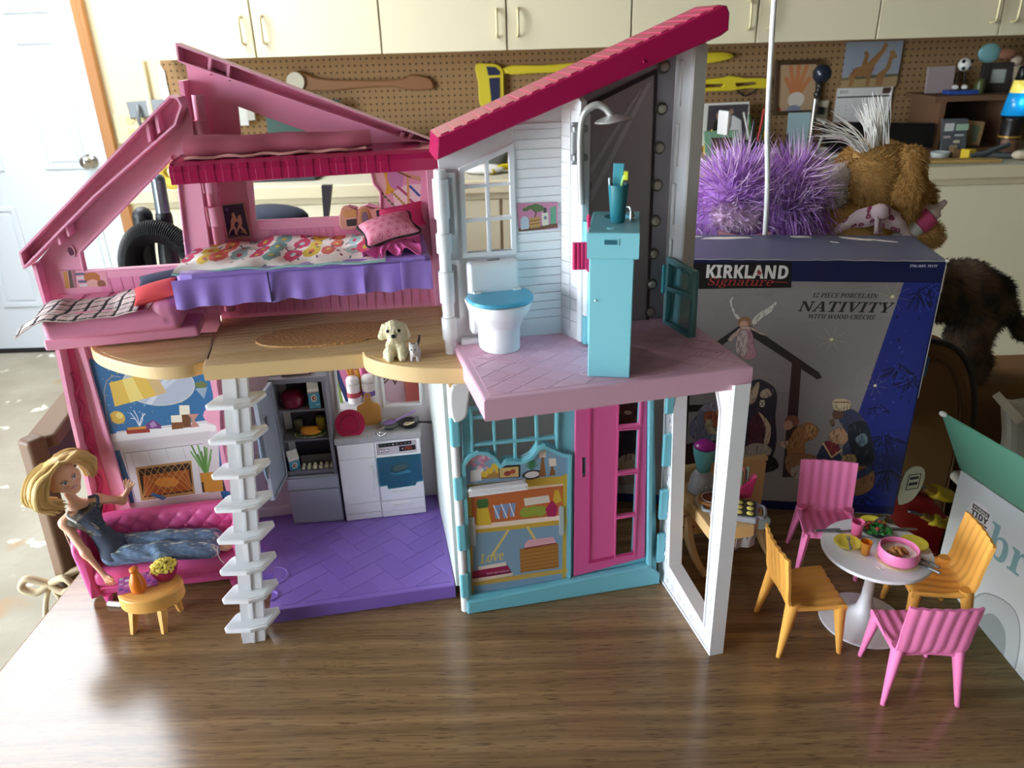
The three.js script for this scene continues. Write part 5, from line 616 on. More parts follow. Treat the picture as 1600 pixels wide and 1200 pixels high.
{ // kitchen unit with oven
  const w = .1055, h = .1155, d = .04, t = hth('kitchen_unit', 'white toy kitchen unit with a teal oven window and grey worktop', 'kitchen unit', -.0725, .0185, .143, -.04), W2 = plastic(0xe6e3e8, .38), x0 = -w / 2, xm = x0 + .0475;
  obj('unit_body', box(w, h, d, 0, 0, -d / 2, .001), W2, t); obj('upper_panel', box(.0465, .0215, .002, x0 + .0238, h - .0225, .0006, .0006), W2, t); const dr = obj('door', box(.0465, .066, .002, x0 + .0238, .0265, .0006, .0006), W2, t); obj('handle', box(.0025, .036, .003, xm - .007, .045, .0025, .001), W2, dr); obj('plinth', box(.0465, .014, .002, x0 + .0238, .011, .0006, .0006), W2, t); obj('plinth', box(.0465, .009, .002, x0 + .0238, .001, .0006, .0006), W2, t);
  obj('worktop', box(w + .004, .009, d + .005, 0, h, -d / 2 + .0015, .0018), plastic(0xa3a1a5, .35), t);
  const ow = w / 2 - xm, ox = (w / 2 + xm) / 2, cp = rect(xm + .002, h - .0205, w / 2 - .005, h - .003);
  obj('panel_rim', ext(rect(xm, h - .0235, w / 2 - .001, h - .0005), .003, .003, [cp], .0005), W2, t);
  sticker('control_panel', cp, .0012, 14, c => { const X = q => (cp[0][0] + q * (cp[1][0] - cp[0][0])) * 1000, Y = q => -(cp[2][1] + q * (cp[0][1] - cp[2][1])) * 1000; c.fillStyle = '#bdb2bc'; c.fillRect(-100, -300, 300, 300); poly(c, [[X(.06), Y(.1)], [X(.88), Y(.06)], [X(.88), Y(.36)], [X(.06), Y(.4)]], '#14171a'); for (let i = 0; i < 8; i++) disc(c, X(.12 + i * .1), Y(.24), 1, 1, ['#3d5a52', '#44504c', '#4a6a60', '#c9c9c4', '#8f8f88', '#8a3a3a', '#5d6a68', '#7d8a88'][i]); poly(c, [[X(.56), Y(.45)], [X(.97), Y(.43)], [X(.97), Y(.84)], [X(.56), Y(.88)]], '#161012'); text(c, '350', X(.69), Y(.77), 6.2, '#c9473c', 'monospace', 'left', 'bold', 9.5); poly(c, [[X(.62), Y(.66)], [X(.66), Y(.58)], [X(.66), Y(.74)]], '#cfcac4'); }, t, .35);
  for (const x of [.008, .0155]) obj('oven_knob', lathe([[0, .003], [.0018, .0028], [.0022, 0], [0, 0]], 18).rotateX(PI / 2).translate(xm + x, h - .0145, .001), CHROME, t);
  const op = [[xm + .001, h - .0235], [w / 2 - .0005, h - .0235], [w / 2 - .0005, .051], [w / 2 - .009, .05], [w / 2 - .011, .0455], [xm + .0115, .044], [xm + .0105, .0495], [xm + .001, .049]];
  obj('oven_back', ext(op, .001, .0006), plastic(0x2f7f93, .4), t); const bw = bounds(op); const tk = obj('oven_roast', body([[[-.005, 0, 0], .0065, [.004, .0012, 0], .0062], [[.004, .003, 0], .0042, [.011, .0048, 0], .0015], [[-.006, -.002, .0], .0045, [-.009, -.003, 0], .0035]], .0012, .003).scale(1, 1, .16), plastic(0x9c6650, .5), t); tk.position.set(ox + .0005, .073, .0016); obj('roast_plate', ext(ell(0, 0, .0135, .0028, 30), .0006, 0).translate(ox + .0005, .0665, .0014), plastic(0xbfd8dc, .4), t);
  obj('oven_window', ext(op, .0012, .0036, [], .0004), M(0x9fdbe6, .1, { transmission: .95, thickness: 0 }), t);
  const d1 = obj('drawer', ext([[xm + .001, .0265], [w / 2 - .0005, .0265], [w / 2 - .0005, .0505], [w / 2 - .0088, .0495], [w / 2 - .011, .045], [xm + .0115, .0435], [xm + .0105, .049], [xm + .001, .0485]], .0022, .0022, [], .0005), W2, t); obj('handle', box(.026, .0025, .003, ox, .0375, .0035, .001), W2, d1); const d2 = obj('drawer', box(ow - .0015, .0155, .0022, ox, .0095, .0011, .0005), W2, t); obj('handle', box(.026, .0025, .003, ox, .017, .0035, .001), W2, d2); obj('plinth', box(ow - .0015, .008, .0018, ox, .001, .0009, .0005), W2, t);
  t.updateMatrixWorld(true); const R = t.rotation.y, L = (x, y, z) => t.localToWorld(V(x, h + .0091 + y, z)).toArray();
  const pl = thing('red_plate', 'dark red toy plate leaning upright at the left of the kitchen worktop', 'plate', L(-.033, .0002, -.009), R); const ps = lathe([[0, 0], [.011, 0], [.018, .002], [.0188, .0026], [.0115, .0015], [0, .0014]], 40); obj('plate_disc', rot(ps, PI / 2 - .25).translate(0, .014, 0), plastic(0xa21643, .3), pl); obj('plate_ring', rot(new THREE.TorusGeometry(.0112, .0005, 6, 36), -.25).translate(0, .0145, .0022), plastic(0x8a1038, .3), pl);
  const cb = thing('cutting_board', 'tan wooden-look cutting board leaning against the kitchen wall', 'cutting board', L(-.009, .0004, -.029), R); obj('board', rot(ext(smooth([[-.014, 0], [.014, 0], [.015, .012], [.014, .026], [.006, .03], [.0042, .034], [.004, .04], [0, .0432], [-.004, .04], [-.0042, .034], [-.006, .03], [-.014, .026], [-.015, .012]], 4), .002, .001, [ell(0, .0385, .0015, .0015, 16)], .0004), -.14), plastic(0xbf8640, .45), cb);
  const fa = thing('kitchen_tap', 'small white toy tap behind the red plate', 'tap', L(-.029, 0, -.032), R); obj('spout', tube([[0, 0, 0], [0, .018, 0], [.002, .024, .004], [.003, .022, .009]], .0016, 20, 8), plastic(0xdcd7d2, .3), fa);
  const pan = (l, x, z, ry, mb, mh, food) => { const p = thing('frying_pan', l, 'pan', L(x, .0003, z), R + ry); obj('pan_body', lathe([[0, 0], [.0105, 0], [.0135, .0045], [.0128, .0048], [.01, .0012], [0, .0012]], 36), mb, p); obj('handle', ext(smooth([[.0125, -.002], [.019, -.0012], [.028, -.002], [.0305, 0], [.028, .002], [.019, .0012], [.0125, .002]], 4), .0014, 0).rotateX(-PI / 2).translate(0, .0048, 0), mh, p); return p; };
  const p1 = pan('grey metal frying pan with a lilac turner lying across it', .016, -.019, -2.2, M(0x9aa09c, .25, { metalness: .7 }), M(0xa3a8a4, .25, { metalness: .7 })); const p2 = pan('black frying pan with a fried egg, handle over the worktop end', .0405, -.018, -.25, BLACK, BLACK);
  const tn = thing('spatula', 'lilac toy turner lying across the grey frying pan', 'spatula', L(.016, .0055, -.019), R + .25); obj('blade', slab(ell(0, 0, .0085, .0065, 24), .0009, 0), plastic(0x8d6fae, .4), tn); obj('handle', tube([[.008, .0008, 0], [.018, .004, .0], [.036, .009, .0]], .0011, 16, 8), plastic(0xb187d6, .4), tn);
  const fe = thing('fried_egg', 'tiny fried egg in the black frying pan', 'food', L(.0405, .0016, -.0175), R); obj('egg_white', slab(smooth([[-.007, -.003], [-.002, -.005], [.005, -.001], [.008, .003], [.002, .003], [-.004, .004]], 5), .001, 0, [], .0003), plastic(0xe8dfc8, .35), fe); obj('yolk', ball(.0022, -.002, .0012, 0, 1, .6, 1, 12), plastic(0xcdb382, .35), fe);
  one('wire_whisk', [tube([[0, .001, 0], [.006, .004, .003], [.013, .001, .004]], .0012, 16, 6), tube([[.003, .003, .004], [.008, .001, .007], [.0145, .004, .006]], .001, 16, 6)], CHROME, 'small shiny metal clip in front of the grey frying pan', 'utensil').position.set(...L(-.002, 0, .0));
}
{ // craft things behind the kitchen windows, standing on the table at the back
  const zb = (a, b) => hw(a, 0, b);
  const cup = thing('pencil_tray', 'white craft tray packed with pencils and paint, seen through the left kitchen window', 'tray', hw(-.095, 0, .235), .1885); obj('tray', box(.085, .155, .05, 0, 0, -.005, .006), plastic(0xe2e4e8, .4), cup);
  const pb = (l, a, col) => { const p = thing('paint_bottle', l, 'bottle', hw(a, .1555, .221), .1885); obj('bottle_body', cyl(.0085, .009, .027, 0, 0, 0, 24), plastic(0xeceaea, .35), p); obj('cap', lathe([[0, 0], [.0088, 0], [.0088, .006], [.007, .009], [0, .0095]], 24).translate(0, .0272, 0), plastic(0xf3f2f0, .35), p); obj('label_band', cyl(.0093, .0093, .007, 0, .009, 0, 24, true), plastic(col, .45), p); };
  pb('white paint bottle with a red label band behind the left kitchen window', -.098, 0xb8434f); pb('white paint bottle with a purple label band behind the left kitchen window', -.078, 0x7b62ad);
  const pencil = (l, a, b, rz, col, tipc, hh = .09, nm = 'pencil') => { const p = thing(nm, l, 'pencil', hw(a, .1555, b), .1885); p.rotation.z = rz; obj('shaft', cyl(.0035, .0035, hh, 0, 0, 0, 6), plastic(col, .4), p); obj('tip', lathe([[0, 0], [.0037, 0], [.0037, .006], [.0015, .014], [0, .0145]], 12).translate(0, hh + .0002, 0), plastic(tipc, .45), p); };
  pencil('orange brush handle leaning behind the left kitchen window', -.093, .236, .22, 0xc87430, 0xb86424); pencil('yellow pencil with a green-banded pink eraser behind the left kitchen window', -.085, .229, .14, 0xd79a2a, 0xc76a90, .045); pencil('thin yellow pencil left of the banded one behind the kitchen window', -.094, .231, .1, 0xd9922a, 0x8c6a2a, .05); pencil('blue pen slanting at the left edge of the left kitchen window', -.1075, .228, .22, 0x2b3f7d, 0x24345f, .04, 'pen'); pencil('lime green pen at the far left of the left kitchen window', -.1165, .226, .1, 0x8fbf5a, 0x7aa84c, .025, 'pen'); pencil('fine brush with a dark tip in the middle of the left kitchen window', -.066, .231, .06, 0xd2a860, 0x3a4038, .042, 'paintbrush'); pencil('orange pencil at the right side of the left kitchen window', -.045, .229, .03, 0xd88a2e, 0x2c2c30, .05); pencil('dark blue pen standing behind the cutting board', -.056, .226, .02, 0x2a3f6a, 0x23355a, .022, 'pen');
  one('white_tower', box(.016, .085, .01, 0, 0, 0, .002).translate(...hw(-.062, .1555, .25)), plastic(0xe9e6ee, .4), 'white plastic block standing behind the pencils', 'block'); one('pink_marker', cyl(.0065, .0065, .08, 0, 0, 0, 18).translate(...hw(-.083, .1555, .25)), plastic(0xe07ab4, .35), 'fat pink marker standing behind the pencils', 'marker');
  const pk = thing('toy_backdrop', 'pale pink toy panel with line drawings, seen through the right kitchen window', 'toy panel', hw(-.03, 0, .222), .1885); obj('panel', box(.07, .25, .003, 0, 0, 0), plastic(0xdfc3d2, .45), pk); obj('drawing', [ext(rect(-.032, .2, -.004, .202), .0004, .0021), ext([[-.026, .196], [-.0165, .187], [-.026, .178], [-.0355, .187]], .0004, .0021, [[[-.026, .194], [-.0185, .187], [-.026, .18], [-.0335, .187]]]), ext([[-.026, .191], [-.0225, .187], [-.026, .183], [-.0295, .187]], .0004, .0021, [[[-.026, .189], [-.0242, .187], [-.026, .185], [-.0278, .187]]]), ext([[-.0145, .201], [-.0055, .1885], [-.0125, .174], [-.0155, .182]], .0004, .0021, [[[-.0138, .198], [-.0072, .1885], [-.0122, .178], [-.0138, .183]]])], plastic(0x4f4650, .5), pk); obj('coral_pillar', box(.018, .25, .006, .009, 0, .004, .002), plastic(0xd8776c, .45), pk);
}
{ // white bag with a teal band behind the teal front
  const t = hth('white_bag', 'crumpled white bag with a teal band seen through the teal window', 'bag', .1, 0, .13), g = new RoundedBoxGeometry(.17, .29, .1, 8, .04).translate(0, .146, 0), p = g.attributes.position; for (let i = 0; i < p.count; i++) { const n = .012 * fbm(p.getX(i) * 16, p.getY(i) * 14, p.getZ(i) * 12, 3); p.setZ(i, p.getZ(i) + n); p.setX(i, p.getX(i) + n * .5); } g.computeVertexNormals(); obj('bag_body', g, M(0xe9e6e0, .6), t); obj('teal_band', shell(20, 4, (u, v) => [-.07 + .14 * u, .225 + v * .02 + .02 * Math.sin(u * 3), .052 + .006 * Math.sin(u * PI)], .002), M(0x3d8fa3, .5), t);
}
{ // toilet
  const t = hth('toilet', 'white toy toilet with a blue lid in the upstairs bathroom', 'toilet', .0545, .3258, -.044, .05);
  obj('tank', [box(.049, .07, .015, -.002, .012, -.002, .004)], WHT, t); obj('flush_button', [box(.012, .0014, .005, -.001, .0818, -.002, .0006)], CHROME, t);
  const sec = (y, w, d0, d1, n = 40) => { const o = []; for (let i = 0; i < n; i++) { const a = i / n * 2 * PI, c = Math.cos(a), s = Math.sin(a); o.push([Math.sign(c) * Math.pow(Math.abs(c), .8) * w, y, s > 0 ? d1 * Math.pow(s, .85) : -d0 * Math.pow(-s, .4)]); } return o; };
  const prof = [[0, .0195, .012, .0265], [.02, .0198, .012, .0265], [.025, .0212, .012, .0282], [.031, .0235, .012, .033], [.038, .0285, .012, .039], [.046, .031, .012, .042], [.0485, .0312, .012, .0422]];
  const bowl = surf(40, 24, (u, v) => { const f = v * (prof.length - 1), i = Math.min(prof.length - 2, f | 0), k = f - i, q = prof[i].map((x, m) => x + (prof[i + 1][m] - x) * k); const a = u * 2 * PI, c = Math.cos(a), s = Math.sin(a); return [-Math.sign(c) * Math.pow(Math.abs(c), .85) * q[1], q[0], .006 + (s > 0 ? q[3] * Math.pow(s, .9) : -q[2] * Math.pow(-s, .5))]; });
  obj('bowl', [bowl, ext(ell(0, 0, 1, 1, 40).map(([c, s]) => [Math.sign(c) * Math.pow(Math.abs(c), .85) * .0312, -(.006 + (s > 0 ? .0422 * Math.pow(s, .9) : -.012 * Math.pow(-s, .5)))]), .001).rotateX(-PI / 2).translate(0, .049, 0)], WHT, t);
  const lid = [[-.024, .001], [.024, .001], [.0295, -.006], [.0305, -.02], [.0275, -.034], [.018, -.0435], [0, -.047], [-.018, -.0435], [-.0275, -.034], [-.0305, -.02], [-.0295, -.006]]; obj('lid', slab(smooth(lid, 5), .0042, .0493, [], .0015), plastic(0x4fa6c6, .3), t); for (const s of [-1, 1]) obj('hinge', box(.0075, .004, .0035, s * .0195, .0515, .0058 + .001, .001), WHT, t);
}
{ // vanity cabinet
  const t = hth('vanity_cabinet', 'tall teal toy vanity cabinet with a sink on top', 'cabinet', .1325, .3258, -.1535, -.356), tl = plastic(0x80c2cd, .38), w = .0365, d = .078; // base at the middle of its front edge
  const body0 = box(w, .108, d, 0, 0, -d / 2, .001); obj('cabinet_body', body0, tl, t); const tp = rect(-w / 2 - .0018, -.004, w / 2 + .0035, d); obj('sink_top', slab(tp, .0215, .1065, [ell(.002, .058, .011, .012, 30)], .001), tl, t); obj('basin', lathe([[.0, .001], [.008, .002], [.011, .012], [.0116, .0125], [.011, .0105], [.0085, .0002], [0, 0]], 30).translate(.002, .1155, -.058), plastic(0x4d9fb2, .35), t);
  obj('slot', [ext(rrect(-.0062, .1185, .0045, .1225, .0006), .0006, .0045)], plastic(0x1d5a6c, .5), t); obj('slot_lip', ext(rrect(-.0072, .1175, .0055, .1235, .001), .0008, .0046, [rrect(-.0062, .1185, .0045, .1225, .0006)]), tl, t); obj('pin', ball(.0011, -.0125, .07, .0004, 1, 1, 1, 10), plastic(0xcfe6ea, .3), t); obj('soap_relief', slab(ell(-.001, .012, .0042, .0028, 20), .0008, .1279), tl, t);
  const f = obj('sink_tap', [cyl(.0022, .0016, .007, .0145, .128, -.046, 14), tube([[.0145, .134, -.046], [.0125, .138, -.048], [.0085, .1365, -.052]], .0013, 16, 8)], CHROME, t); for (const z of [-.041, -.052]) obj('tap_knob', ball(.002, .0155, .1295, z, 1, .8, 1, 12), CHROME, t);
  t.updateMatrixWorld(true); const L = (x, y, z) => t.localToWorld(V(x, y, z)).toArray(), R = t.rotation.y;
  const c = thing('toothbrush_cup', 'translucent teal cup holding toothbrushes on the vanity', 'cup', L(.003, .1285, -.034), R); const cm = M(0x3f9fae, .15, { transmission: .5, thickness: 0 }); obj('cup_body', lathe([[0, 0], [.006, 0], [.0088, .031], [.0082, .031], [.0054, .0012], [0, .0012]], 28), cm, c);
  const tb = thing('toothbrush', 'lime green toy toothbrush in the teal cup', 'toothbrush', L(.004, .1302, -.033), R); obj('handle', limb([[0, 0, 0], [.001, .025, 0], [.003, .036, 0]], [.0011, .0013, .0012], 12, 8), plastic(0x8fcc5a, .35), tb); obj('bristles', box(.0035, .007, .003, .0048, .033, .0006, .0006), plastic(0xd8e23a, .5), tb);
  const tp2 = thing('toothpaste_tube', 'flat teal toothpaste tube standing in the cup', 'tube', L(.0005, .1302, -.0355), R); obj('tube_body', ext([[-.0025, 0], [.0025, 0], [.0045, .046], [-.0045, .046]], .002, .001, [], .0004).rotateZ(-.05), plastic(0x4c9fb0, .35), tp2); one('cotton_pick', tube([[-.003, .003, .001], [-.006, .035, .001]], .0009, 4, 6).translate(...L(.001, .1302, -.033)), plastic(0xcfe6f0, .3), 'thin pale pick poking out of the left of the teal cup', 'toothbrush');
  const cb = thing('comb_brush', 'bright pink toy hairbrush hanging on the left side of the vanity', 'hairbrush', hw(.114, .4285, -.128), .1885 - .2); const mg = plastic(0xd11d63, .35); obj('brush_back', ext(smooth([[.0045, -.012], [.0075, -.014], [.0085, -.008], [.0085, .012], [.0075, .018], [.0072, .026], [.0078, .033], [.006, .0355], [.0045, .033], [.005, .024], [.0048, .014], [.0042, 0]], 3), .004, .002, [], .001), mg, cb); obj('bristle_block', box(.0115, .0235, .003, -.0015, -.0115, -.0005, .0006), mg, cb); for (let i = 0; i < 4; i++) obj('bristle_rib', box(.0016, .0225, .0045, -.0058 + i * .0033, -.011, 0, .0005), mg, cb);
  const hg = hp('vanity_hinge', [cyl(.0048, .0048, .028, .137, .327, .072, 16)], TEAL); obj('hinge_upper', cyl(.0048, .0048, .032, .137, .413, .072, 16), TEAL, hg); obj('hinge_middle', cyl(.0045, .0045, .056, .137, .3555, .072, 16), WHT, hg); obj('hinge_arm', box(.01, .11, .012, .1405, .329, .078, .002), plastic(0x8fd0dc, .4), hg);
}
// fabrics: a draped sheet whose height follows f(a,b)
function cloth(name, label, cat, nu, nv, fn, mat, th = .0012, group) { return one(name, shell(nu, nv, fn, th), mat, label, cat, group); }
const bil = (P, u, v) => { const [A, B, C, D] = P; return [0, 1].map(k => (A[k] * (1 - u) + B[k] * u) * (1 - v) + (D[k] * (1 - u) + C[k] * u) * v); };
{
  // floral quilt on the bunk
  const fl = tex(1400, 360, (c, W, H) => { c.fillStyle = '#f4eee6'; c.fillRect(0, 0, W, H); seed = 21; const cols = [['#d23a68', '#b9cfcb'], ['#e0c33a', '#d4674e'], ['#e2705e', '#e8c85a'], ['#a5c9c4', '#c93f62'], ['#d9486f', '#e6d24e'], ['#7fb0a8', '#e2cf52']]; for (let k = 0; k < 36; k++) { const x = (k % 12) * 124 + rr(-20, 40), y = ((k / 12) | 0) * 100 + rr(-5, 60), r = rr(42, 62), q = cols[k % 6]; for (let i = 0; i < 9; i++) disc(c, x + r * .62 * Math.cos(i * .7), y + r * .62 * Math.sin(i * .7), r * .42, r * .42, q[0]); disc(c, x, y, r * .32, r * .3, q[1]); } for (let k = 0; k < 70; k++) disc(c, rr(0, W), rr(0, H), 14, 6, ['#6d4a6a', '#4f7a68', '#8c3f5c'][k % 3], null, 0, rr(0, 3)); });
  const q = [[-.249, .034], [-.045, .023], [-.03, .135], [-.238, .137]];
  cloth('floral_quilt', 'bright floral quilt spread over the purple bunk bed', 'quilt', 60, 20, (u, v) => { const [a, b] = bil(q, u, v), hump = .006 * Math.max(0, fbm(u * 5, v * 3, 4, 3) + .25) + .004 * Math.exp(-Math.pow((u - .42) / .08, 2)) * v; const e = Math.exp(-v * 9) * .004; const p = hw(a, .4005 + hump - e, b); return p; }, M(0xffffff, .85, { map: fl }), .0012);
  one('quilt_binding', tube(Array.from({ length: 24 }, (_, i) => { const u = i / 23, [a, b] = bil(q, u, 0); return hw(a, .4005 - .0035 + .006 * Math.max(0, fbm(u * 5, 0, 4, 3) + .25), b - .0008); }), .0013, 100, 6), M(0x8fbab4, .8), 'pale green bound edge along the front of the floral quilt', 'trim');
  const frill = [[-.064, .03], [-.012, .032], [-.004, .125], [-.052, .128]];
  cloth('frilled_cloth', 'ruffled bright pink cloth under the pink pillow', 'cloth', 64, 64, (u, v) => { const [a, b] = bil(frill, u, v), ed = Math.max(Math.abs(u - .5), Math.abs(v - .5)) * 2, an = Math.atan2(v - .5, u - .5), r = Math.pow(ed, 5); return hw(a + r * .004 * Math.cos(an * 9), .4055 + .006 * (1 - ed) + r * (.004 * Math.sin(an * 18) - .002), b + r * .004 * Math.sin(an * 11)); }, M(0xe86bb4, .7), .0009);
  const pil = (o, lab, mat, cx, y, cb, w, h, th, rx, ry, rz, edge) => { const t = thing('pillow', lab, 'pillow', hw(cx, y, cb), .1885 + ry); t.rotation.x = rx; t.rotation.z = rz; const sh = (s) => (u, v) => { const x = 2 * u - 1, z = 2 * v - 1, k = Math.pow(Math.max(0, (1 - x * x) * (1 - z * z)), .42); return [x * w / 2 * (1 - .09 * (1 - z * z)), s * th / 2 * k, z * h / 2 * (1 - .09 * (1 - x * x))]; }; const a = surf(24, 24, sh(1)), b = surf(24, 24, sh(-1)); const ia = a.index.array; for (let i = 0; i < ia.length; i += 3) { const s = ia[i]; ia[i] = ia[i + 1]; ia[i + 1] = s; } a.computeVertexNormals(); obj('cushion', [a, b], mat, t); if (edge) obj('trim', tube([[-1, -1], [0, -.91], [1, -1], [.91, 0], [1, 1], [0, .91], [-1, 1], [-.91, 0]].map(q => [q[0] * w / 2, -.0006, q[1] * h / 2]), .0012, 60, 6, true), edge, t); return t; };
  const pat = tex(300, 220, (c, W, H) => { c.fillStyle = '#e391a4'; c.fillRect(0, 0, W, H); seed = 3; for (let j = 0; j < 5; j++) for (let i = 0; i < 6; i++) { const x = 26 + i * 52 + (j % 2) * 24, y = 22 + j * 46; disc(c, x, y, 18, 18, null, '#cf5f82', 2.5); disc(c, x, y, 6, 6, '#c4486f'); for (let k = 0; k < 6; k++) disc(c, x + 11 * Math.cos(k * 1.05), y + 11 * Math.sin(k * 1.05), 2.6, 2.6, '#c4486f'); } });
  pil(0, 'pink patterned pillow with black piping on the bunk bed', M(0xffffff, .8, { map: pat }), -.037, .4195, .07, .056, .042, .023, .36, .2, .05, M(0x1d1a1c, .7));
  pil(0, 'crimson pillow lying behind the pink patterned pillow', M(0xc02a5c, .8), -.02, .4205, .117, .05, .03, .014, .9, .0, 0);
  // checked blanket on the wing bed with two pillows
  const ck = tex(512, 256, (c, W, H) => { c.fillStyle = '#d9c3bd'; c.fillRect(0, 0, W, H); seed = 8; for (let i = 0; i < 40; i++) { c.fillStyle = `rgba(110,100,140,${rr(.05, .25)})`; c.fillRect(rr(0, W), rr(0, H), rr(20, 90), rr(6, 20)); } c.fillStyle = '#1c191c'; for (let i = 0; i < 7; i++) c.fillRect(i * 78 + 8, 0, 15, H); for (let j = 0; j < 7; j++) c.fillRect(0, j * 40 + 4, W, 7); for (let i = 0; i < 14; i++) { c.fillStyle = 'rgba(240,230,225,.8)'; c.fillRect(i * 39 + 28, 0, 4, H); } });
  const wb = [[-.402, .033], [-.29, .038], [-.292, .112], [-.392, .112]];
  cloth('checked_blanket', 'black and white checked blanket lying crooked on the small pink bed', 'blanket', 50, 24, (u, v) => { const [a, b] = bil(wb, u, v); const over = Math.max(0, -.372 - a); return hw(a, .3605 - over * .35 + .0045 * Math.max(0, Math.sin(u * 7.5 + v * 1.5) + .2) + .0015 * Math.sin(v * 9 + u * 3) - Math.max(0, .05 - b) * .18, b - .004 * Math.sin(u * 6.3)); }, M(0xffffff, .9, { map: ck }), .0011);
  pil(0, 'small red pillow at the head of the small pink bed', M(0xdc4a4c, .85), -.276, .3735, .066, .043, .03, .013, .35, .12, .1);
  pil(0, 'small navy pillow behind the red one on the small pink bed', M(0x262a48, .85), -.272, .3795, .09, .05, .026, .011, .3, .05, .06);
  // rolled dusty pink towel on the loft
  const A = hw(-.224, .499, .085), rl = thing('rolled_towel', 'rolled dusty pink towel lying on the crimson loft roof', 'towel', A, .1885 + .035); const tw = M(0xb85f72, .95); const spiral = []; for (let i = 0; i <= 60; i++) { const k = i / 60, an = -PI / 2 - .3 + k * 2 * PI * 1.9, r = .0105 - .0062 * k; spiral.push([r * Math.cos(an) * 1.35, .0105 + r * Math.sin(an)]); } const sp0 = [[.004, .0005], [-.006, .0003]]; 
  const prof = [[.02, .0008], [.01, .0006]].concat(spiral); obj('towel_roll', shell(prof.length - 1, 40, (u, v) => { const q = prof[Math.round(u * (prof.length - 1))]; const x = v * .178, wob = .0012 * Math.sin(v * 9) + .0008 * Math.sin(v * 23); return [x, q[1] * (1 - .18 * v) + .0006 * Math.sin(v * 14) * (q[1] > .003), q[0] + wob]; }, .0014), tw, rl);
  obj('towel_fringe', tube(Array.from({ length: 20 }, (_, i) => [i / 19 * .172, .0018 + .0008 * Math.sin(i * 1.7), .0205 + .0012 * Math.sin(i * 1.3)]), .0015, 80, 6), M(0xd99a92, .95), rl);
}
{ // small flocked dog and kitten on the landing
  const d = hth('toy_dog', 'cream toy puppy sitting on the tan landing', 'toy dog', -.0445, .318, -.04, -.12), fur = dataTex(64, 64, (i, j) => { const k = .5 + noise.noise(i / 3, j / 9, 2); return mix3([196, 180, 140], [240, 230, 200], cl(k)); }), fm = M(0xe6dab4, .8);
  const bd = body([[[0, .0105, -.004], .0082, [0, .019, .001], .0068], [[0, .006, -.006], .0085, [0, .006, -.003], .007], [[.0052, .016, .004], .0036, [.0056, .003, .0065], .003], [[-.0052, .016, .004], .0036, [-.0056, .003, .0065], .003], [[.0056, .0025, .0065], .0029, [.0056, .0024, .0092], .0026], [[-.0056, .0025, .0065], .0029, [-.0056, .0024, .0092], .0026], [[.0085, .005, -.003], .0045, [.0095, .0025, .002], .003], [[-.0085, .005, -.003], .0045, [-.0095, .0025, .002], .003], [[0, .029, .002], .0098, [0, .0305, .003], .0094], [[0, .0255, .0085], .0048, [0, .0258, .011], .004], [[.0088, .033, .002], .0035, [.0116, .024, .003], .0036], [[-.0088, .033, .002], .0035, [-.0116, .024, .003], .0036], [[.003, .0225, .0095], .0024, [.0025, .021, .009], .002], [[-.003, .0225, .0095], .0024, [-.0025, .021, .009], .002]], .0011, .003);
  const ns = bd.attributes.position; for (let i = 0; i < ns.count; i++) { const x = ns.getX(i), y = ns.getY(i), z = ns.getZ(i), n = .0005 * Math.sin(x * 2600 + 6 * noise.noise(y * 200, z * 200, x * 200)); ns.setXYZ(i, x + n * Math.sign(x), y, z + n); } bd.computeVertexNormals();
  obj('dog_body', bd, fm, d); const bk = plastic(0x17130f, .2); obj('nose', ball(.0021, 0, .0278, .0146, 1.15, .9, .8, 12), bk, d); for (const s of [-1, 1]) obj('eye', ball(.0017, s * .0052, .0318, .0108, 1, 1, .7, 12), bk, d); obj('tail', limb([[0, .006, -.011], [.004, .01, -.015], [.008, .013, -.013]], [.003, .0032, .002], 12, 8), fm, d);
  const k = hth('toy_kitten', 'tiny grey and white toy kitten beside the cream puppy', 'toy cat', -.0275, .318, -.052, -.2), km = M(0xb7b0ac, .7), kg = M(0x85828a, .7); obj('cat_body', body([[[0, .0085, -.008], .0044, [0, .0095, .001], .0042], [[0, .014, .004], .0046, [0, .0145, .0045], .0045], [[.0024, .007, .001], .0019, [.0028, .0015, .0022], .0016], [[-.0024, .007, .001], .0019, [-.0028, .0015, .0022], .0016], [[.0026, .007, -.009], .0021, [.003, .0015, -.0085], .0016], [[-.0026, .007, -.009], .0021, [-.003, .0015, -.0085], .0016], [[0, .0125, .008], .002, [0, .0125, .009], .0016], [[.003, .018, .0035], .0013, [.0036, .0205, .0035], .0006], [[-.003, .018, .0035], .0013, [-.0036, .0205, .0035], .0006]], .0008, .0018), km, k); obj('back_patch', ball(.0047, 0, .0102, -.004, .95, .8, 1.5, 14), kg, k); obj('head_patch', ball(.0042, 0, .0163, .0032, 1, .7, 1, 12), kg, k); obj('tail', limb([[0, .01, -.012], [.003, .016, -.013], [.004, .021, -.012]], [.0016, .0013, .001], 12, 8), plastic(0x4a4548, .6), k); for (const s of [-1, 1]) obj('eye', ball(.0007, s * .0019, .0148, .0088, 1, 1, .6, 8), bk, k);
}

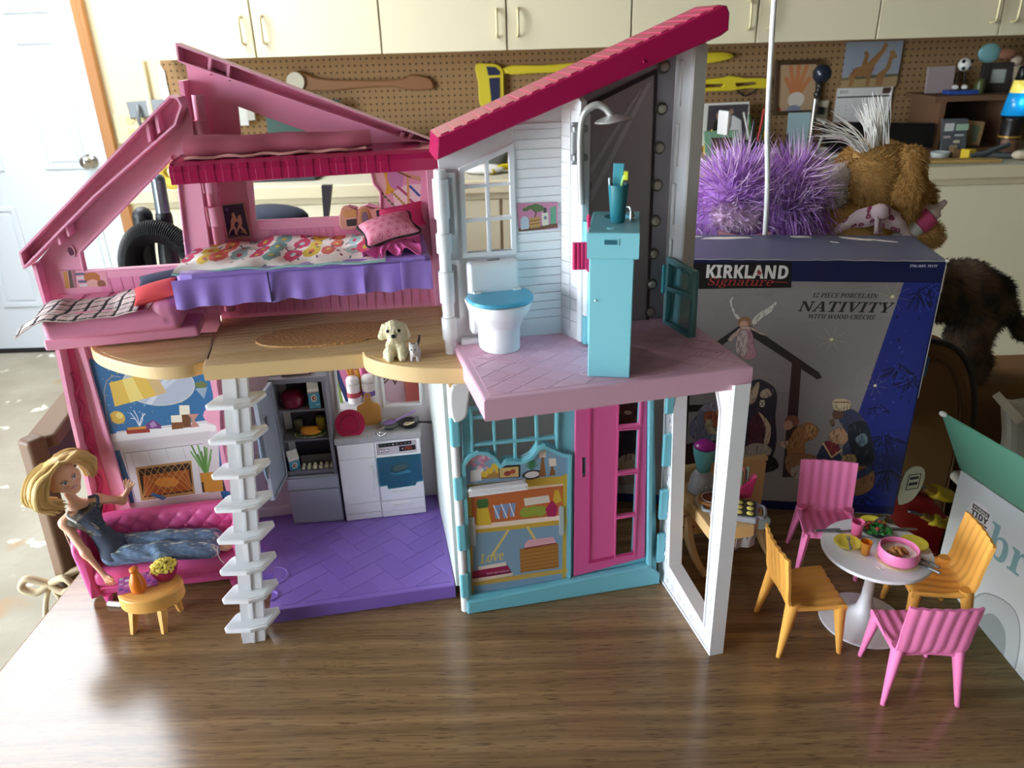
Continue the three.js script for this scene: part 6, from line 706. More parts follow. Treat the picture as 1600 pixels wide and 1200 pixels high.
// ---------- pink couch, doll, coffee table ----------
{
  const t = hth('toy_couch', 'bright pink toy couch with a buttoned back behind the coffee table', 'couch', -.32, 0, .092, -.04), pk = plastic(0xea63a3, .36); // local x = a+.32, z = -(b-.105)
  const path = new THREE.CatmullRomCurve3([[-.094, .029], [-.1, .016], [-.101, .0], [-.094, -.013], [-.076, -.019], [-.03, -.02], [.02, -.02], [.056, -.019], [.07, -.013], [.076, .0], [.075, .016], [.069, .029]].map(q => V(q[0], 0, q[1])), false, 'centripetal'), pr = [[.006, .008], [.0075, .03], [.0095, .062], [.011, .08], [.0095, .09], [.004, .0945], [-.003, .0935], [-.0075, .086], [-.0065, .07], [-.005, .04], [-.005, .008], [.006, .008]];
  const frame = u => { const p = path.getPointAt(u), d = path.getTangentAt(u); return [p, V(-d.z, 0, d.x)]; };
  const sweep = (u, v) => { const [p, n] = frame(u), f = v * (pr.length - 1), i = Math.min(pr.length - 2, f | 0), k = f - i, o = pr[i][0] * (1 - k) + pr[i + 1][0] * k, y = pr[i][1] * (1 - k) + pr[i + 1][1] * k; const e = Math.min(u, 1 - u), fr = Math.min(1, e / .09), hh = .86 + .14 * fr, sq = Math.sqrt(Math.min(1, e / .02 + .0003)); const c = .002; return [p.x - n.x * (c + (o - c) * sq), .05 + (y * hh - .05) * (.35 + .65 * sq), p.z - n.z * (c + (o - c) * sq)]; };
  const g = surf(120, 44, (u, v) => sweep(u, 1 - v)); obj('couch_frame', g, pk, t);
  obj('base', slab([[-.098, -.022], [.073, -.022], [.07, .027], [-.095, .027]], .02, .007, [], .005), pk, t);
  obj('seat_cushion', [new RoundedBoxGeometry(.17, .026, .046, 5, .0115).translate(-.0115, .034, .0065)], pk, t); obj('seat_piping', tube([[-.088, .022, .0275], [0, .0215, .0285], [.064, .022, .0275]], .0012, 30, 6), pk, t);
  const nx = 7; const pad = surf(120, 30, (u, v) => { const x = -.088 + u * .152, y = .04 + v * .054, px = u * nx, py = v * 2.4, d = Math.abs(Math.sin(PI * (px + py) / 1)) * Math.abs(Math.sin(PI * (px - py) / 1)); const e = Math.min(1, Math.min(u, 1 - u) / .03) * Math.min(1, Math.min(v, 1 - v) / .12); return [x, y, -.0115 + (.003 + .0028 * Math.pow(d, .6)) * Math.sqrt(e) - .004 * v]; }); obj('back_cushion', pad, pk, t);
  for (let i = 0; i < 7; i++) for (const r of [0, 1]) { const u = (i + (r ? .5 : 0)) / nx; if (u > .02 && u < .99) obj('button', ball(.0017, -.088 + u * .152, .038 + .0555 * (r ? .625 : .42), -.0066 - .002 * (r ? .625 : .42), 1, 1, .6, 10), pk, t); }
  for (const [x, z] of [[-.085, .022], [.06, .022], [-.085, -.016], [.06, -.016]]) obj('leg', cyl(.004, .0055, .009, x, 0, z, 12), pk, t);
  const pg = one('plastic_peg', rot(limb([[0, 0, 0], [.014, 0, .002]], [.0032, .0032], 8, 10), 0, -.2), WHT, 'short white plastic peg lying against the couch front', 'peg'); pg.position.set(...hw(-.402, .0033, .062)); pg.rotation.y = .1885;
}
{ // fashion doll lounging on the couch
  const O = hw(-.385, .047, .078), d = thing('doll', 'blonde fashion doll in denim dungarees lounging on the pink couch', 'doll', O);
  const P = (a, y, b) => { const q = hw(a, y, b); return [q[0] - O[0], q[1] - O[1], q[2] - O[2]]; };
  const skin = M(0xecb593, .42), shR = P(-.4315, .1075, .083), shL = P(-.3965, .1235, .1), elR = P(-.4125, .0745, .066), wrR = P(-.3975, .0485, .058), elL = P(-.3775, .1085, .116), wrL = P(-.3665, .1245, .112), neck = P(-.4175, .1215, .093), chin = P(-.4225, .1405, .094), chest = P(-.409, .1065, .089), waist = P(-.397, .087, .083), hip = P(-.387, .068, .079);
  const legs = [[P(-.386, .0655, .069), P(-.332, .0655, .0645), P(-.28, .0575, .0665), P(-.262, .0565, .0675)], [P(-.384, .0675, .088), P(-.33, .0695, .084), P(-.278, .0625, .083), P(-.26, .0605, .0835)]];
  const lerp = (a, b, k) => a.map((v, i) => v + (b[i] - v) * k);
  const bones = [[chin, .0052, neck, .0052], [neck, .0062, chest, .0085], [chest, .0118, waist, .0085], [waist, .0088, hip, .0125], [neck, .006, shR, .0058], [neck, .006, shL, .0058], [shR, .0056, elR, .0043], [elR, .0043, wrR, .0028], [shL, .0056, elL, .0043], [elL, .0043, wrL, .0028]];
  for (const L of legs) bones.push([L[0], .009, L[1], .0068], [L[1], .0066, L[2], .0042], [L[2], .0042, L[3], .0036], [L[3], .0036, lerp(L[2], L[3], 1.75).map((v, i) => v + (i === 1 ? .0035 : 0)), .0026], [L[2], .0042, lerp(L[2], L[3], -.05).map((v, i) => v - (i === 1 ? .004 : 0)), .003]);
  // hands: palm plus four fingers and a thumb on the side
  const hand = (w, dir, side, nrm, curl) => { const dv = V(...dir).normalize(), sv = V(...side).normalize(), nv = V(...nrm).normalize(), at = (l, s, n) => V(...w).addScaledVector(dv, l).addScaledVector(sv, s).addScaledVector(nv, n).toArray(), b = [[at(-.003, 0, 0), .0028, at(.002, 0, 0), .0028], [at(.001, .0012, 0), .0021, at(.0075, .0024, 0), .0017], [at(.001, -.0012, 0), .0021, at(.0075, -.0024, 0), .0017], [at(.001, 0, 0), .0021, at(.0078, 0, 0), .0017]]; [[-.0035, .0058, -.24], [-.0012, .0076, -.07], [.0012, .008, .07], [.0035, .007, .22]].forEach(([s, l, f]) => { const a = at(.0078, s * .9, 0), m = at(.0078 + l * .5, s + f * l * .5, -curl * l * .12), e = at(.0078 + l, s + f * l, -curl * l * .5); b.push([a, .0013, m, .0011], [m, .0011, e, .0009]); }); const t0 = at(.0028, .0022, 0), t1 = at(.0062, .0058, .0005), t2 = at(.0095, .0072, 0); b.push([t0, .0017, t1, .0013], [t1, .0013, t2, .001]); return body(b, .00055, .0011); };
  obj('doll_body', [body(bones, .0021, .006), hand(wrR, P(-.39, .0335, .0535).map((v, i) => v - wrR[i]), [.85, .35, .1], [.3, .5, .8], .5), hand(wrL, P(-.3595, .1395, .11).map((v, i) => v - wrL[i]), [-.8, .5, -.1], [-.1, -.2, .97], -.5)], skin, d);
  // head: own axes, tilted to her right and facing the camera's right
  const hc = P(-.4225, .158, .0945), head = (() => {
    const g = body([[[0, .006, -.003], .0158, [0, .004, -.0005], .0152], [[0, -.004, .004], .0108, [0, -.0125, .0075], .0058], [[.006, -.004, .0035], .0085, [.0025, -.012, .007], .0045], [[-.006, -.004, .0035], .0085, [-.0025, -.012, .007], .0045], [[0, .0015, .0148], .0018, [0, -.0032, .0168], .0018], [[0, -.0086, .0126], .0018, [0, -.0086, .013], .0018], [[.0152, -.001, -.003], .0026, [.0152, -.0055, -.002], .0018], [[-.0152, -.001, -.003], .0026, [-.0152, -.0055, -.002], .0018], [[0, -.008, -.001], .006, [0, -.018, -.004], .005]], .00115, .005); uvBox(g, -.02, -.02, .02, .02); return g; })();
  const face = tex(512, 512, (c, W) => { const X = x => (x + .02) / .04 * W, Y = y => (.02 - y) / .04 * W; c.fillStyle = '#f0bd9a'; c.fillRect(0, 0, W, W); for (const s of [-1, 1]) { disc(c, X(s * .0062), Y(-.0045), 38, 30, 'rgba(226,130,110,.35)'); c.save(); c.translate(X(s * .0056), Y(.0012)); c.rotate(s * -.1); disc(c, 0, 0, 37, 21, '#f4efec'); disc(c, s * 2 + 4, 1, 19, 20, '#4a76a8'); disc(c, s * 2 + 4, 1, 10, 12, '#16202c'); disc(c, s * 2 - 1, -6, 5, 5, '#ffffff'); c.beginPath(); c.ellipse(0, 2, 39, 24, 0, PI * 1.02, PI * 1.98); c.lineWidth = 9; c.strokeStyle = '#3a2418'; c.stroke(); line(c, [[s * 34, -8], [s * 47, -19]], '#3a2418', 6); c.beginPath(); c.ellipse(0, -12, 40, 22, 0, PI * 1.08, PI * 1.92); c.lineWidth = 5; c.strokeStyle = '#b98268'; c.stroke(); c.restore(); c.beginPath(); c.ellipse(X(s * .0058), Y(.0024) + 6, 46, 40, 0, PI * 1.15, PI * 1.85); c.lineWidth = 7; c.strokeStyle = '#8c6238'; c.stroke(); disc(c, X(s * .0011), Y(-.0045), 4, 3, '#bf8064'); } c.beginPath(); c.moveTo(X(-.0042), Y(-.0078)); c.quadraticCurveTo(X(-.001), Y(-.0066), X(0), Y(-.0071)); c.quadraticCurveTo(X(.001), Y(-.0066), X(.0042), Y(-.0078)); c.quadraticCurveTo(X(0), Y(-.0115), X(-.0042), Y(-.0078)); c.fillStyle = '#c95f68'; c.fill(); poly(c, [[X(-.003), Y(-.0081)], [X(.003), Y(-.0081)], [X(0), Y(-.0094)]], '#f6f0ec'); });
  const hd = obj('head', head, M(0xffffff, .4, { map: face }), d); hd.position.set(...hc);
  { const wp = V(O[0] + hc[0], O[1] + hc[1], O[2] + hc[2]), f = camera.position.clone().sub(wp).normalize(), r = V(1, 0, 0).addScaledVector(f, -f.x).normalize(); const F = f.clone().multiplyScalar(.93).addScaledVector(r, .3).add(V(0, -.2, 0)).normalize(); let U = V(-.46, .88, -.05); U.addScaledVector(F, -U.dot(F)).normalize(); hd.quaternion.setFromRotationMatrix(new THREE.Matrix4().makeBasis(U.clone().cross(F), U, F)); }
  // hair: swept from a side parting to both sides, ends flicking out
  seed = 99; const st = []; const cap = surf(28, 18, (u, v) => { const th = u * 2 * PI, ph = v * 1.75; const r = .0203, x = r * Math.sin(ph) * Math.sin(th), z = r * Math.sin(ph) * Math.cos(th), y = r * Math.cos(ph); const fr = Math.max(0, Math.cos(th)) * Math.max(0, ph - .85); return [x * 1.03, y + .006 + fr * .016, z - .0035 - fr * .012]; }); st.push(cap.clone().translate(0, 0, -.0005));
  for (let i = 0; i < 260; i++) { const s = i % 2 ? 1 : -1, k = rr(0, 1), z0 = .0125 - k * .03, spread = rr(.25, 1), px = .003 + rr(-.001, .001); const top = [px, .0235 - .05 * Math.max(0, z0 - .004) * 2 - k * .003, z0 * .8]; const w = s < 0 ? 1.35 : 1.15, out = .011 + .0145 * spread; const mid = [s * out * .86 * w, .0135 + rr(-.001, .004) - (s > 0 ? -.003 : .001), z0 * .9 - .001], low = [s * (out + .006) * w, (s < 0 ? -.006 : .004) + rr(-.003, .003), z0 * .9 - .003 + rr(-.002, .002)], end = s < 0 ? [-(out + .003 + rr(-.004, .004)), -.0225 + rr(-.005, .004), z0 * .8 - .002] : (e => [.019 + .018 * e, -.02 + .013 * e + rr(-.003, .003), z0 * .8 - .004])(rnd() * .5 + spread * .5); st.push(limb([top, [s * .0095, .0225 - (z0 > .006 ? .003 : 0), z0 * .95], mid, low, end], [.0012, .0022, .0027, .0026, .0007], 14, 6)); }
  const hairM = M(0xd9b872, .42); const hr = obj('hair', st, hairM, d); hr.position.copy(hd.position); hr.quaternion.copy(hd.quaternion);
  // clothes
  const den = (dark, patches) => dataTex(512, 256, (i, j) => { const n = noise.noise(i / 2.2, j / 5, 1) * 14 + noise.noise(i / 30, j / 22, 5) * 26; let c = dark ? [66 + n, 74 + n, 92 + n] : [104 + n, 126 + n, 154 + n]; if (patches) { const a = fbm(i / 70, j / 34, 3, 3); const w = cl((a + .02 - Math.abs((j - 128) / 128 - .05) * .5) * 9); c = mix3(c, [214, 216, 206], w * .9); if (j % 128 < 5) c = mix3(c, [70, 84, 108], .6); } return c; });
  const jean = (L, k) => { const g = body([[L[0], .0125, L[1], .0115], [L[1], .0115, L[2], .0118]], .0024, .005); const p = g.attributes.position, uv = new Float32Array(p.count * 2); for (let i = 0; i < p.count; i++) { const f = (p.getX(i) - L[0][0]) / (L[2][0] - L[0][0]); const wr = .0007 * Math.sin(f * 26 + p.getY(i) * 500) + .0006 * noise.noise(p.getX(i) * 160, p.getY(i) * 160, p.getZ(i) * 160 + k * 9); p.setY(i, Math.max(-.0005, p.getY(i) * .93 + .0004) + wr); p.setZ(i, L[0][2] + (p.getZ(i) - L[0][2]) * 1.0 + wr); uv[2 * i] = f; uv[2 * i + 1] = .5 + (p.getZ(i) - L[0][2] * (1 - f) - L[2][2] * f) / .027; } g.setAttribute('uv', new THREE.BufferAttribute(uv, 2)); g.computeVertexNormals(); return g; };
  const dm = M(0xffffff, .9, { map: den(false, true) }), dk = M(0xffffff, .9, { map: den(true, false) });
  legs.forEach((L, k) => obj('trouser_leg', jean(L, k), dm, d));
  const hipsG = body([[lerp(hip, waist, -.2), .0165, waist, .0112], [legs[0][0], .0125, legs[1][0], .0125]], .0022, .006); const seam = M(0x6e7688, .9); obj('dungaree_waist', hipsG, dk, d);
  const topM = M(0x9d978c, .85, { map: dataTex(128, 128, (i, j) => { const a = fbm(i / 16, j / 16, 2, 3); return a > .12 ? [222, 220, 212] : a < -.18 ? [84, 80, 78] : [158, 152, 142]; }) }); const tg = body([[lerp(chest, neck, .35), .0112, waist, .0104], [lerp(shR, chest, .35), .0085, lerp(chest, waist, .2), .0105], [lerp(shL, chest, .35), .0085, lerp(chest, waist, .2), .0105], [chest.map((v, i) => v + [-.003, .0, .006][i]), .0085, chest.map((v, i) => v + [.004, .004, .005][i]), .0085]], .0018, .004); { const p = tg.attributes.position, uv = new Float32Array(p.count * 2); for (let i = 0; i < p.count; i++) { uv[2 * i] = p.getX(i) * 18; uv[2 * i + 1] = p.getY(i) * 18; const n = .0007 * Math.sin(p.getX(i) * 420 + p.getY(i) * 700); p.setZ(i, p.getZ(i) + n); } tg.setAttribute('uv', new THREE.BufferAttribute(uv, 2)); tg.computeVertexNormals(); } obj('top', tg, topM, d);
  // bib hangs over the front of the chest on two straps
  const fwd = [.05, .04, .0145], B = [lerp(shR, chest, .42), lerp(shL, chest, .2), lerp(waist, shL, .1), lerp(waist, shR, .02)].map((q, i) => [q[0] + .006 + (i === 2 ? .008 : i === 3 ? -.002 : i === 1 ? .004 : .006), q[1] + .0035 + (i < 2 ? .003 : 0), q[2] + (i < 2 ? .0135 : .011)]);
  obj('bib', shell(14, 14, (u, v) => { const x = [0, 1, 2].map(k => (B[3][k] * (1 - u) + B[2][k] * u) * (1 - v) + (B[0][k] * (1 - u) + B[1][k] * u) * v), c = .0035 * Math.sin(PI * u); return [x[0], x[1] + c * .3, x[2] + c]; }, .0011), dk, d); const bc = [0, 1, 2].map(k => (B[0][k] + B[1][k] + B[2][k] + B[3][k]) / 4); obj('pocket_stitch', tube([[-.001, .005, .0049], [.003, .001, .0051], [.005, -.0035, .0046], [.0005, -.0005, .005]].map(q => [bc[0] + q[0], bc[1] + q[1], bc[2] + q[2]]), .0003, 30, 5), M(0xc9b49a, .8), d);
  obj('strap', tube([B[0], lerp(B[0], shR, .6).map((v, i) => v + (i === 1 ? .009 : 0)), lerp(neck, shR, .55).map((v, i) => v + (i === 1 ? .0065 : 0))], .0017, 20, 6), M(0xb9b7b2, .85), d); obj('strap', tube([B[1], lerp(B[1], shL, .6).map((v, i) => v + (i === 1 ? .007 : 0)), lerp(neck, shL, .6).map((v, i) => v + (i === 1 ? .0065 : 0))], .0017, 20, 6), dk, d);
  obj('loose_thread', tube([lerp(shR, elR, .1).map((v, i) => v + [-.006, 0, 0][i]), lerp(shR, elR, .5).map((v, i) => v + [-.009, -.004, 0][i]), lerp(shR, elR, .95).map((v, i) => v + [-.012, -.012, 0][i])], .0005, 20, 5), M(0xd8cfc0, .8), d); obj('loose_thread', tube([legs[0][2].map((v, i) => v + [.011, .006, .004][i]), legs[0][2].map((v, i) => v + [.014, -.004, .012][i]), legs[0][2].map((v, i) => v + [.02, -.01, .016][i])], .0004, 20, 5), M(0xd8cfc0, .8), d);
}
{ // coffee table with snacks
  const or = plastic(0xf0b25e, .42), t = hth('coffee_table', 'small orange oval toy coffee table in front of the pink couch', 'coffee table', -.342, 0, .03, .0), e = ell(0, 0, .0345, .0265, 64);
  const woodBump = dataTex(128, 128, (i, j) => { const k = 128 + 110 * fbm(i / 40, j / 9, 3, 3); return [k, k, k]; });
  obj('table_top', [slab(e, .018, .0245, [], .0022), slab(inset(e, .003), .0012, .0417, [], .0006)], M(0xf0b25e, .42, { bumpMap: woodBump, bumpScale: .0003 }), t);
  for (const [x, z, x1, z1] of [[-.0175, .016, -.0215, .0235], [.0135, .021, .0125, .0305], [.021, -.004, .0235, -.005], [-.014, -.014, -.018, -.02]]) { const g = cyl(.0035, .0062, .0265, 0, 0, 0, 6), p = g.attributes.position; for (let i = 0; i < p.count; i++) { const k = p.getY(i) / .0265; p.setX(i, p.getX(i) + x1 * (1 - k) + x * k); p.setZ(i, p.getZ(i) + z1 * (1 - k) + z * k); } g.computeVertexNormals(); obj('leg', toCreasedNormals(g, .6), or, t); }
  const mat = thing('placemat', 'little checked pink and white placemat on the orange coffee table', 'placemat', hw(-.357, .0432, .04), .1885 + .2); obj('mat', box(.042, .0008, .031, 0, 0, 0), plastic(0xb85fa8, .5), mat); for (let i = 0; i < 7; i++) for (let j = 0; j < 6; j++) if ((i + j) % 2 === 0) obj('square', box(.0042, .0007, .0036, -.0175 + i * .0058, .0006, -.0125 + j * .005), plastic([0xe9dcea, 0x6f4f98, 0xd9a0cc][(i * 2 + j) % 3], .5), mat);
  const bt = thing('sauce_bottle', 'orange toy bottle standing on the placemat', 'bottle', hw(-.352, .0446, .024), .1885); obj('bottle_body', lathe([[0, 0], [.0075, 0], [.0086, .003], [.0086, .011], [.0068, .017], [.0042, .0225], [.0038, .025], [0, .0252]], 28), plastic(0xe27a1c, .35), bt); obj('cap', lathe([[0, 0], [.0048, 0], [.0048, .004], [0, .0042]], 24).translate(0, .0253, 0), plastic(0xe8842a, .4), bt);
  const bw = thing('popcorn_bowl', 'dark pink bowl heaped with yellow popcorn on the coffee table', 'bowl', hw(-.327, .0432, .041), .1885); obj('bowl', surf(48, 10, (u, v) => { const a = -u * 2 * PI, q = [[.007, 0], [.0095, .001], [.0125, .006], [.0145, .0125], [.0152, .0165], [.0142, .0165], [.0135, .0125]], f = v * 6, i = Math.min(5, f | 0), k = f - i, r = q[i][0] * (1 - k) + q[i + 1][0] * k, y = q[i][1] * (1 - k) + q[i + 1][1] * k; return [r * Math.cos(a), y + (y > .012 ? .0012 * Math.sin(a * 9) : 0), r * Math.sin(a)]; }), plastic(0xa3134e, .35), bw); obj('bowl_foot', cyl(.0075, .0075, .001, 0, 0, 0, 24), plastic(0xa3134e, .35), bw);
  seed = 61; const pop = []; for (let i = 0; i < 130; i++) { const r = .0138 * Math.sqrt(rnd()), a = rr(0, 2 * PI), y = .015 + .0085 * (1 - Math.pow(r / .0142, 2)); for (let k = 0; k < 2; k++) pop.push(ball(.0017, r * Math.cos(a) + rr(-.0008, .0008), y + rr(-.0008, .0008), r * Math.sin(a) + rr(-.0008, .0008), 1, 1, 1, 6)); } const pc = obj('popcorn', pop, plastic(0xf2dc62, .6), bw); pc.userData.kind = 'stuff';
}
{ // folding chair with tied cushion beyond the left table edge
  const t = thing('folding_chair', 'dark brown wooden folding chair with tied cushion beside the table', 'chair', [-.72, FL, -1.05]), wd = M(0x6f5238, .55), w2 = M(0x47362e, .6), tie = M(0xcdb894, .85);
  const y0 = -FL; const bar = (a, b, w, h, m, n = 'rail') => { const A = V(...a), B = V(...b), L = A.distanceTo(B), g = new RoundedBoxGeometry(w, L, h, 2, Math.min(w, h) * .25); const o = obj(n, g, m, t); o.position.copy(A.clone().add(B).multiplyScalar(.5)); o.quaternion.setFromUnitVectors(V(0, 1, 0), B.clone().sub(A).normalize()); return o; };
  bar([.012, y0 + .082, .045], [-.012, .0, .06], .03, .03, wd, 'leg'); bar([-.06, y0 + .07, -.36], [-.09, 0, -.36], .03, .03, wd, 'leg');
  bar([.01, y0 + .06, .03], [-.06, y0 + .06, -.36], .05, .022, wd, 'top_rail'); const pan = obj('back_panel', ext([[0, 0], [.39, 0], [.39, -.09], [0, -.09]], .012, 0), w2, t); pan.position.set(.008, y0 + .055, .03); pan.rotation.y = Math.atan2(.39, -.07);
  obj('seat', box(.36, .03, .4, .2, y0 - .27, -.16, .008), w2, t); const cu = obj('cushion', new RoundedBoxGeometry(.34, .05, .36, 4, .024).translate(.2, y0 - .215, -.16), M(0x3a2b24, .9), t); bar([.36, 0, .02], [.02, y0 - .24, -.3], .028, .02, wd, 'leg'); bar([.36, 0, -.34], [.02, y0 - .24, -.34], .028, .02, wd, 'leg'); bar([.03, y0 - .16, .045], [-.04, y0 - .16, -.36], .03, .018, wd, 'cross_rail');
  const bow = [-.015, y0 - .165, .07]; for (const s of [-1, 1]) obj('tie', tube([[0, 0, 0], [s * .03, .014, .006], [s * .04, .0, .008], [s * .022, -.012, .006], [0, 0, .002]].map(q => [bow[0] + q[0], bow[1] + q[1], bow[2] + q[2]]), .006, 30, 6), tie, t); for (const s of [-1, 1]) obj('tie', tube([[0, 0, 0], [s * .012, -.03, .004], [s * .02, -.06, .006]].map(q => [bow[0] + q[0], bow[1] + q[1], bow[2] + q[2]]), .004, 16, 6), tie, t); obj('tie', tube([[bow[0], bow[1], bow[2]], [.05, bow[1] + .02, .05], [.1, y0 - .2, .0]], .006, 16, 6), tie, t);
}

// ---------- right side: dining set, kitchen island, boxes ----------
function diningChair(label, mat, pos, turn, group) {
  const t = thing('dining_chair', label, 'chair', pos, turn, group); // faces +z
  const pr = [[.033, .0545], [.0325, .0605], [.02, .0612], [-.012, .0585], [-.0225, .0605], [-.0275, .0685], [-.031, .09], [-.0365, .121]].map(q => V(0, q[1], q[0])), c = new THREE.CatmullRomCurve3(pr, false, 'centripetal');
  const sheet = (v0, v1, nv) => shell(72, nv, (u, v) => { const k = v0 + (v1 - v0) * v, p = c.getPoint(k), d = c.getTangent(k), w = .0315 + .0015 * Math.abs(k - .5), x = (u * 2 - 1) * w, e = Math.min(1, Math.min(u, 1 - u) / .03), rip = .0005 * Math.cos(u * 2 * PI * 6) * Math.min(1, Math.min(k, 1.02 - k) / .06) + .0004 * (k > .97 ? Math.cos(u * 12 * PI) : 0); const curve = .004 * Math.pow(u * 2 - 1, 2) * (k > .6 ? (k - .6) * 2 : 0); return [x, p.y - d.z * rip, p.z + d.y * rip + curve]; }, .0028);
  obj('seat', sheet(0, .6, 26), mat, t); obj('backrest', sheet(.6, 1, 26), mat, t);
  const leg = (x0, y0, z0, x1, z1, r0) => { const g = cyl(.0026, r0, 1, 0, 0, 0, 10), p = g.attributes.position; for (let i = 0; i < p.count; i++) { const k = p.getY(i), s = k * k; p.setXYZ(i, p.getX(i) + x1 + (x0 - x1) * k, k * y0, p.getZ(i) * (1 + .35 * s) + z1 + (z0 - z1) * k); } g.computeVertexNormals(); return g; };
  for (const s of [-1, 1]) { obj('leg', leg(s * .0275, .0595, .0275, s * .0335, .0325, .0052), mat, t); obj('leg', leg(s * .0275, .064, -.0215, s * .035, -.032, .0058), mat, t); }
  for (const s of [-1, 1]) obj('side_rail', limb([[s * .029, .0585, .026], [s * .0292, .0572, 0], [s * .029, .0595, -.021]], [.0034, .0028, .0042], 12, 8), mat, t);
  obj('rear_rail', limb([[-.028, .0575, -.0235], [0, .0578, -.0228], [.028, .0575, -.0235]], [.0032, .0024, .0032], 12, 8), mat, t);
  return t;
}
const CPK = plastic(0xe97cad, .42), COR = plastic(0xeeac50, .42), G = 'toy dining chairs round the white table';
diningChair('pink toy dining chair in front, with its back to the camera', CPK, [.3865, .0005, -.5755], PI - .06, G);
diningChair('orange toy dining chair left of the white table, seen side-on', COR, [.301, .0005, -.6475], PI / 2 + .03, G);
diningChair('orange toy dining chair right of the white table, against the litter box', COR, [.446, .0005, -.661], -PI / 2 - .12, G);
diningChair('pink toy dining chair behind the white table, in front of the navy box', CPK, [.3735, .0005, -.768], -.2, G);
{ // tulip table and everything on it
  const t = thing('tulip_table', 'round white toy table on a tulip pedestal foot', 'dining table', [.379, .0004, -.662]), wh = plastic(0xe9e6e8, .25);
  obj('pedestal', lathe([[0, 0], [.0445, 0], [.0455, .001], [.044, .0024], [.03, .0045], [.0165, .0095], [.0095, .018], [.0062, .032], [.0053, .055], [.0055, .08], [.008, .0905], [0, .0906]], 64), wh, t); obj('table_top', lathe([[0, .091], [.052, .0912], [.0548, .0928], [.0552, .0952], [.0542, .097], [0, .0972]], 80), wh, t);
  const Y = .0978, yl = plastic(0xecd84a, .35), gr = M(0x77777a, .35, { metalness: .3 }), at = (x, z) => [x, Y, z];
  const plate = (l, x, z, r) => { const p = thing('plate', l, 'plate', at(x, z), r, 'yellow toy plates on the white table'); obj('plate_disc', lathe([[0, .0006], [.008, .0006], [.0098, .0026], [.0138, .0032], [.014, .0024], [.0095, 0], [0, 0]], 44), yl, p); return p; };
  plate('yellow toy plate with a fork on it, left of the orange cup', .3515, -.6705, 0); plate('empty yellow toy plate at the right of the pink bowl', .4195, -.6655, .3); plate('yellow toy plate half hidden behind the pink cup', .3925, -.7035, 0);
  const cutl = (name, l, x, z, r, y = .0002) => { const q = thing(name, l, name, [x, Y + y, z], r, 'grey toy cutlery'); if (name === 'fork') { obj('handle', limb([[-.013, .001, 0], [0, .0009, 0], [.003, .0009, 0]], [.0014, .0009, .0011], 12, 8), gr, q); for (const s of [-1, 0, 1]) obj('tine', limb([[.003, .001, s * .0009], [.006, .0009, s * .0016], [.0105, .0009, s * .0015]], [.0008, .0006, .0004], 10, 6), gr, q); } else { obj('handle', limb([[-.014, .0011, 0], [-.004, .001, 0]], [.0015, .0012], 10, 8), gr, q); obj('blade', ext(smooth([[-.004, -.0011], [.008, -.0016], [.0135, .0002], [.012, .0014], [-.004, .0012]], 4), .0009, .0009).rotateX(-PI / 2).translate(0, .0004, 0), gr, q); } };
  cutl('fork', 'little grey fork lying on the left yellow plate', .352, -.669, 1.3, .0032); cutl('knife', 'grey knife at the left rim of the white table', .3405, -.6945, .06); cutl('fork', 'grey fork beside the knife at the left of the pink cup', .3575, -.692, 3.2); cutl('knife', 'grey knife laid across the rear yellow plate', .3985, -.705, .5, .0036); cutl('fork', 'grey fork at the back right of the white table', .411, -.6935, 2.95); cutl('knife', 'grey knife at the back right of the white table', .4225, -.692, -.1); cutl('knife', 'dark knife right of the pink bowl, nearer the camera', .4125, -.628, 2.25); cutl('fork', 'dark fork right of the pink bowl', .4175, -.636, 2.2);
  const cp = (l, x, z, m, r, h) => { const q = thing('cup', l, 'cup', at(x, z)); obj('cup_body', lathe([[0, 0], [r * .82, 0], [r, h * .8], [r * 1.1, h], [r * 1.0, h], [r * .9, h * .75], [r * .7, .001], [0, .001]], 28), m, q); return q; };
  const c1 = cp('pink toy beaker on the white table', .366, -.684, plastic(0xe2689a, .35), .0062, .0185); obj('spout', ball(.0022, .004, .018, .004, 1, .6, 1, 8), plastic(0xe2689a, .35), c1); cp('amber translucent toy glass on the white table', .362, -.6525, M(0xe39a2c, .15, { transmission: .5, thickness: 0 }), .0052, .0155);
  const b = thing('serving_bowl', 'large pink toy bowl holding pasta on a lace doily', 'bowl', at(.3915, -.6425)), bp = plastic(0xee83b4, .28); obj('bowl', lathe([[0, .0005], [.0165, .0005], [.0195, .0025], [.0205, .007], [.0192, .0142], [.0184, .0148], [.0176, .0142], [.0178, .006], [.016, .0035], [0, .0035]], 56), bp, b); obj('soup', cyl(.0172, .0172, .0008, 0, .0078, 0, 40), plastic(0xe6dccb, .35), b); seed = 14; for (let i = 0; i < 8; i++) obj('pasta_piece', limb([[-.005, 0, 0], [0, .002, 0], [.005, 0, 0]], [.002, .0026, .0018], 10, 8).rotateY(rr(0, 3)).translate(rr(-.009, .006), .0095 + rr(0, .0015), rr(-.002, .008)), plastic(i % 2 ? 0xb0763c : 0xc9905a, .5), b); obj('pasta_piece', cyl(.0018, .002, .005, -.001, .0105, .001, 10), plastic(0xa8623a, .5), b); obj('doily', slab(ell(0, 0, .0215, .0215, 40), .0004, 0), plastic(0xe9dfae, .6), b);
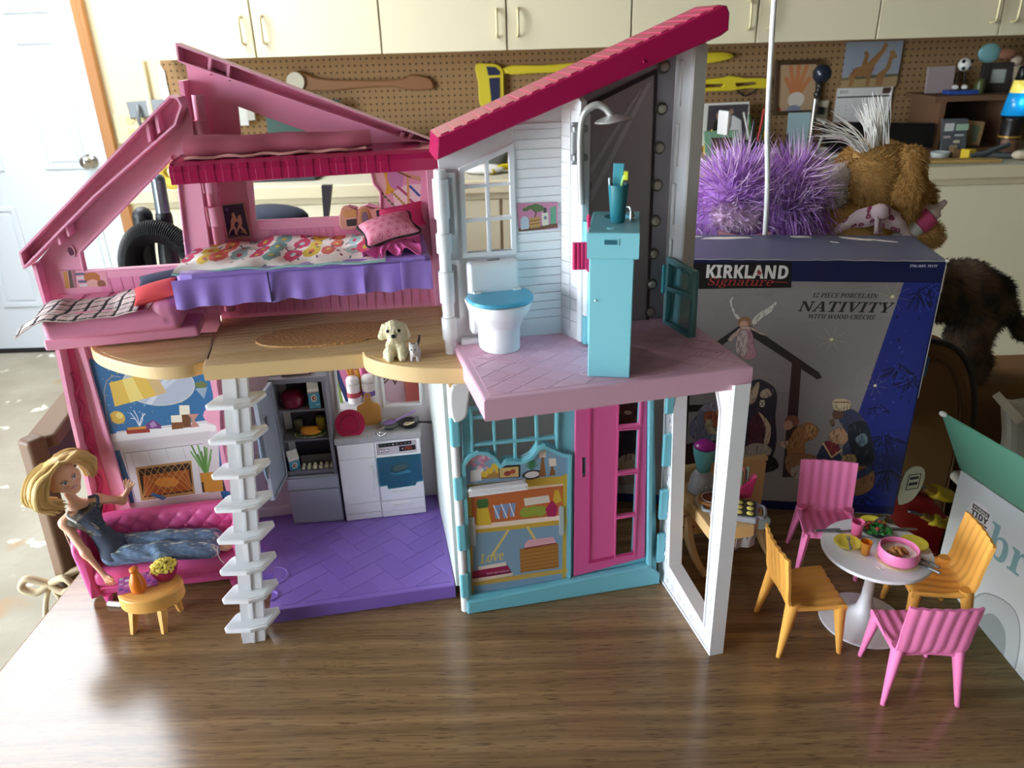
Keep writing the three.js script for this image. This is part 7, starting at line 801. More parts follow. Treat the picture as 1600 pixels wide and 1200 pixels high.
  const sd = thing('salad_bowl', 'clear toy bowl heaped with green salad and tomatoes', 'salad', at(.3885, -.686)); obj('bowl', lathe([[0, 0], [.009, 0], [.0165, .006], [.0158, .006], [.0085, .001], [0, .001]], 36), M(0xb9bdb4, .2, { transmission: .4 }), sd); seed = 40; const lv = []; for (let i = 0; i < 46; i++) lv.push(shell(4, 4, (u, v) => [.005 * (u - .5), .0016 * Math.sin(u * 6) * Math.sin(v * 5), .006 * (v - .5)], .0004).rotateX(rr(-.8, .8)).rotateY(rr(0, 6)).translate(rr(-.011, .011), .0055 + rr(0, .004), rr(-.008, .008))); obj('leaves', lv, plastic(0x3d9a45, .5), sd).userData.kind = 'stuff'; for (let i = 0; i < 11; i++) obj('tomato', ball(.0026, .012 * Math.cos(i * 2.3) * rr(.3, 1), .0098 + rr(-.001, .001), .008 * Math.sin(i * 2.3), 1, .8, 1, 10), plastic(i % 3 ? 0xa8342c : 0x2f5a2c, .4), sd);
  const lace = plastic(0xf0ead0, .6); const dl = (x, z) => one('lace_doily', [0, 1, 2, 3, 4].map(i => new THREE.TorusGeometry(.003 + i * .0004, .0003, 5, 20).rotateX(PI / 2).translate(.006 * (i - 2), 0, .002 * (i % 2)))[0], lace, '', 'doily');
  [['cream lace scroll printed on the white table left of the amber glass', .3525, -.6475, .5], ['cream lace scroll printed on the white table in front of the pink bowl', .3745, -.627, .5]].forEach(([l, x, z, r]) => { const q = thing('lace_scroll', l, 'doily', [x, Y - .0003, z], -r); for (let i = 0; i < 7; i++) obj('scroll', new THREE.TorusGeometry(.0022, .00025, 5, 16, 4).rotateX(PI / 2).rotateY(i).translate(-.009 + i * .003, .0003, .0018 * Math.sin(i * 2)), lace, q); });
}
{ // tan folding island behind the white frame
  const tn = plastic(0xd8b27a, .5), A = [.195, -.797], D = [.311, -.82], t = thing('kitchen_island', 'tan slatted folding toy island behind the white frame', 'toy island', [A[0], 0, A[1]], Math.atan2(A[1] - D[1], D[0] - A[0])); // local x along the panel, z to the camera
  const slots = []; for (let r = 0; r < 4; r++) for (let k = 0; k < 4; k++) { const x = .005 + k * .031 + (r % 2 ? -.002 : 0), y = .03 + r * .0165; if (x + .024 < .114) slots.push(rect(x, y, x + .024, y + .004)); }
  obj('slatted_panel', ext([[0, .016], [.012, .014], [.02, .02], [.095, .02], [.103, .014], [.118, .016], [.118, .112], [.113, .117], [.0, .117]], .004, 0, slots, .0006), tn, t); obj('back_rail', box(.119, .006, .008, .059, .115, -.002, .001), tn, t);
  const foot = (x) => { const g = ext(smooth([[0, .05], [.006, .045], [.012, .028], [.028, .012], [.046, .006], [.056, .007], [.06, .003], [.056, 0], [.044, 0], [.024, .003], [.006, .012], [0, .016]], 3), .007, 0, [], .001).rotateY(-PI / 2); obj('foot', g.translate(x, 0, 0), tn, t); }; foot(.016); foot(.11);
   const shelf = obj('shelf', slab([[.0, .001], [.0, -.099], [.002, -.101], [.05, -.101], [.064, -.086], [.076, .001]], .0155, .083, [], .0015), tn, t);
  obj('leg', ext(smooth([[0, .018], [.006, .02], [.009, .07], [.009, .084], [0, .084]], 2), .006, 0).rotateY(-PI / 2).translate(.066, 0, .03), tn, t);
  t.updateMatrixWorld(true); const Y = .0989, R = t.rotation.y;
  const bl = thing('blender', 'grey toy blender with teal jug and magenta lid on the tan island', 'blender', [.2225, Y, -.783]); obj('base', lathe([[0, 0], [.0165, 0], [.0165, .002], [.0135, .018], [.0085, .027], [0, .0275]], 36), plastic(0x9b9ca0, .3), bl); obj('jug', lathe([[0, .0276], [.0078, .0276], [.009, .035], [.0125, .048], [.0135, .058], [.0125, .0582], [0, .0582]], 32), plastic(0x62adb3, .25), bl); obj('lid', lathe([[0, .0584], [.0128, .0584], [.0125, .061], [.0075, .065], [0, .0658]], 32), plastic(0x9a1c86, .25), bl); obj('handle', tube([[.0125, .056, 0], [.018, .053, 0], [.017, .042, 0], [.0105, .037, 0]], .0015, 20, 8), plastic(0x62adb3, .25), bl); for (const a of [-.4, .1, .5]) obj('knob', ball(.0014, .0148 * Math.sin(a), .012, .0148 * Math.cos(a), 1, 1, .6, 8), plastic(0xc9cacc, .3), bl);
  const pie = thing('pie', 'chocolate-topped toy pie with a missing slice on the island', 'pie', [.2265, Y, -.752]); obj('plate', lathe([[0, 0], [.0125, 0], [.0195, .003], [.019, .0036], [.0125, .001], [0, .001]], 40), plastic(0xdccdae, .35), pie); const sec = Array.from({ length: 31 }, (_, i) => { const a = -1.3 + i / 30 * (2 * PI - .45); return [.0148 * Math.cos(a), .0148 * Math.sin(a)]; }).concat([[0, 0]]); obj('crust', slab(sec, .0062, .0014, [], .0006), plastic(0xb5793a, .5), pie); obj('topping', slab(inset(sec, .0022), .0012, .0076, [], .0004), plastic(0x6a3a24, .4), pie); for (let i = 0; i < 28; i++) { const a = -1.2 + i / 28 * (2 * PI - .55); obj('cream_dot', ball(.0009, .0112 * Math.cos(a), .009, -.0112 * Math.sin(a), 1, .8, 1, 6), plastic(0xe8dcc8, .5), pie); } for (let i = 0; i < 6; i++) { const a = -1.05 + i * .97; obj('cherry_slice', box(.0075, .001, .0016, .0055, .0088, 0).rotateY(a), plastic(0x8c4a34, .4), pie); }
  const tin = thing('muffin_tin', 'grey toy muffin tin filled with yellow muffins on the island', 'muffin tin', [.2475, Y, -.733], R - .5), gm = plastic(0x8f9095, .3); obj('tin', slab(rrect(-.026, -.0185, .026, .0185, .004), .0072, .0006, [], .0008), gm, tin); obj('dark_tray', slab(rrect(-.0235, -.016, .0235, .016, .003), .0006, .0079), plastic(0x3b3936, .35), tin); for (let i = 0; i < 4; i++) for (let j = 0; j < 3; j++) obj('muffin', ball(.0039, -.0172 + i * .0115, .0084, -.0102 + j * .0102, 1, .42, 1, 14), plastic(0xd9c766, .6), tin); for (const s of [-1, 1]) obj('handle', tube([[s * .025, .006, -.0125], [s * .032, .005, -.011], [s * .034, .004, 0], [s * .032, .005, .011], [s * .025, .006, .0125]], .0022, 30, 8), gm, tin);
  const ap = thing('apron_cloth', 'floral toy tea towel with a red band hanging from the island', 'towel', t.localToWorld(V(.0745, .083, .045)).toArray(), R); obj('towel', shell(20, 14, (u, v) => [.026 * (u - .5), -.058 * v, .0015 * Math.sin(u * 9 + v * 2)], .0009), M(0xffffff, .85, { map: tex(200, 400, (c, W, H) => { c.fillStyle = '#cfc6c0'; c.fillRect(0, 0, W, H); seed = 12; for (let i = 0; i < 60; i++) disc(c, rr(0, W), rr(90, 330), rr(6, 14), rr(6, 14), ['#a8454e', '#7f9a8c', '#c9848a', '#5f6f62'][i % 4]); c.fillStyle = '#b01f48'; c.fillRect(0, 335, W, 45); c.fillStyle = '#3a2a30'; c.fillRect(110, 80, 8, H); c.fillRect(160, 80, 8, H); }) }), ap); obj('rosette', lathe([[0, 0], [.009, .0006], [.0095, 0]], 24).rotateX(PI / 2).translate(.02, -.025, .002), plastic(0x9fb3ac, .5), ap);
  const uh = thing('utensil_pouch', 'crimson toy pouch holding little utensils at the island end', 'pouch', t.localToWorld(V(.066, .0989, .045)).toArray(), R); obj('pouch', ext([[-.006, 0], [.007, 0], [.012, .028], [-.002, .018], [-.0075, .014]], .009, .0045, [], .001), plastic(0xb01f55, .4), uh); for (let i = 0; i < 4; i++) obj('utensil', limb([[-.004 + i * .002, .004, 0], [-.006 + i * .0025, .034 + .004 * (i % 2), 0]], [.001, .0022], 8, 8), plastic([0x6b7a58, 0x8a4a3c, 0x4a3a34, 0x71806a][i], .4), uh);
}
{ // navy box with printed front
  const bx = thing('cardboard_box', 'big navy printed cardboard box standing behind the dining set', 'box', [.505, 0, -.861], -.1445); // local x: 0 is the right front edge
  const W = .43, H = .348, D = .118, card = M(0xd9cdb4, .8), navy = M(0x18255e, .45); const body0 = box(W, H, D, -W / 2, .0006, -D / 2); obj('carton', body0, M(0x242c58, .5), bx);
  const fr = print(-W, 0, 0, H, 4, c => {
    const X = (x, y) => { return [x, -y]; }; c.fillStyle = '#101a4c'; c.fillRect(-500, -400, 600, 500);
    const art = [[-500, -322], [-42, -323], [-86, -14], [-500, -14]]; c.save(); poly(c, art, '#8d8685'); c.beginPath(); art.forEach((q, i) => i ? c.lineTo(...q) : c.moveTo(...q)); c.closePath(); c.clip(); seed = 71; for (let i = 0; i < 60; i++) disc(c, rr(-430, -40), rr(-320, -60), rr(15, 50), rr(10, 30), ['rgba(140,132,134,.16)', 'rgba(160,154,150,.14)', 'rgba(150,150,158,.14)'][i % 3]); c.fillStyle = '#9a928c'; c.fillRect(-500, -62, 600, 60); c.restore();
    poly(c, [[-42, -323], [-2, -323], [-2, -14], [-86, -14]], '#222f80'); seed = 5; const ex = y => -42 - (y + 323) * 44 / 309; for (const [x, y, n, r] of [[-20, -312, 26, 26], [-8, -318, 18, 20], [-30, -215, 30, 26], [-14, -200, 26, 24], [-45, -160, 20, 18], [-30, -120, 34, 30], [-55, -110, 24, 22], [-20, -70, 34, 34], [-60, -60, 26, 24], [-40, -30, 26, 22]]) for (let k = 0; k < n; k++) { const a = rr(.2, PI - .2), L = r * rr(.4, 1), x1 = Math.max(x + L * Math.cos(a), ex(y) + 1); line(c, [[x + rr(-5, 5), y + rr(-5, 5)], [x1, y + L * Math.sin(a)]], ['#0b1238', '#101a50', '#3142a0'][k % 3], rr(.8, 2)); } for (let k = 0; k < 40; k++) { const y = rr(-290, -30), x = rr(ex(y) + 4, -4); disc(c, x, y, rr(.8, 2.2), rr(.6, 1.4), k % 2 ? '#0d1542' : '#4455a8', null, 0, rr(0, 3)); }
    const Pq = s => s, bk = '#2b2526'; poly(c, [...Pq([[-217.2,-264],[-211.2,-265.9],[-121.3,-204.8],[-117.3,-197.9],[-123.3,-196],[-214.8,-255.7]])], bk); poly(c, [[-220.6,-268.2],[-211.2,-265.9],[-265,-219.9],[-293.8,-196.8],[-294.4,-205.8]], bk); poly(c, [[-156.3,-226.4],[-144.5,-218.1],[-134,-52.3],[-148.7,-51.5]], '#3a2a28'); poly(c, [[-290.7,-172.4],[-277.7,-172.9],[-277.2,-89.6],[-285.6,-89.2]], '#1d1718'); poly(c, [[-289.6,-154],[-258.6,-155.1],[-259.5,-145.8],[-288.9,-142.8]], '#1d1718');
    // angel
    const F = (p, col) => { const q = smooth(p, 3), b = bounds(q); c.save(); poly(c, q, col, 'rgba(25,18,20,.35)', .5); c.clip(); for (let i = 0; i < 34; i++) { const x = rr(b[0], b[2]), y = rr(b[1], b[3]); line(c, [[x, y], [x + rr(-3, 3), y + rr(2, 9)]], i % 2 ? 'rgba(255,238,215,.15)' : 'rgba(12,8,14,.26)', rr(.5, 2)); } c.restore(); }; F([[-228.9,-274.7],[-236.3,-288.7],[-238.7,-298.5],[-233,-303.5],[-235.1,-292.8],[-229.7,-283],[-222.6,-272.3]], '#d6d0ca'); F([[-210.2,-270.9],[-202.2,-282.7],[-192.3,-289.4],[-183.5,-297.8],[-183.5,-291.2],[-188.6,-282.9],[-198.4,-275.3],[-206.6,-266]], '#d6d0ca'); disc(c, ...[-218.5,-269.9], 8, 7.5, '#9a7350'); disc(c, ...[-218.9,-266.5], 5, 5.5, '#d3a78e'); F([[-226,-259.6],[-233,-251.8],[-236.5,-246.6],[-232.4,-244.2],[-223.9,-253.8],[-210.6,-260],[-197.8,-254.4],[-190,-252.8],[-201.4,-259.3],[-211.1,-264.2],[-221.8,-263.9]], '#cdb3a6'); F([[-223.5,-258],[-209.8,-259.2],[-203.9,-238.9],[-199.5,-225.2],[-209.8,-219.7],[-223.1,-228]], '#b98a94'); F([[-222.8,-258],[-215.1,-258.2],[-213.4,-224.8],[-224.8,-229.7]], '#cbb6b4');
    // standing figure with lantern
    F([[-205.2,-188],[-193.1,-193.7],[-181.6,-188.8],[-173,-181.9],[-168.5,-169.4],[-167.8,-141.9],[-162.3,-106.4],[-165.9,-80.2],[-172.7,-75],[-182.3,-88.2],[-193,-79.9],[-204.2,-93],[-203.8,-140.5]], '#2a2c3c'); F([[-207.8,-182.5],[-203.4,-186.2],[-196.4,-179.3],[-198.7,-170.2],[-205.4,-173.6]], '#b58c74'); F([[-197.1,-186.5],[-192.8,-190.2],[-194.8,-163],[-200.6,-157.3],[-202.6,-160.9]], '#c9b59a'); F([[-189.7,-175.9],[-180.8,-181.6],[-175.1,-172.8],[-182.5,-167.1],[-189,-168.7]], '#c4b09a'); F([[-197.2,-138.9],[-183.5,-146.9],[-175.8,-103.9],[-181.3,-94],[-194.4,-93.4]], '#4d2733'); F([[-190.1,-148.5],[-172,-128.7],[-173.4,-96.3],[-178,-94.2],[-178,-124.7]], '#cdb497'); poly(c, [[-190.2,-165],[-182.3,-165.3],[-181.9,-154.3],[-189.1,-154]], '#e4e0d0', '#1c1a1a', 1); line(c, [[-190.2,-165],[-181.9,-154.3]], '#1c1a1a', .8); line(c, [[-182.3,-165.3],[-189.1,-154]], '#1c1a1a', .8);
    // kneeling mother, child, lamb
    F([[-266,-145.5],[-255.5,-157.1],[-239.6,-161.4],[-229.3,-154.4],[-233.4,-144.9],[-249.4,-142.4],[-262.2,-138.2]], '#8d8a9c'); F([[-275.9,-120.6],[-264.1,-141.9],[-256.2,-145.9],[-256.1,-121.4],[-248.5,-108.3],[-261.3,-102],[-271.6,-107.3]], '#6f6c82'); F([[-257.7,-143.1],[-248.1,-146.2],[-234.7,-141.2],[-230.5,-130.1],[-241.3,-122],[-253.1,-125.3]], '#a8583c'); F([[-254.5,-133.8],[-247.1,-133.1],[-242.6,-118.2],[-232.6,-116.7],[-235.4,-110.8],[-248.9,-114.1]], '#b5a884'); disc(c, ...[-236.8,-146.7], 6, 7, '#c69a80'); F([[-256.6,-106],[-238.9,-112.6],[-228.5,-107.3],[-233,-101.3],[-250.9,-96.6]], '#6c7f92'); F([[-287.2,-89.1],[-262.8,-100],[-229.9,-103.4],[-204.7,-98.7],[-199.1,-73.7],[-226.8,-66.4],[-276.9,-59.8]], '#3a2420'); F([[-247.4,-94.8],[-224.6,-99.8],[-212.4,-92.6],[-228.1,-82.1],[-243.2,-83.3]], '#a06a48'); F([[-205.5,-89],[-191.9,-101.3],[-175.4,-100.1],[-166.5,-92.8],[-170.3,-82.9],[-186.5,-80.2],[-193.9,-72]], '#b0a294'); F([[-199.4,-77.6],[-165.4,-83.2],[-155.3,-66.1],[-183.9,-54.7],[-197.7,-58.9]], '#1f1a1c');
    F([[-374.3,-157.4],[-354.5,-164.6],[-341.1,-161.4],[-338,-125.6],[-347.8,-117.5],[-368.2,-120.5]], '#5a2b2c'); F([[-371.4,-112.6],[-352.1,-119.3],[-338.8,-106.3],[-340.3,-56.6],[-366.2,-51.2]], '#3a2c38'); F([[-366.7,-69.4],[-346.3,-78.4],[-340.3,-56.6],[-362.6,-49.3]], '#b59a84'); F([[-367.6,-39.9],[-339.9,-48.5],[-339.4,-34.2],[-367.2,-28.5]], '#8a7a70'); disc(c, ...[-356.2,-140.1], 5, 3, '#c7a890');
    // youth, camel, kneeling king
    disc(c, ...[-146.3,-135.4], 9, 9, '#8a5a44'); disc(c, ...[-150.4,-129.6], 6, 7, '#c99a82'); F([[-157.2,-104.8],[-140.8,-109.3],[-137.6,-122.7],[-132.3,-119.1],[-131.2,-96.4],[-155.5,-97.2]], '#c9a68e'); F([[-142.4,-122.5],[-126.3,-134.3],[-112.7,-127.5],[-113.9,-112.4],[-125.9,-106.2],[-124.9,-85.1],[-137.4,-80.6],[-145.9,-84.1]], '#a87248'); F([[-131.7,-126.7],[-122.9,-132.6],[-110.6,-123.8],[-116,-116.1],[-126.6,-111.8]], '#b58050'); F([[-147.5,-84],[-128.6,-88.8],[-105.1,-82.2],[-100.4,-59],[-127.1,-49.7],[-143.2,-60.8]], '#9c6f50'); F([[-139,-66.9],[-105.5,-72.5],[-105,-56.8],[-133.6,-49.4]], '#b3a296'); F([[-109.2,-76.2],[-100.5,-107.3],[-92,-103.9],[-74,-78],[-73.1,-60.5],[-98.6,-57.2]], '#2f3a55'); F([[-102.1,-107.3],[-87.8,-107.9],[-80.9,-93],[-91,-84.9]], '#8a2a34'); line(c, [[-103.4,-105.3],[-90.2,-84.9],[-77,-98.9]], '#d8bd92', 2.4); F([[-97.5,-120.6],[-86,-128.6],[-70.9,-121.8],[-64.2,-109],[-82.5,-104.4],[-96,-109.4]], '#c79a74'); F([[-94.3,-154],[-77.5,-156.5],[-62,-146.2],[-46.9,-119.1],[-37,-76],[-62.7,-66.9],[-78.6,-98.9],[-72.9,-114.2],[-85.2,-134.2]], '#3c4460'); F([[-75.6,-132.7],[-57.8,-139],[-43.9,-109.9],[-38.8,-77.8],[-56.5,-78.8]], '#1f2c38'); F([[-65.1,-114.6],[-55.3,-122.5],[-48.6,-109.7],[-56.8,-101.8]], '#6a8494'); disc(c, ...[-91.2,-148.7], 7, 8, '#6b4a40'); F([[-99.7,-159.2],[-99.4,-168.3],[-90.4,-170.4],[-79.1,-167.2],[-76.3,-158.3],[-86.3,-152.5],[-95.8,-153.9]], '#d3c09a'); line(c, [[-97.4,-164.8],[-80.4,-165.4]], '#8a5a3c', 1.6); F([[-100.1,-139.1],[-95.7,-142.1],[-92.8,-132],[-96.4,-130]], '#7a5a4a'); F([[-76.9,-87.5],[-61.4,-90.1],[-59.8,-69],[-72.6,-68.3]], '#b59668'); F([[-93.5,-55.5],[-66.8,-72.5],[-37.6,-70.1],[-31.7,-43],[-48.8,-28.1],[-72.6,-34.7],[-92.7,-49.6]], '#9a6f4a'); F([[-102.8,-64.8],[-70.9,-56.7],[-39.8,-73.9],[-37,-66.3],[-71.1,-46.8],[-98.3,-55.2]], '#3a4a72');
    for (const [x, y, s] of [[1394, 463, 12], [1299, 530, 11], [1367, 602, 9], [1180, 440, 7]]) { const q = [x, y]; const P0 = onArt(x, y); for (let k = 0; k < 4; k++) { const a = k * PI / 4 + .2; line(c, [[P0[0] - s * 1.6 * Math.cos(a), P0[1] - s * 1.6 * Math.sin(a)], [P0[0] + s * 1.6 * Math.cos(a), P0[1] + s * 1.6 * Math.sin(a)]], 'rgba(220,200,140,.5)', .5); } disc(c, P0[0], P0[1], 2, 1.8, '#efe6bf'); }
    function onArt(x, y) { const a = [-51.7,-305.5], b2 = [-113,-249.6], d = [-52.7,-189.5], e = [-210.7,-321.5]; return { 1394: a, 1299: b2, 1367: d, 1180: e }[x]; }
    // lettering
    poly(c, [[-325.6,-343.3],[-171.3,-346.4],[-168.3,-314.9],[-323.9,-310.3]], '#0c0b0c'); const K = [-270.6,-327.2], K2 = [-173,-329.9]; text(c, 'KIRKLAND', K[0], K[1] + 1.2, 22, '#e9e5df', 'sans-serif', 'left', '900', K2[0] - K[0]); poly(c, smooth([[0, -4], [1.3, -1.2], [4, -.8], [1.8, .8], [2.4, 3.4], [0, 2], [-2.4, 3.2], [-1.6, .6], [-3.4, -1], [-1, -1.2]].map(q => [q[0] + [-207.3,-332.7][0], q[1] + [-207.3,-332.7][1]]), 1), '#a82a38'); const S = [-267.6,-317.6], S2 = [-183.8,-321.1]; text(c, 'Signature', S[0], S[1] + 1, 13, '#c23b3a', 'serif', 'left', 'italic', (S2[0] - S[0]) * .92); line(c, [[S2[0] - 6, S2[1] - 1], [[-173.5,-321.2][0], [-173.5,-321.2][1]]], '#c23b3a', .9); text(c, '™', [-167.6,-314.9][0], [-167.6,-314.9][1], 3, '#2a2426');
    const T = (s, a, b, px, st = 'bold') => text(c, s, a[0], a[1], px, '#1c181b', 'serif', 'left', st, b[0] - a[0]); T('12 PIECE PORCELAIN', [-143.2,-303.3], [-69,-305.2], 8, 'italic bold'); T('NATIVITY', [-158.1,-285.2], [-51.1,-288.8], 18, 'italic bold'); T('WITH WOOD CRÈCHE', [-145,-276.4], [-67,-279.6], 7.4, 'italic bold'); text(c, 'ITM./ART. 75177', [-38.7,-341.5][0], [-38.7,-341.5][1], 4.2, '#e5e5ea', 'sans-serif', 'left', 'bold', [-8.7,-342.6][0] - [-38.7,-341.5][0]); text(c, 'Made in China/Fabriqué en Chine', [-63.5,.2][0], [-63.5,.2][1], 3.6, '#d5d5dc', 'sans-serif', 'left', 'bold', [-3.5,-3.5][0] - [-63.5,.2][0]);
  });
  const fg = uvBox(ext(rect(-W, .0006, 0, H), .001, .0011), -W, 0, 0, H); obj('printed_front', fg, M(0xffffff, .32, { map: fr }), bx);
  obj('box_lid', box(W + .001, .0012, D + .001, -W / 2, H + .0006, -D / 2), M(0x5d6178, .42), bx); seed = 17; const wm = M(0xe9e3d6, .8); for (const [x, z, w, d, a] of [[-.235, -.1, .075, .014, .1], [-.14, -.108, .03, .01, -.1], [-.075, -.1, .05, .009, -.5], [-.045, -.09, .04, .006, -.45], [-.28, -.107, .03, .008, 0], [-.105, -.082, .014, .003, -.6]]) { const p = Array.from({ length: 12 }, (_, i) => { const k = i / 12 * 2 * PI; return [w / 2 * Math.cos(k) * rr(.7, 1.1), d / 2 * Math.sin(k) * rr(.6, 1.15)]; }); obj('torn_patch', slab(p, .0004, 0).rotateY(a).translate(x, H + .0019, z), wm, bx); }
  obj('worn_edge', [tube(Array.from({ length: 40 }, (_, i) => [-W + i / 39 * W, H + .001 + .0004 * rr(-1, 1), .0011]), .0006, 160, 5), tube([[.0005, H, .001], [.0005, H * .8, .0012], [.0006, H * .5, .0008]], .0005, 20, 5)], M(0xbdb9b4, .8), bx); obj('torn_flap', box(.002, .032, .018, .0025, H - .038, -.012), M(0xe6dfcf, .8), bx); obj('corner_tuft', ball(.0028, .001, H + .001, 0, 1, .6, 1, 8), wm, bx);
  obj('blue_tab', box(.012, .026, .03, .006, .196, -.03, .003), M(0x2d5a86, .5), bx);
}
{ // litter box carton beyond the table edge with its green flap up
  const A = [.602, -.888], B = [.625, -.778]; const L = Math.hypot(B[0] - A[0], B[1] - A[1]) * 2.6, t = thing('litter_carton', 'white pet litter carton with an open green flap right of the table', 'box', [A[0], FL, A[1]], Math.atan2(A[1] - B[1], B[0] - A[0])); const H = .75, D = .22;
  obj('carton', box(L, H, D, L / 2, 0, -D / 2), M(0xd7d8d8, .6), t);
  const fr = print(0, 0, L, H, 2.4, c => { c.fillStyle = '#d6d8da'; c.fillRect(-50, -900, 500, 1000); const X = x => x * 1000, Yt = -750; disc(c, 46, Yt + 46, 21, 21, '#e6e1e3'); poly(c, [[32, Yt + 32], [60, Yt + 32], [60, Yt + 38], [32, Yt + 38]], '#3a2c30'); text(c, 'PURINA', 34, Yt + 37, 5, '#e8e4e0', 'sans-serif', 'left', 'bold', 24); text(c, 'TIDY', 32, Yt + 49, 12, '#22201f', 'sans-serif', 'left', '900', 28); text(c, 'CATS', 32, Yt + 60, 12, '#22201f', 'sans-serif', 'left', '900', 30); text(c, 'breeze', 66, Yt + 84, 62, '#7fa3a8', 'serif', 'left', 'bold', 190); poly(c, smooth([[70, Yt + 290], [62, Yt + 190], [84, Yt + 140], [130, Yt + 130], [150, Yt + 170], [140, Yt + 290]], 5), '#b9bcbd', '#8e9293', 2); poly(c, smooth([[84, Yt + 270], [82, Yt + 190], [104, Yt + 158], [128, Yt + 170], [126, Yt + 270]], 5), '#8d9192'); poly(c, [[60, Yt + 292], [150, Yt + 280], [170, Yt + 330], [70, Yt + 340]], '#6d7276'); poly(c, [[190, Yt + 130], [250, Yt + 130], [250, Yt + 220], [190, Yt + 220]], '#cfd1d2', '#8b8f90', 1); text(c, 'Litter System', 196, Yt + 146, 8, '#44484a'); for (let i = 0; i < 4; i++) line(c, [[180, Yt + 240 + i * 12], [262, Yt + 240 + i * 12]], '#8d9192', 1.5); });
  obj('printed_front', uvBox(ext(rect(0, 0, L, H), .0015, .0016), 0, 0, L, H), M(0xffffff, .5, { map: fr }), t);
  const fl = obj('green_flap', ext([[-.004, 0], [L, 0], [L, .105], [L * .4, .108], [-.004, .103]], .003, 0, [], .0008), M(0x5f9a80, .45), t); fl.position.set(0, H + .001, .001); fl.rotation.x = .5; const ci = obj('flap_print', [new THREE.TorusGeometry(.018, .0014, 6, 30).translate(.09, .066, -.0032), new THREE.TorusGeometry(.016, .0014, 6, 30).translate(.05, .036, -.0032)], M(0x84b29c, .5), fl); obj('side_flap', ext([[0, 0], [.16, 0], [.15, -.08], [.09, -.1], [0, -.06]], .003).rotateY(PI / 2 + .3).translate(-.004, H - .03, -.02), M(0xb9bbb9, .6), t); obj('flap_tip', ball(.004, 0, .103, 0, 1.6, .8, 1, 8), M(0xf0ede6, .6), fl);
}
{ // white wire shelf low at the right, red case with yellow screwdrivers, tag
  const r = thing('wire_rack', 'white wire rack low beside the right table edge', 'rack', [.562, FL, -.6]), wm = M(0xdadbd8, .4); for (const x of [-.045, .04]) obj('wire', limb([[x, .52, -.12], [x, .52, .16]], [.004, .004], 6, 8), wm, r); for (let i = 0; i < 7; i++) obj('wire', limb([[-.045, .52, -.11 + i * .043], [.04, .52, -.11 + i * .043]], [.0025, .0025], 4, 6), wm, r); for (const x of [-.045, .04]) for (const z of [-.12, .16]) obj('post', cyl(.005, .005, .56, x, 0, z, 10), wm, r);
  const c = thing('red_case', 'red tool case standing behind the navy box corner', 'case', [.602, FL, -1.0], .3); obj('case_body', ext([[-.09, 0], [.02, 0], [.037, .62], [.0, .66], [-.08, .7]], .1, .05, [], .006), M(0x9c1f1c, .45), c); obj('case_edge', box(.012, .56, .104, .03, 0, 0, .003), M(0x7a1614, .45), c);
  const drv = (l, x, y, z) => { const s = thing('screwdriver', l, 'screwdriver', [x, y, z]); s.rotation.set(.3, .3, -.62); obj('handle', lathe([[0, 0], [.011, .002], [.0115, .012], [.0095, .02], [.0115, .03], [.0105, .05], [.006, .056], [0, .057]], 10).rotateZ(-PI / 2), M(0xdcc630, .35), s); obj('collar', limb([[-.02, 0, 0], [0, 0, 0]], [.005, .007], 8, 10), M(0xb08a3a, .4), s); obj('shank', limb([[-.06, 0, 0], [-.02, 0, 0]], [.0025, .0025], 6, 8), M(0x8d8f92, .3, { metalness: .8 }), s); }; drv('upper yellow-handled screwdriver stuck beside the red case', .612, -.025, -.955); drv('lower yellow-handled screwdriver beside the red case', .616, -.072, -.955); const tr = obj('tool_strip', box(.09, .5, .02, .0, .08, .09), M(0x1c1a1a, .7), c);
  const tg = thing('care_card', 'cream card printed with small black lettering beside the navy box', 'card', [.5245, .0, -.885], .2); obj('card', ext(smooth([[0, 0], [.02, .004], [.032, .03], [.028, .052], [.012, .058], [0, .05]], 3), .002, 0), M(0xcfc7ac, .7), tg); obj('print_block', [ext(rect(.006, .022, .025, .046), .0006, .0006, [rect(.0068, .0228, .0242, .0452)]), ext(rect(.009, .038, .022, .042), .0006, .0006), ext(rect(.009, .029, .022, .033), .0006, .0006)], M(0x2a2826, .6), tg);
}

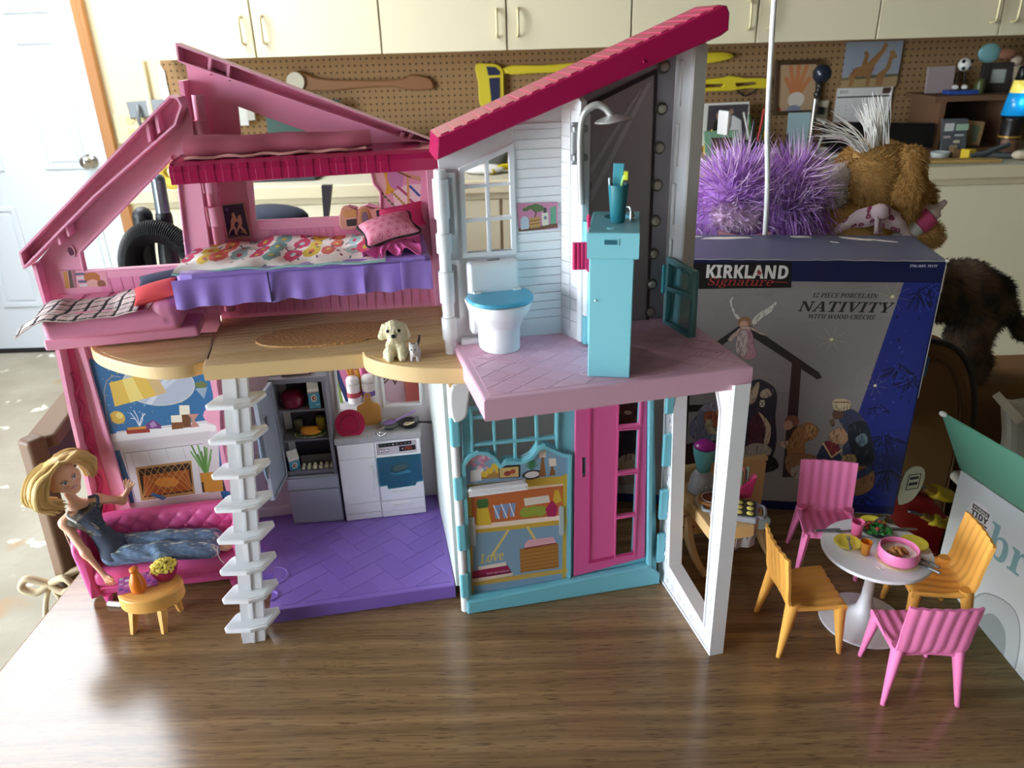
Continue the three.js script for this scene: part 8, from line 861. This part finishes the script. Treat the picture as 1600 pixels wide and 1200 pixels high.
// ---------- plush toys, cat, brown chairs, white seat ----------
const FUR = (c, r = .85) => M(c, r, { side: THREE.DoubleSide });
{ // purple plush
  const O = [.345, 0, -1.09], t = thing('purple_plush', 'shaggy purple plush toy behind the printed box', 'plush toy', O), p = (x, y, z = 0) => [x - O[0], y, z];
  const g = body([[p(.335, .06), .056, p(.34, .29), .055], [p(.27, .325), .034, p(.40, .325), .05], [p(.31, .352), .034, p(.375, .352), .034], [p(.31, .395), .03, p(.325, .41), .024], [p(.4, .37), .032, p(.402, .41), .023], [p(.35, .39), .026, p(.31, .39), .026]], .009, .02);
  obj('plush_body', g, FUR(0xbd88d8), t); const dk = furOn(g, 9000, .018, .0009, 11, V(0, -1, .3), .7, o => o.y < .375 && o.y > .24), lt = furOn(g, 4500, .017, .0008, 12, V(0, -1, .2), .7, o => o.y < .375 && o.y > .24);
  obj('curly_fur', dk, FUR(0xb983d6), t).userData.kind = 'stuff'; obj('pale_fur', lt, FUR(0xead6f0), t).userData.kind = 'stuff';
  const head = o => o.y > .366; obj('long_fur', furOn(g, 7000, .034, .0009, 13, V(-.1, .3, .2), .4, head), FUR(0xc690e2), t).userData.kind = 'stuff'; obj('long_pale_fur', furOn(g, 6000, .046, .0007, 14, V(-.2, .3, .1), .4, head), FUR(0xf0d0f0), t).userData.kind = 'stuff'; obj('hanging_fur', furOn(g, 1300, .07, .0008, 15, V(.05, -1, .3), 1.6, o => o.x > .03 && o.y > .33 && o.z > 0), FUR(0xc190d8), t).userData.kind = 'stuff';
  obj('snout', body([[p(.305, .362, .03), .02, p(.33, .36, .033), .018]], .006, .01), FUR(0xdcbcd8), t); obj('snout_fur', furOn(body([[p(.305, .362, .03), .02, p(.33, .36, .033), .018]], .008, .01), 700, .008, .0012, 16), FUR(0xe2c6de), t).userData.kind = 'stuff'; obj('scarf', tube([p(.29, .342, .04), p(.325, .336, .052), p(.36, .34, .05)], .006, 30, 8), M(0xe3a3a8, .8), t);
}
{ // brown plush dog
  const O = [.495, 0, -1.115], t = thing('plush_dog', 'brown plush puppy with a pink bandana sitting behind the box', 'plush toy', O), p = (x, y, z = 0) => [x - O[0], y, z];
  const bm = FUR(0xc39a5a), g = body([[p(.465, .075), .07, p(.485, .26), .08], [p(.5, .3), .068, p(.525, .33), .048], [p(.44, .28), .05, p(.47, .32), .055]], .009, .03), h = body([[p(.52, .4, 0), .052, p(.535, .398, .0), .05], [p(.555, .375, .006), .036, p(.592, .372, .01), .021]], .006, .02);
  obj('plush_body', g, bm, t); const hd = obj('head', h, bm, t); obj('short_fur', furOn(g, 12000, .008, .0006, 21, V(.4, -.6, .1), .8, o => o.y > .27), bm, t).userData.kind = 'stuff'; obj('head_fur', furOn(h, 11000, .006, .0005, 22, V(.3, -.3, .2), .5), bm, t).userData.kind = 'stuff';
  const er = body([[p(.556, .428, .034), .02, p(.55, .388, .052), .021], [p(.55, .388, .052), .021, p(.556, .36, .05), .014]], .005, .01); obj('ear', er, FUR(0xbd9250), t); obj('ear_fur', furOn(er, 4500, .006, .0005, 23, V(0, -1, 0), .8), FUR(0xb98d4c), t).userData.kind = 'stuff';
  const wc = body([[p(.473, .405, .012), .017, p(.463, .37, .012), .018], [p(.463, .37, .012), .018, p(.478, .352, .014), .012]], .005, .01); obj('white_ear', wc, FUR(0xe9e4da), t); obj('white_ear_fur', furOn(wc, 3500, .005, .0005, 24), FUR(0xeeeae0), t).userData.kind = 'stuff'; obj('muzzle_underside', body([[p(.57, .355, .012), .014, p(.588, .357, .014), .011]], .004, .008), FUR(0xd9c9ae), t);
  seed = 25; const tf = []; for (let i = 0; i < 90; i++) { const k = rnd(), b = p(.487 + .036 * k + rr(-.004, .004), .44 + .012 * k, .02 + rr(-.01, .01)), a = k < .35 ? rr(2.3, 3.0) : k < .65 ? rr(1.75, 2.2) : rr(1.5, 2.0), L = (k < .35 ? .075 : .062) * rr(.7, 1.1); tf.push(limb([b, [b[0] + L * .45 * Math.cos(a * .8 + .3), b[1] + L * .45 * Math.sin(a * .8 + .3), b[2] + rr(-.004, .004)], [b[0] + L * Math.cos(a), b[1] + L * Math.sin(a), b[2] + rr(-.006, .006)]], [.0009, .0008, .0003], 8, 4)); } obj('white_tuft', tf, M(0xf2efe8, .6), t).userData.kind = 'stuff';
  const sc = M(0xffffff, .85, { map: tex(256, 64, (c, W, H) => { c.fillStyle = '#e6cdd0'; c.fillRect(0, 0, W, H); seed = 6; for (let i = 0; i < 22; i++) { const x = rr(0, W), y = rr(0, H); for (let k = 0; k < 6; k++) disc(c, x + 5 * Math.cos(k), y + 5 * Math.sin(k), 3, 3, '#a34a68'); } }) }); obj('bandana', [shell(20, 6, (u, v) => { const a = [p(.448, .33, .05), p(.482, .355, .058), p(.51, .362, .062), p(.545, .348, .06), p(.572, .318, .056)], f = u * 4, i = Math.min(3, f | 0), k = f - i; const q = a[i].map((m, n) => m * (1 - k) + a[i + 1][n] * k); return [q[0], q[1] + (v - .5) * .02 * (.5 + Math.sin(u * PI)), q[2] + .005 * Math.sin(v * PI) + .002 * Math.sin(u * 20)]; }, .002), ball(.013, ...p(.51, .366, .068), 1.1, .9, .7, 14)], sc, t); obj('bandana_tail', shell(8, 6, (u, v) => { const a = p(.505, .366, .072), b = p(.51, .338, .07), s = .012 * (.5 + .5 * v); return [a[0] + (b[0] - a[0]) * v + (u - .5) * s, a[1] + (b[1] - a[1]) * v, a[2] + .002 * Math.sin(u * 6)]; }, .0015), sc, t);
  const arm = body([[p(.535, .31, .01), .032, p(.575, .318, .03), .026], [p(.575, .318, .03), .026, p(.596, .325, .04), .021]], .006, .012); obj('arm', arm, bm, t); obj('arm_fur', furOn(arm, 4000, .006, .0005, 26, V(.3, -.6, 0), .6), bm, t).userData.kind = 'stuff';
  const bo = thing('toy_bottle', 'toy baby bottle with a pink collar held by the plush puppy', 'bottle', [.5745, .341, -1.07]); bo.rotation.z = -.78; bo.rotation.x = .1; obj('bottle_body', cyl(.0155, .0155, .035, 0, -.035, 0, 28), M(0xd8d6d0, .3), bo); obj('collar', lathe([[0, 0], [.0165, 0], [.0175, .003], [.0168, .02], [.015, .022], [0, .022]], 30), plastic(0xe0588c, .35), bo); obj('teat', lathe([[.0125, .0222], [.012, .03], [.006, .034], [.0045, .042], [.0035, .047], [0, .0485]], 24), plastic(0xe6d3cf, .35), bo);
}
{ // tortoiseshell cat behind the box
  const O = [.8, .006, -1.29], t = thing('cat', 'dark tortoiseshell cat standing with its head behind the box', 'cat', O), p = (x, y, z = 0) => [x - O[0], y - O[1], z];
  const g = body([[p(.6, .165), .052, p(.7, .176), .055], [p(.7, .176), .055, p(.8, .165), .052], [p(.8, .168), .05, p(.836, .155), .044], [p(.83, .135, .022), .036, p(.818, .075, .026), .024], [p(.818, .075, .026), .023, p(.846, .04, .026), .013], [p(.846, .04, .026), .012, p(.838, .014, .026), .011], [p(.838, .014, .026), .011, p(.818, .012, .026), .01], [p(.835, .13, -.024), .034, p(.826, .07, -.026), .022], [p(.826, .07, -.026), .021, p(.856, .042, -.026), .013], [p(.856, .042, -.026), .012, p(.848, .014, -.026), .011], [p(.848, .014, -.026), .011, p(.83, .012, -.026), .01], [p(.6, .15, .022), .028, p(.6, .014, .022), .012], [p(.6, .15, -.022), .028, p(.6, .014, -.022), .012], [p(.6, .014, .022), .012, p(.585, .012, .022), .01], [p(.6, .014, -.022), .012, p(.585, .012, -.022), .01], [p(.57, .18), .036, p(.535, .205), .032], [p(.535, .205), .036, p(.515, .2), .028], [p(.862, .168), .02, p(.884, .125), .0145], [p(.884, .125), .0145, p(.925, .088), .013], [p(.925, .088), .013, p(.99, .07), .011], [p(.53, .225, .02), .012, p(.53, .25, .022), .004], [p(.53, .225, -.02), .012, p(.53, .25, -.022), .004]], .0062, .022);
  const paint = (q) => { const a = q.attributes.position, c = new Float32Array(a.count * 3); for (let i = 0; i < a.count; i++) { const n = fbm(a.getX(i) * 16, a.getY(i) * 18, a.getZ(i) * 16 + 3, 3), m = fbm(a.getX(i) * 45, a.getY(i) * 30, 8, 2), k = cl(.5 + n * 1.5), w = mix3([.016, .013, .011], [.16, .1, .05], k * cl(.75 + m)); c.set(w, 3 * i); } q.setAttribute('color', new THREE.BufferAttribute(c, 3)); return q; };
  const cm = M(0xffffff, .85, { vertexColors: true, side: THREE.DoubleSide }); obj('cat_body', paint(g), cm, t); obj('fur', paint(furOn(g, 16000, .008, .0005, 41, V(.6, -.6, 0), .9, o => o.x > -.12)), cm, t).userData.kind = 'stuff';
}
{ // brown upholstered chairs on the floor behind the table
  const br = M(0x7a5731, .75, { bumpMap: dataTex(128, 128, (i, j) => { const k = 128 + 50 * noise.noise(i / 2, j / 2, 1) + 60 * fbm(i / 30, j / 30, 2); return [k, k, k]; }), bumpScale: .0008 }), bd = M(0x5f4426, .8), pip = M(0x3c3834, .6);
  const c = thing('upholstered_chair', 'brown suede chair with a rounded piped back beyond the box', 'chair', [.6, FL, -1.2]); const o = smooth([[-.065, .3], [-.065, .82], [-.04, .832], [.06, .832], [.125, .815], [.163, .765], [.185, .68], [.19, .56], [.18, .3]], 6); obj('backrest', ext(o, .06, .045, [], .014), br, c); const si = inset(o, .028); obj('inset_panel', ext(si, .012, .051, [], .006), br, c); obj('piping', [tube(o.map(q => [q[0], q[1], .04]), .0045, 140, 6, true)], pip, c); obj('piping', [tube(si.map(q => [q[0], q[1], .05]), .0022, 140, 6, true)], bd, c);
  obj('seat', box(.25, .34, .09, .06, .08, .09, .03), bd, c); for (const x of [-.03, .16]) for (const z of [.0, .11]) obj('leg', cyl(.018, .022, .08, x, 0, z, 12), pip, c);
  const s = thing('brown_bench', 'wide brown upholstered bench seat the cat is standing on', 'bench', [.98, FL, -1.32]); obj('seat_block', new RoundedBoxGeometry(1.0, .66, .18, 5, .03).translate(0, .33 + .042, 0), br, s); for (const x of [-.4, .4]) for (const z of [-.06, .06]) obj('leg', cyl(.022, .03, .045, x, 0, z, 12), pip, s);
}
{ // white plastic seat stacked behind the litter carton
  const w = M(0xd6d2c2, .35), t = thing('white_plastic_seat', 'white moulded plastic child seat on a dark stand behind the litter carton', 'seat', [.8, FL, -1.055]);
  obj('stand', box(.34, .55, .12, .09, 0, .08, .02), M(0x2a211a, .8), t); obj('backrest', shell(10, 24, (u, v) => { const a = -.9 + v * 1.35; return [-.075 + .085 * Math.sin(v * 2.4) - .02 + (u - .5) * .02, .79 - v * .19, .075 - (u - .5) * .13 * (.75 + .25 * v) - .03 * v]; }, .012), w, t);
  obj('backrest_shell', ext(smooth([[-.068, .785], [-.03, .772], [-.005, .735], [.012, .68], [.01, .62], [-.002, .565], [-.07, .6], [-.052, .66], [-.055, .72]], 5), .03, .05, [], .01), w, t); obj('seat_pan', new RoundedBoxGeometry(.22, .07, .2, 4, .03).translate(.12, .66, .02), w, t); obj('tray', slab(rrect(.02, -.1, .2, .12, .05), .016, .698, [rrect(.045, -.075, .175, .09, .035)], .005), w, t); obj('base_plate', box(.26, .018, .24, .09, .57, .02, .008), w, t); obj('strut', box(.02, .05, .16, .04, .588, .03, .006), M(0x7a7a78, .4), t); obj('strut', box(.02, .05, .16, .14, .588, .03, .006), M(0x7a7a78, .4), t);
}

renderer.render(scene, camera);
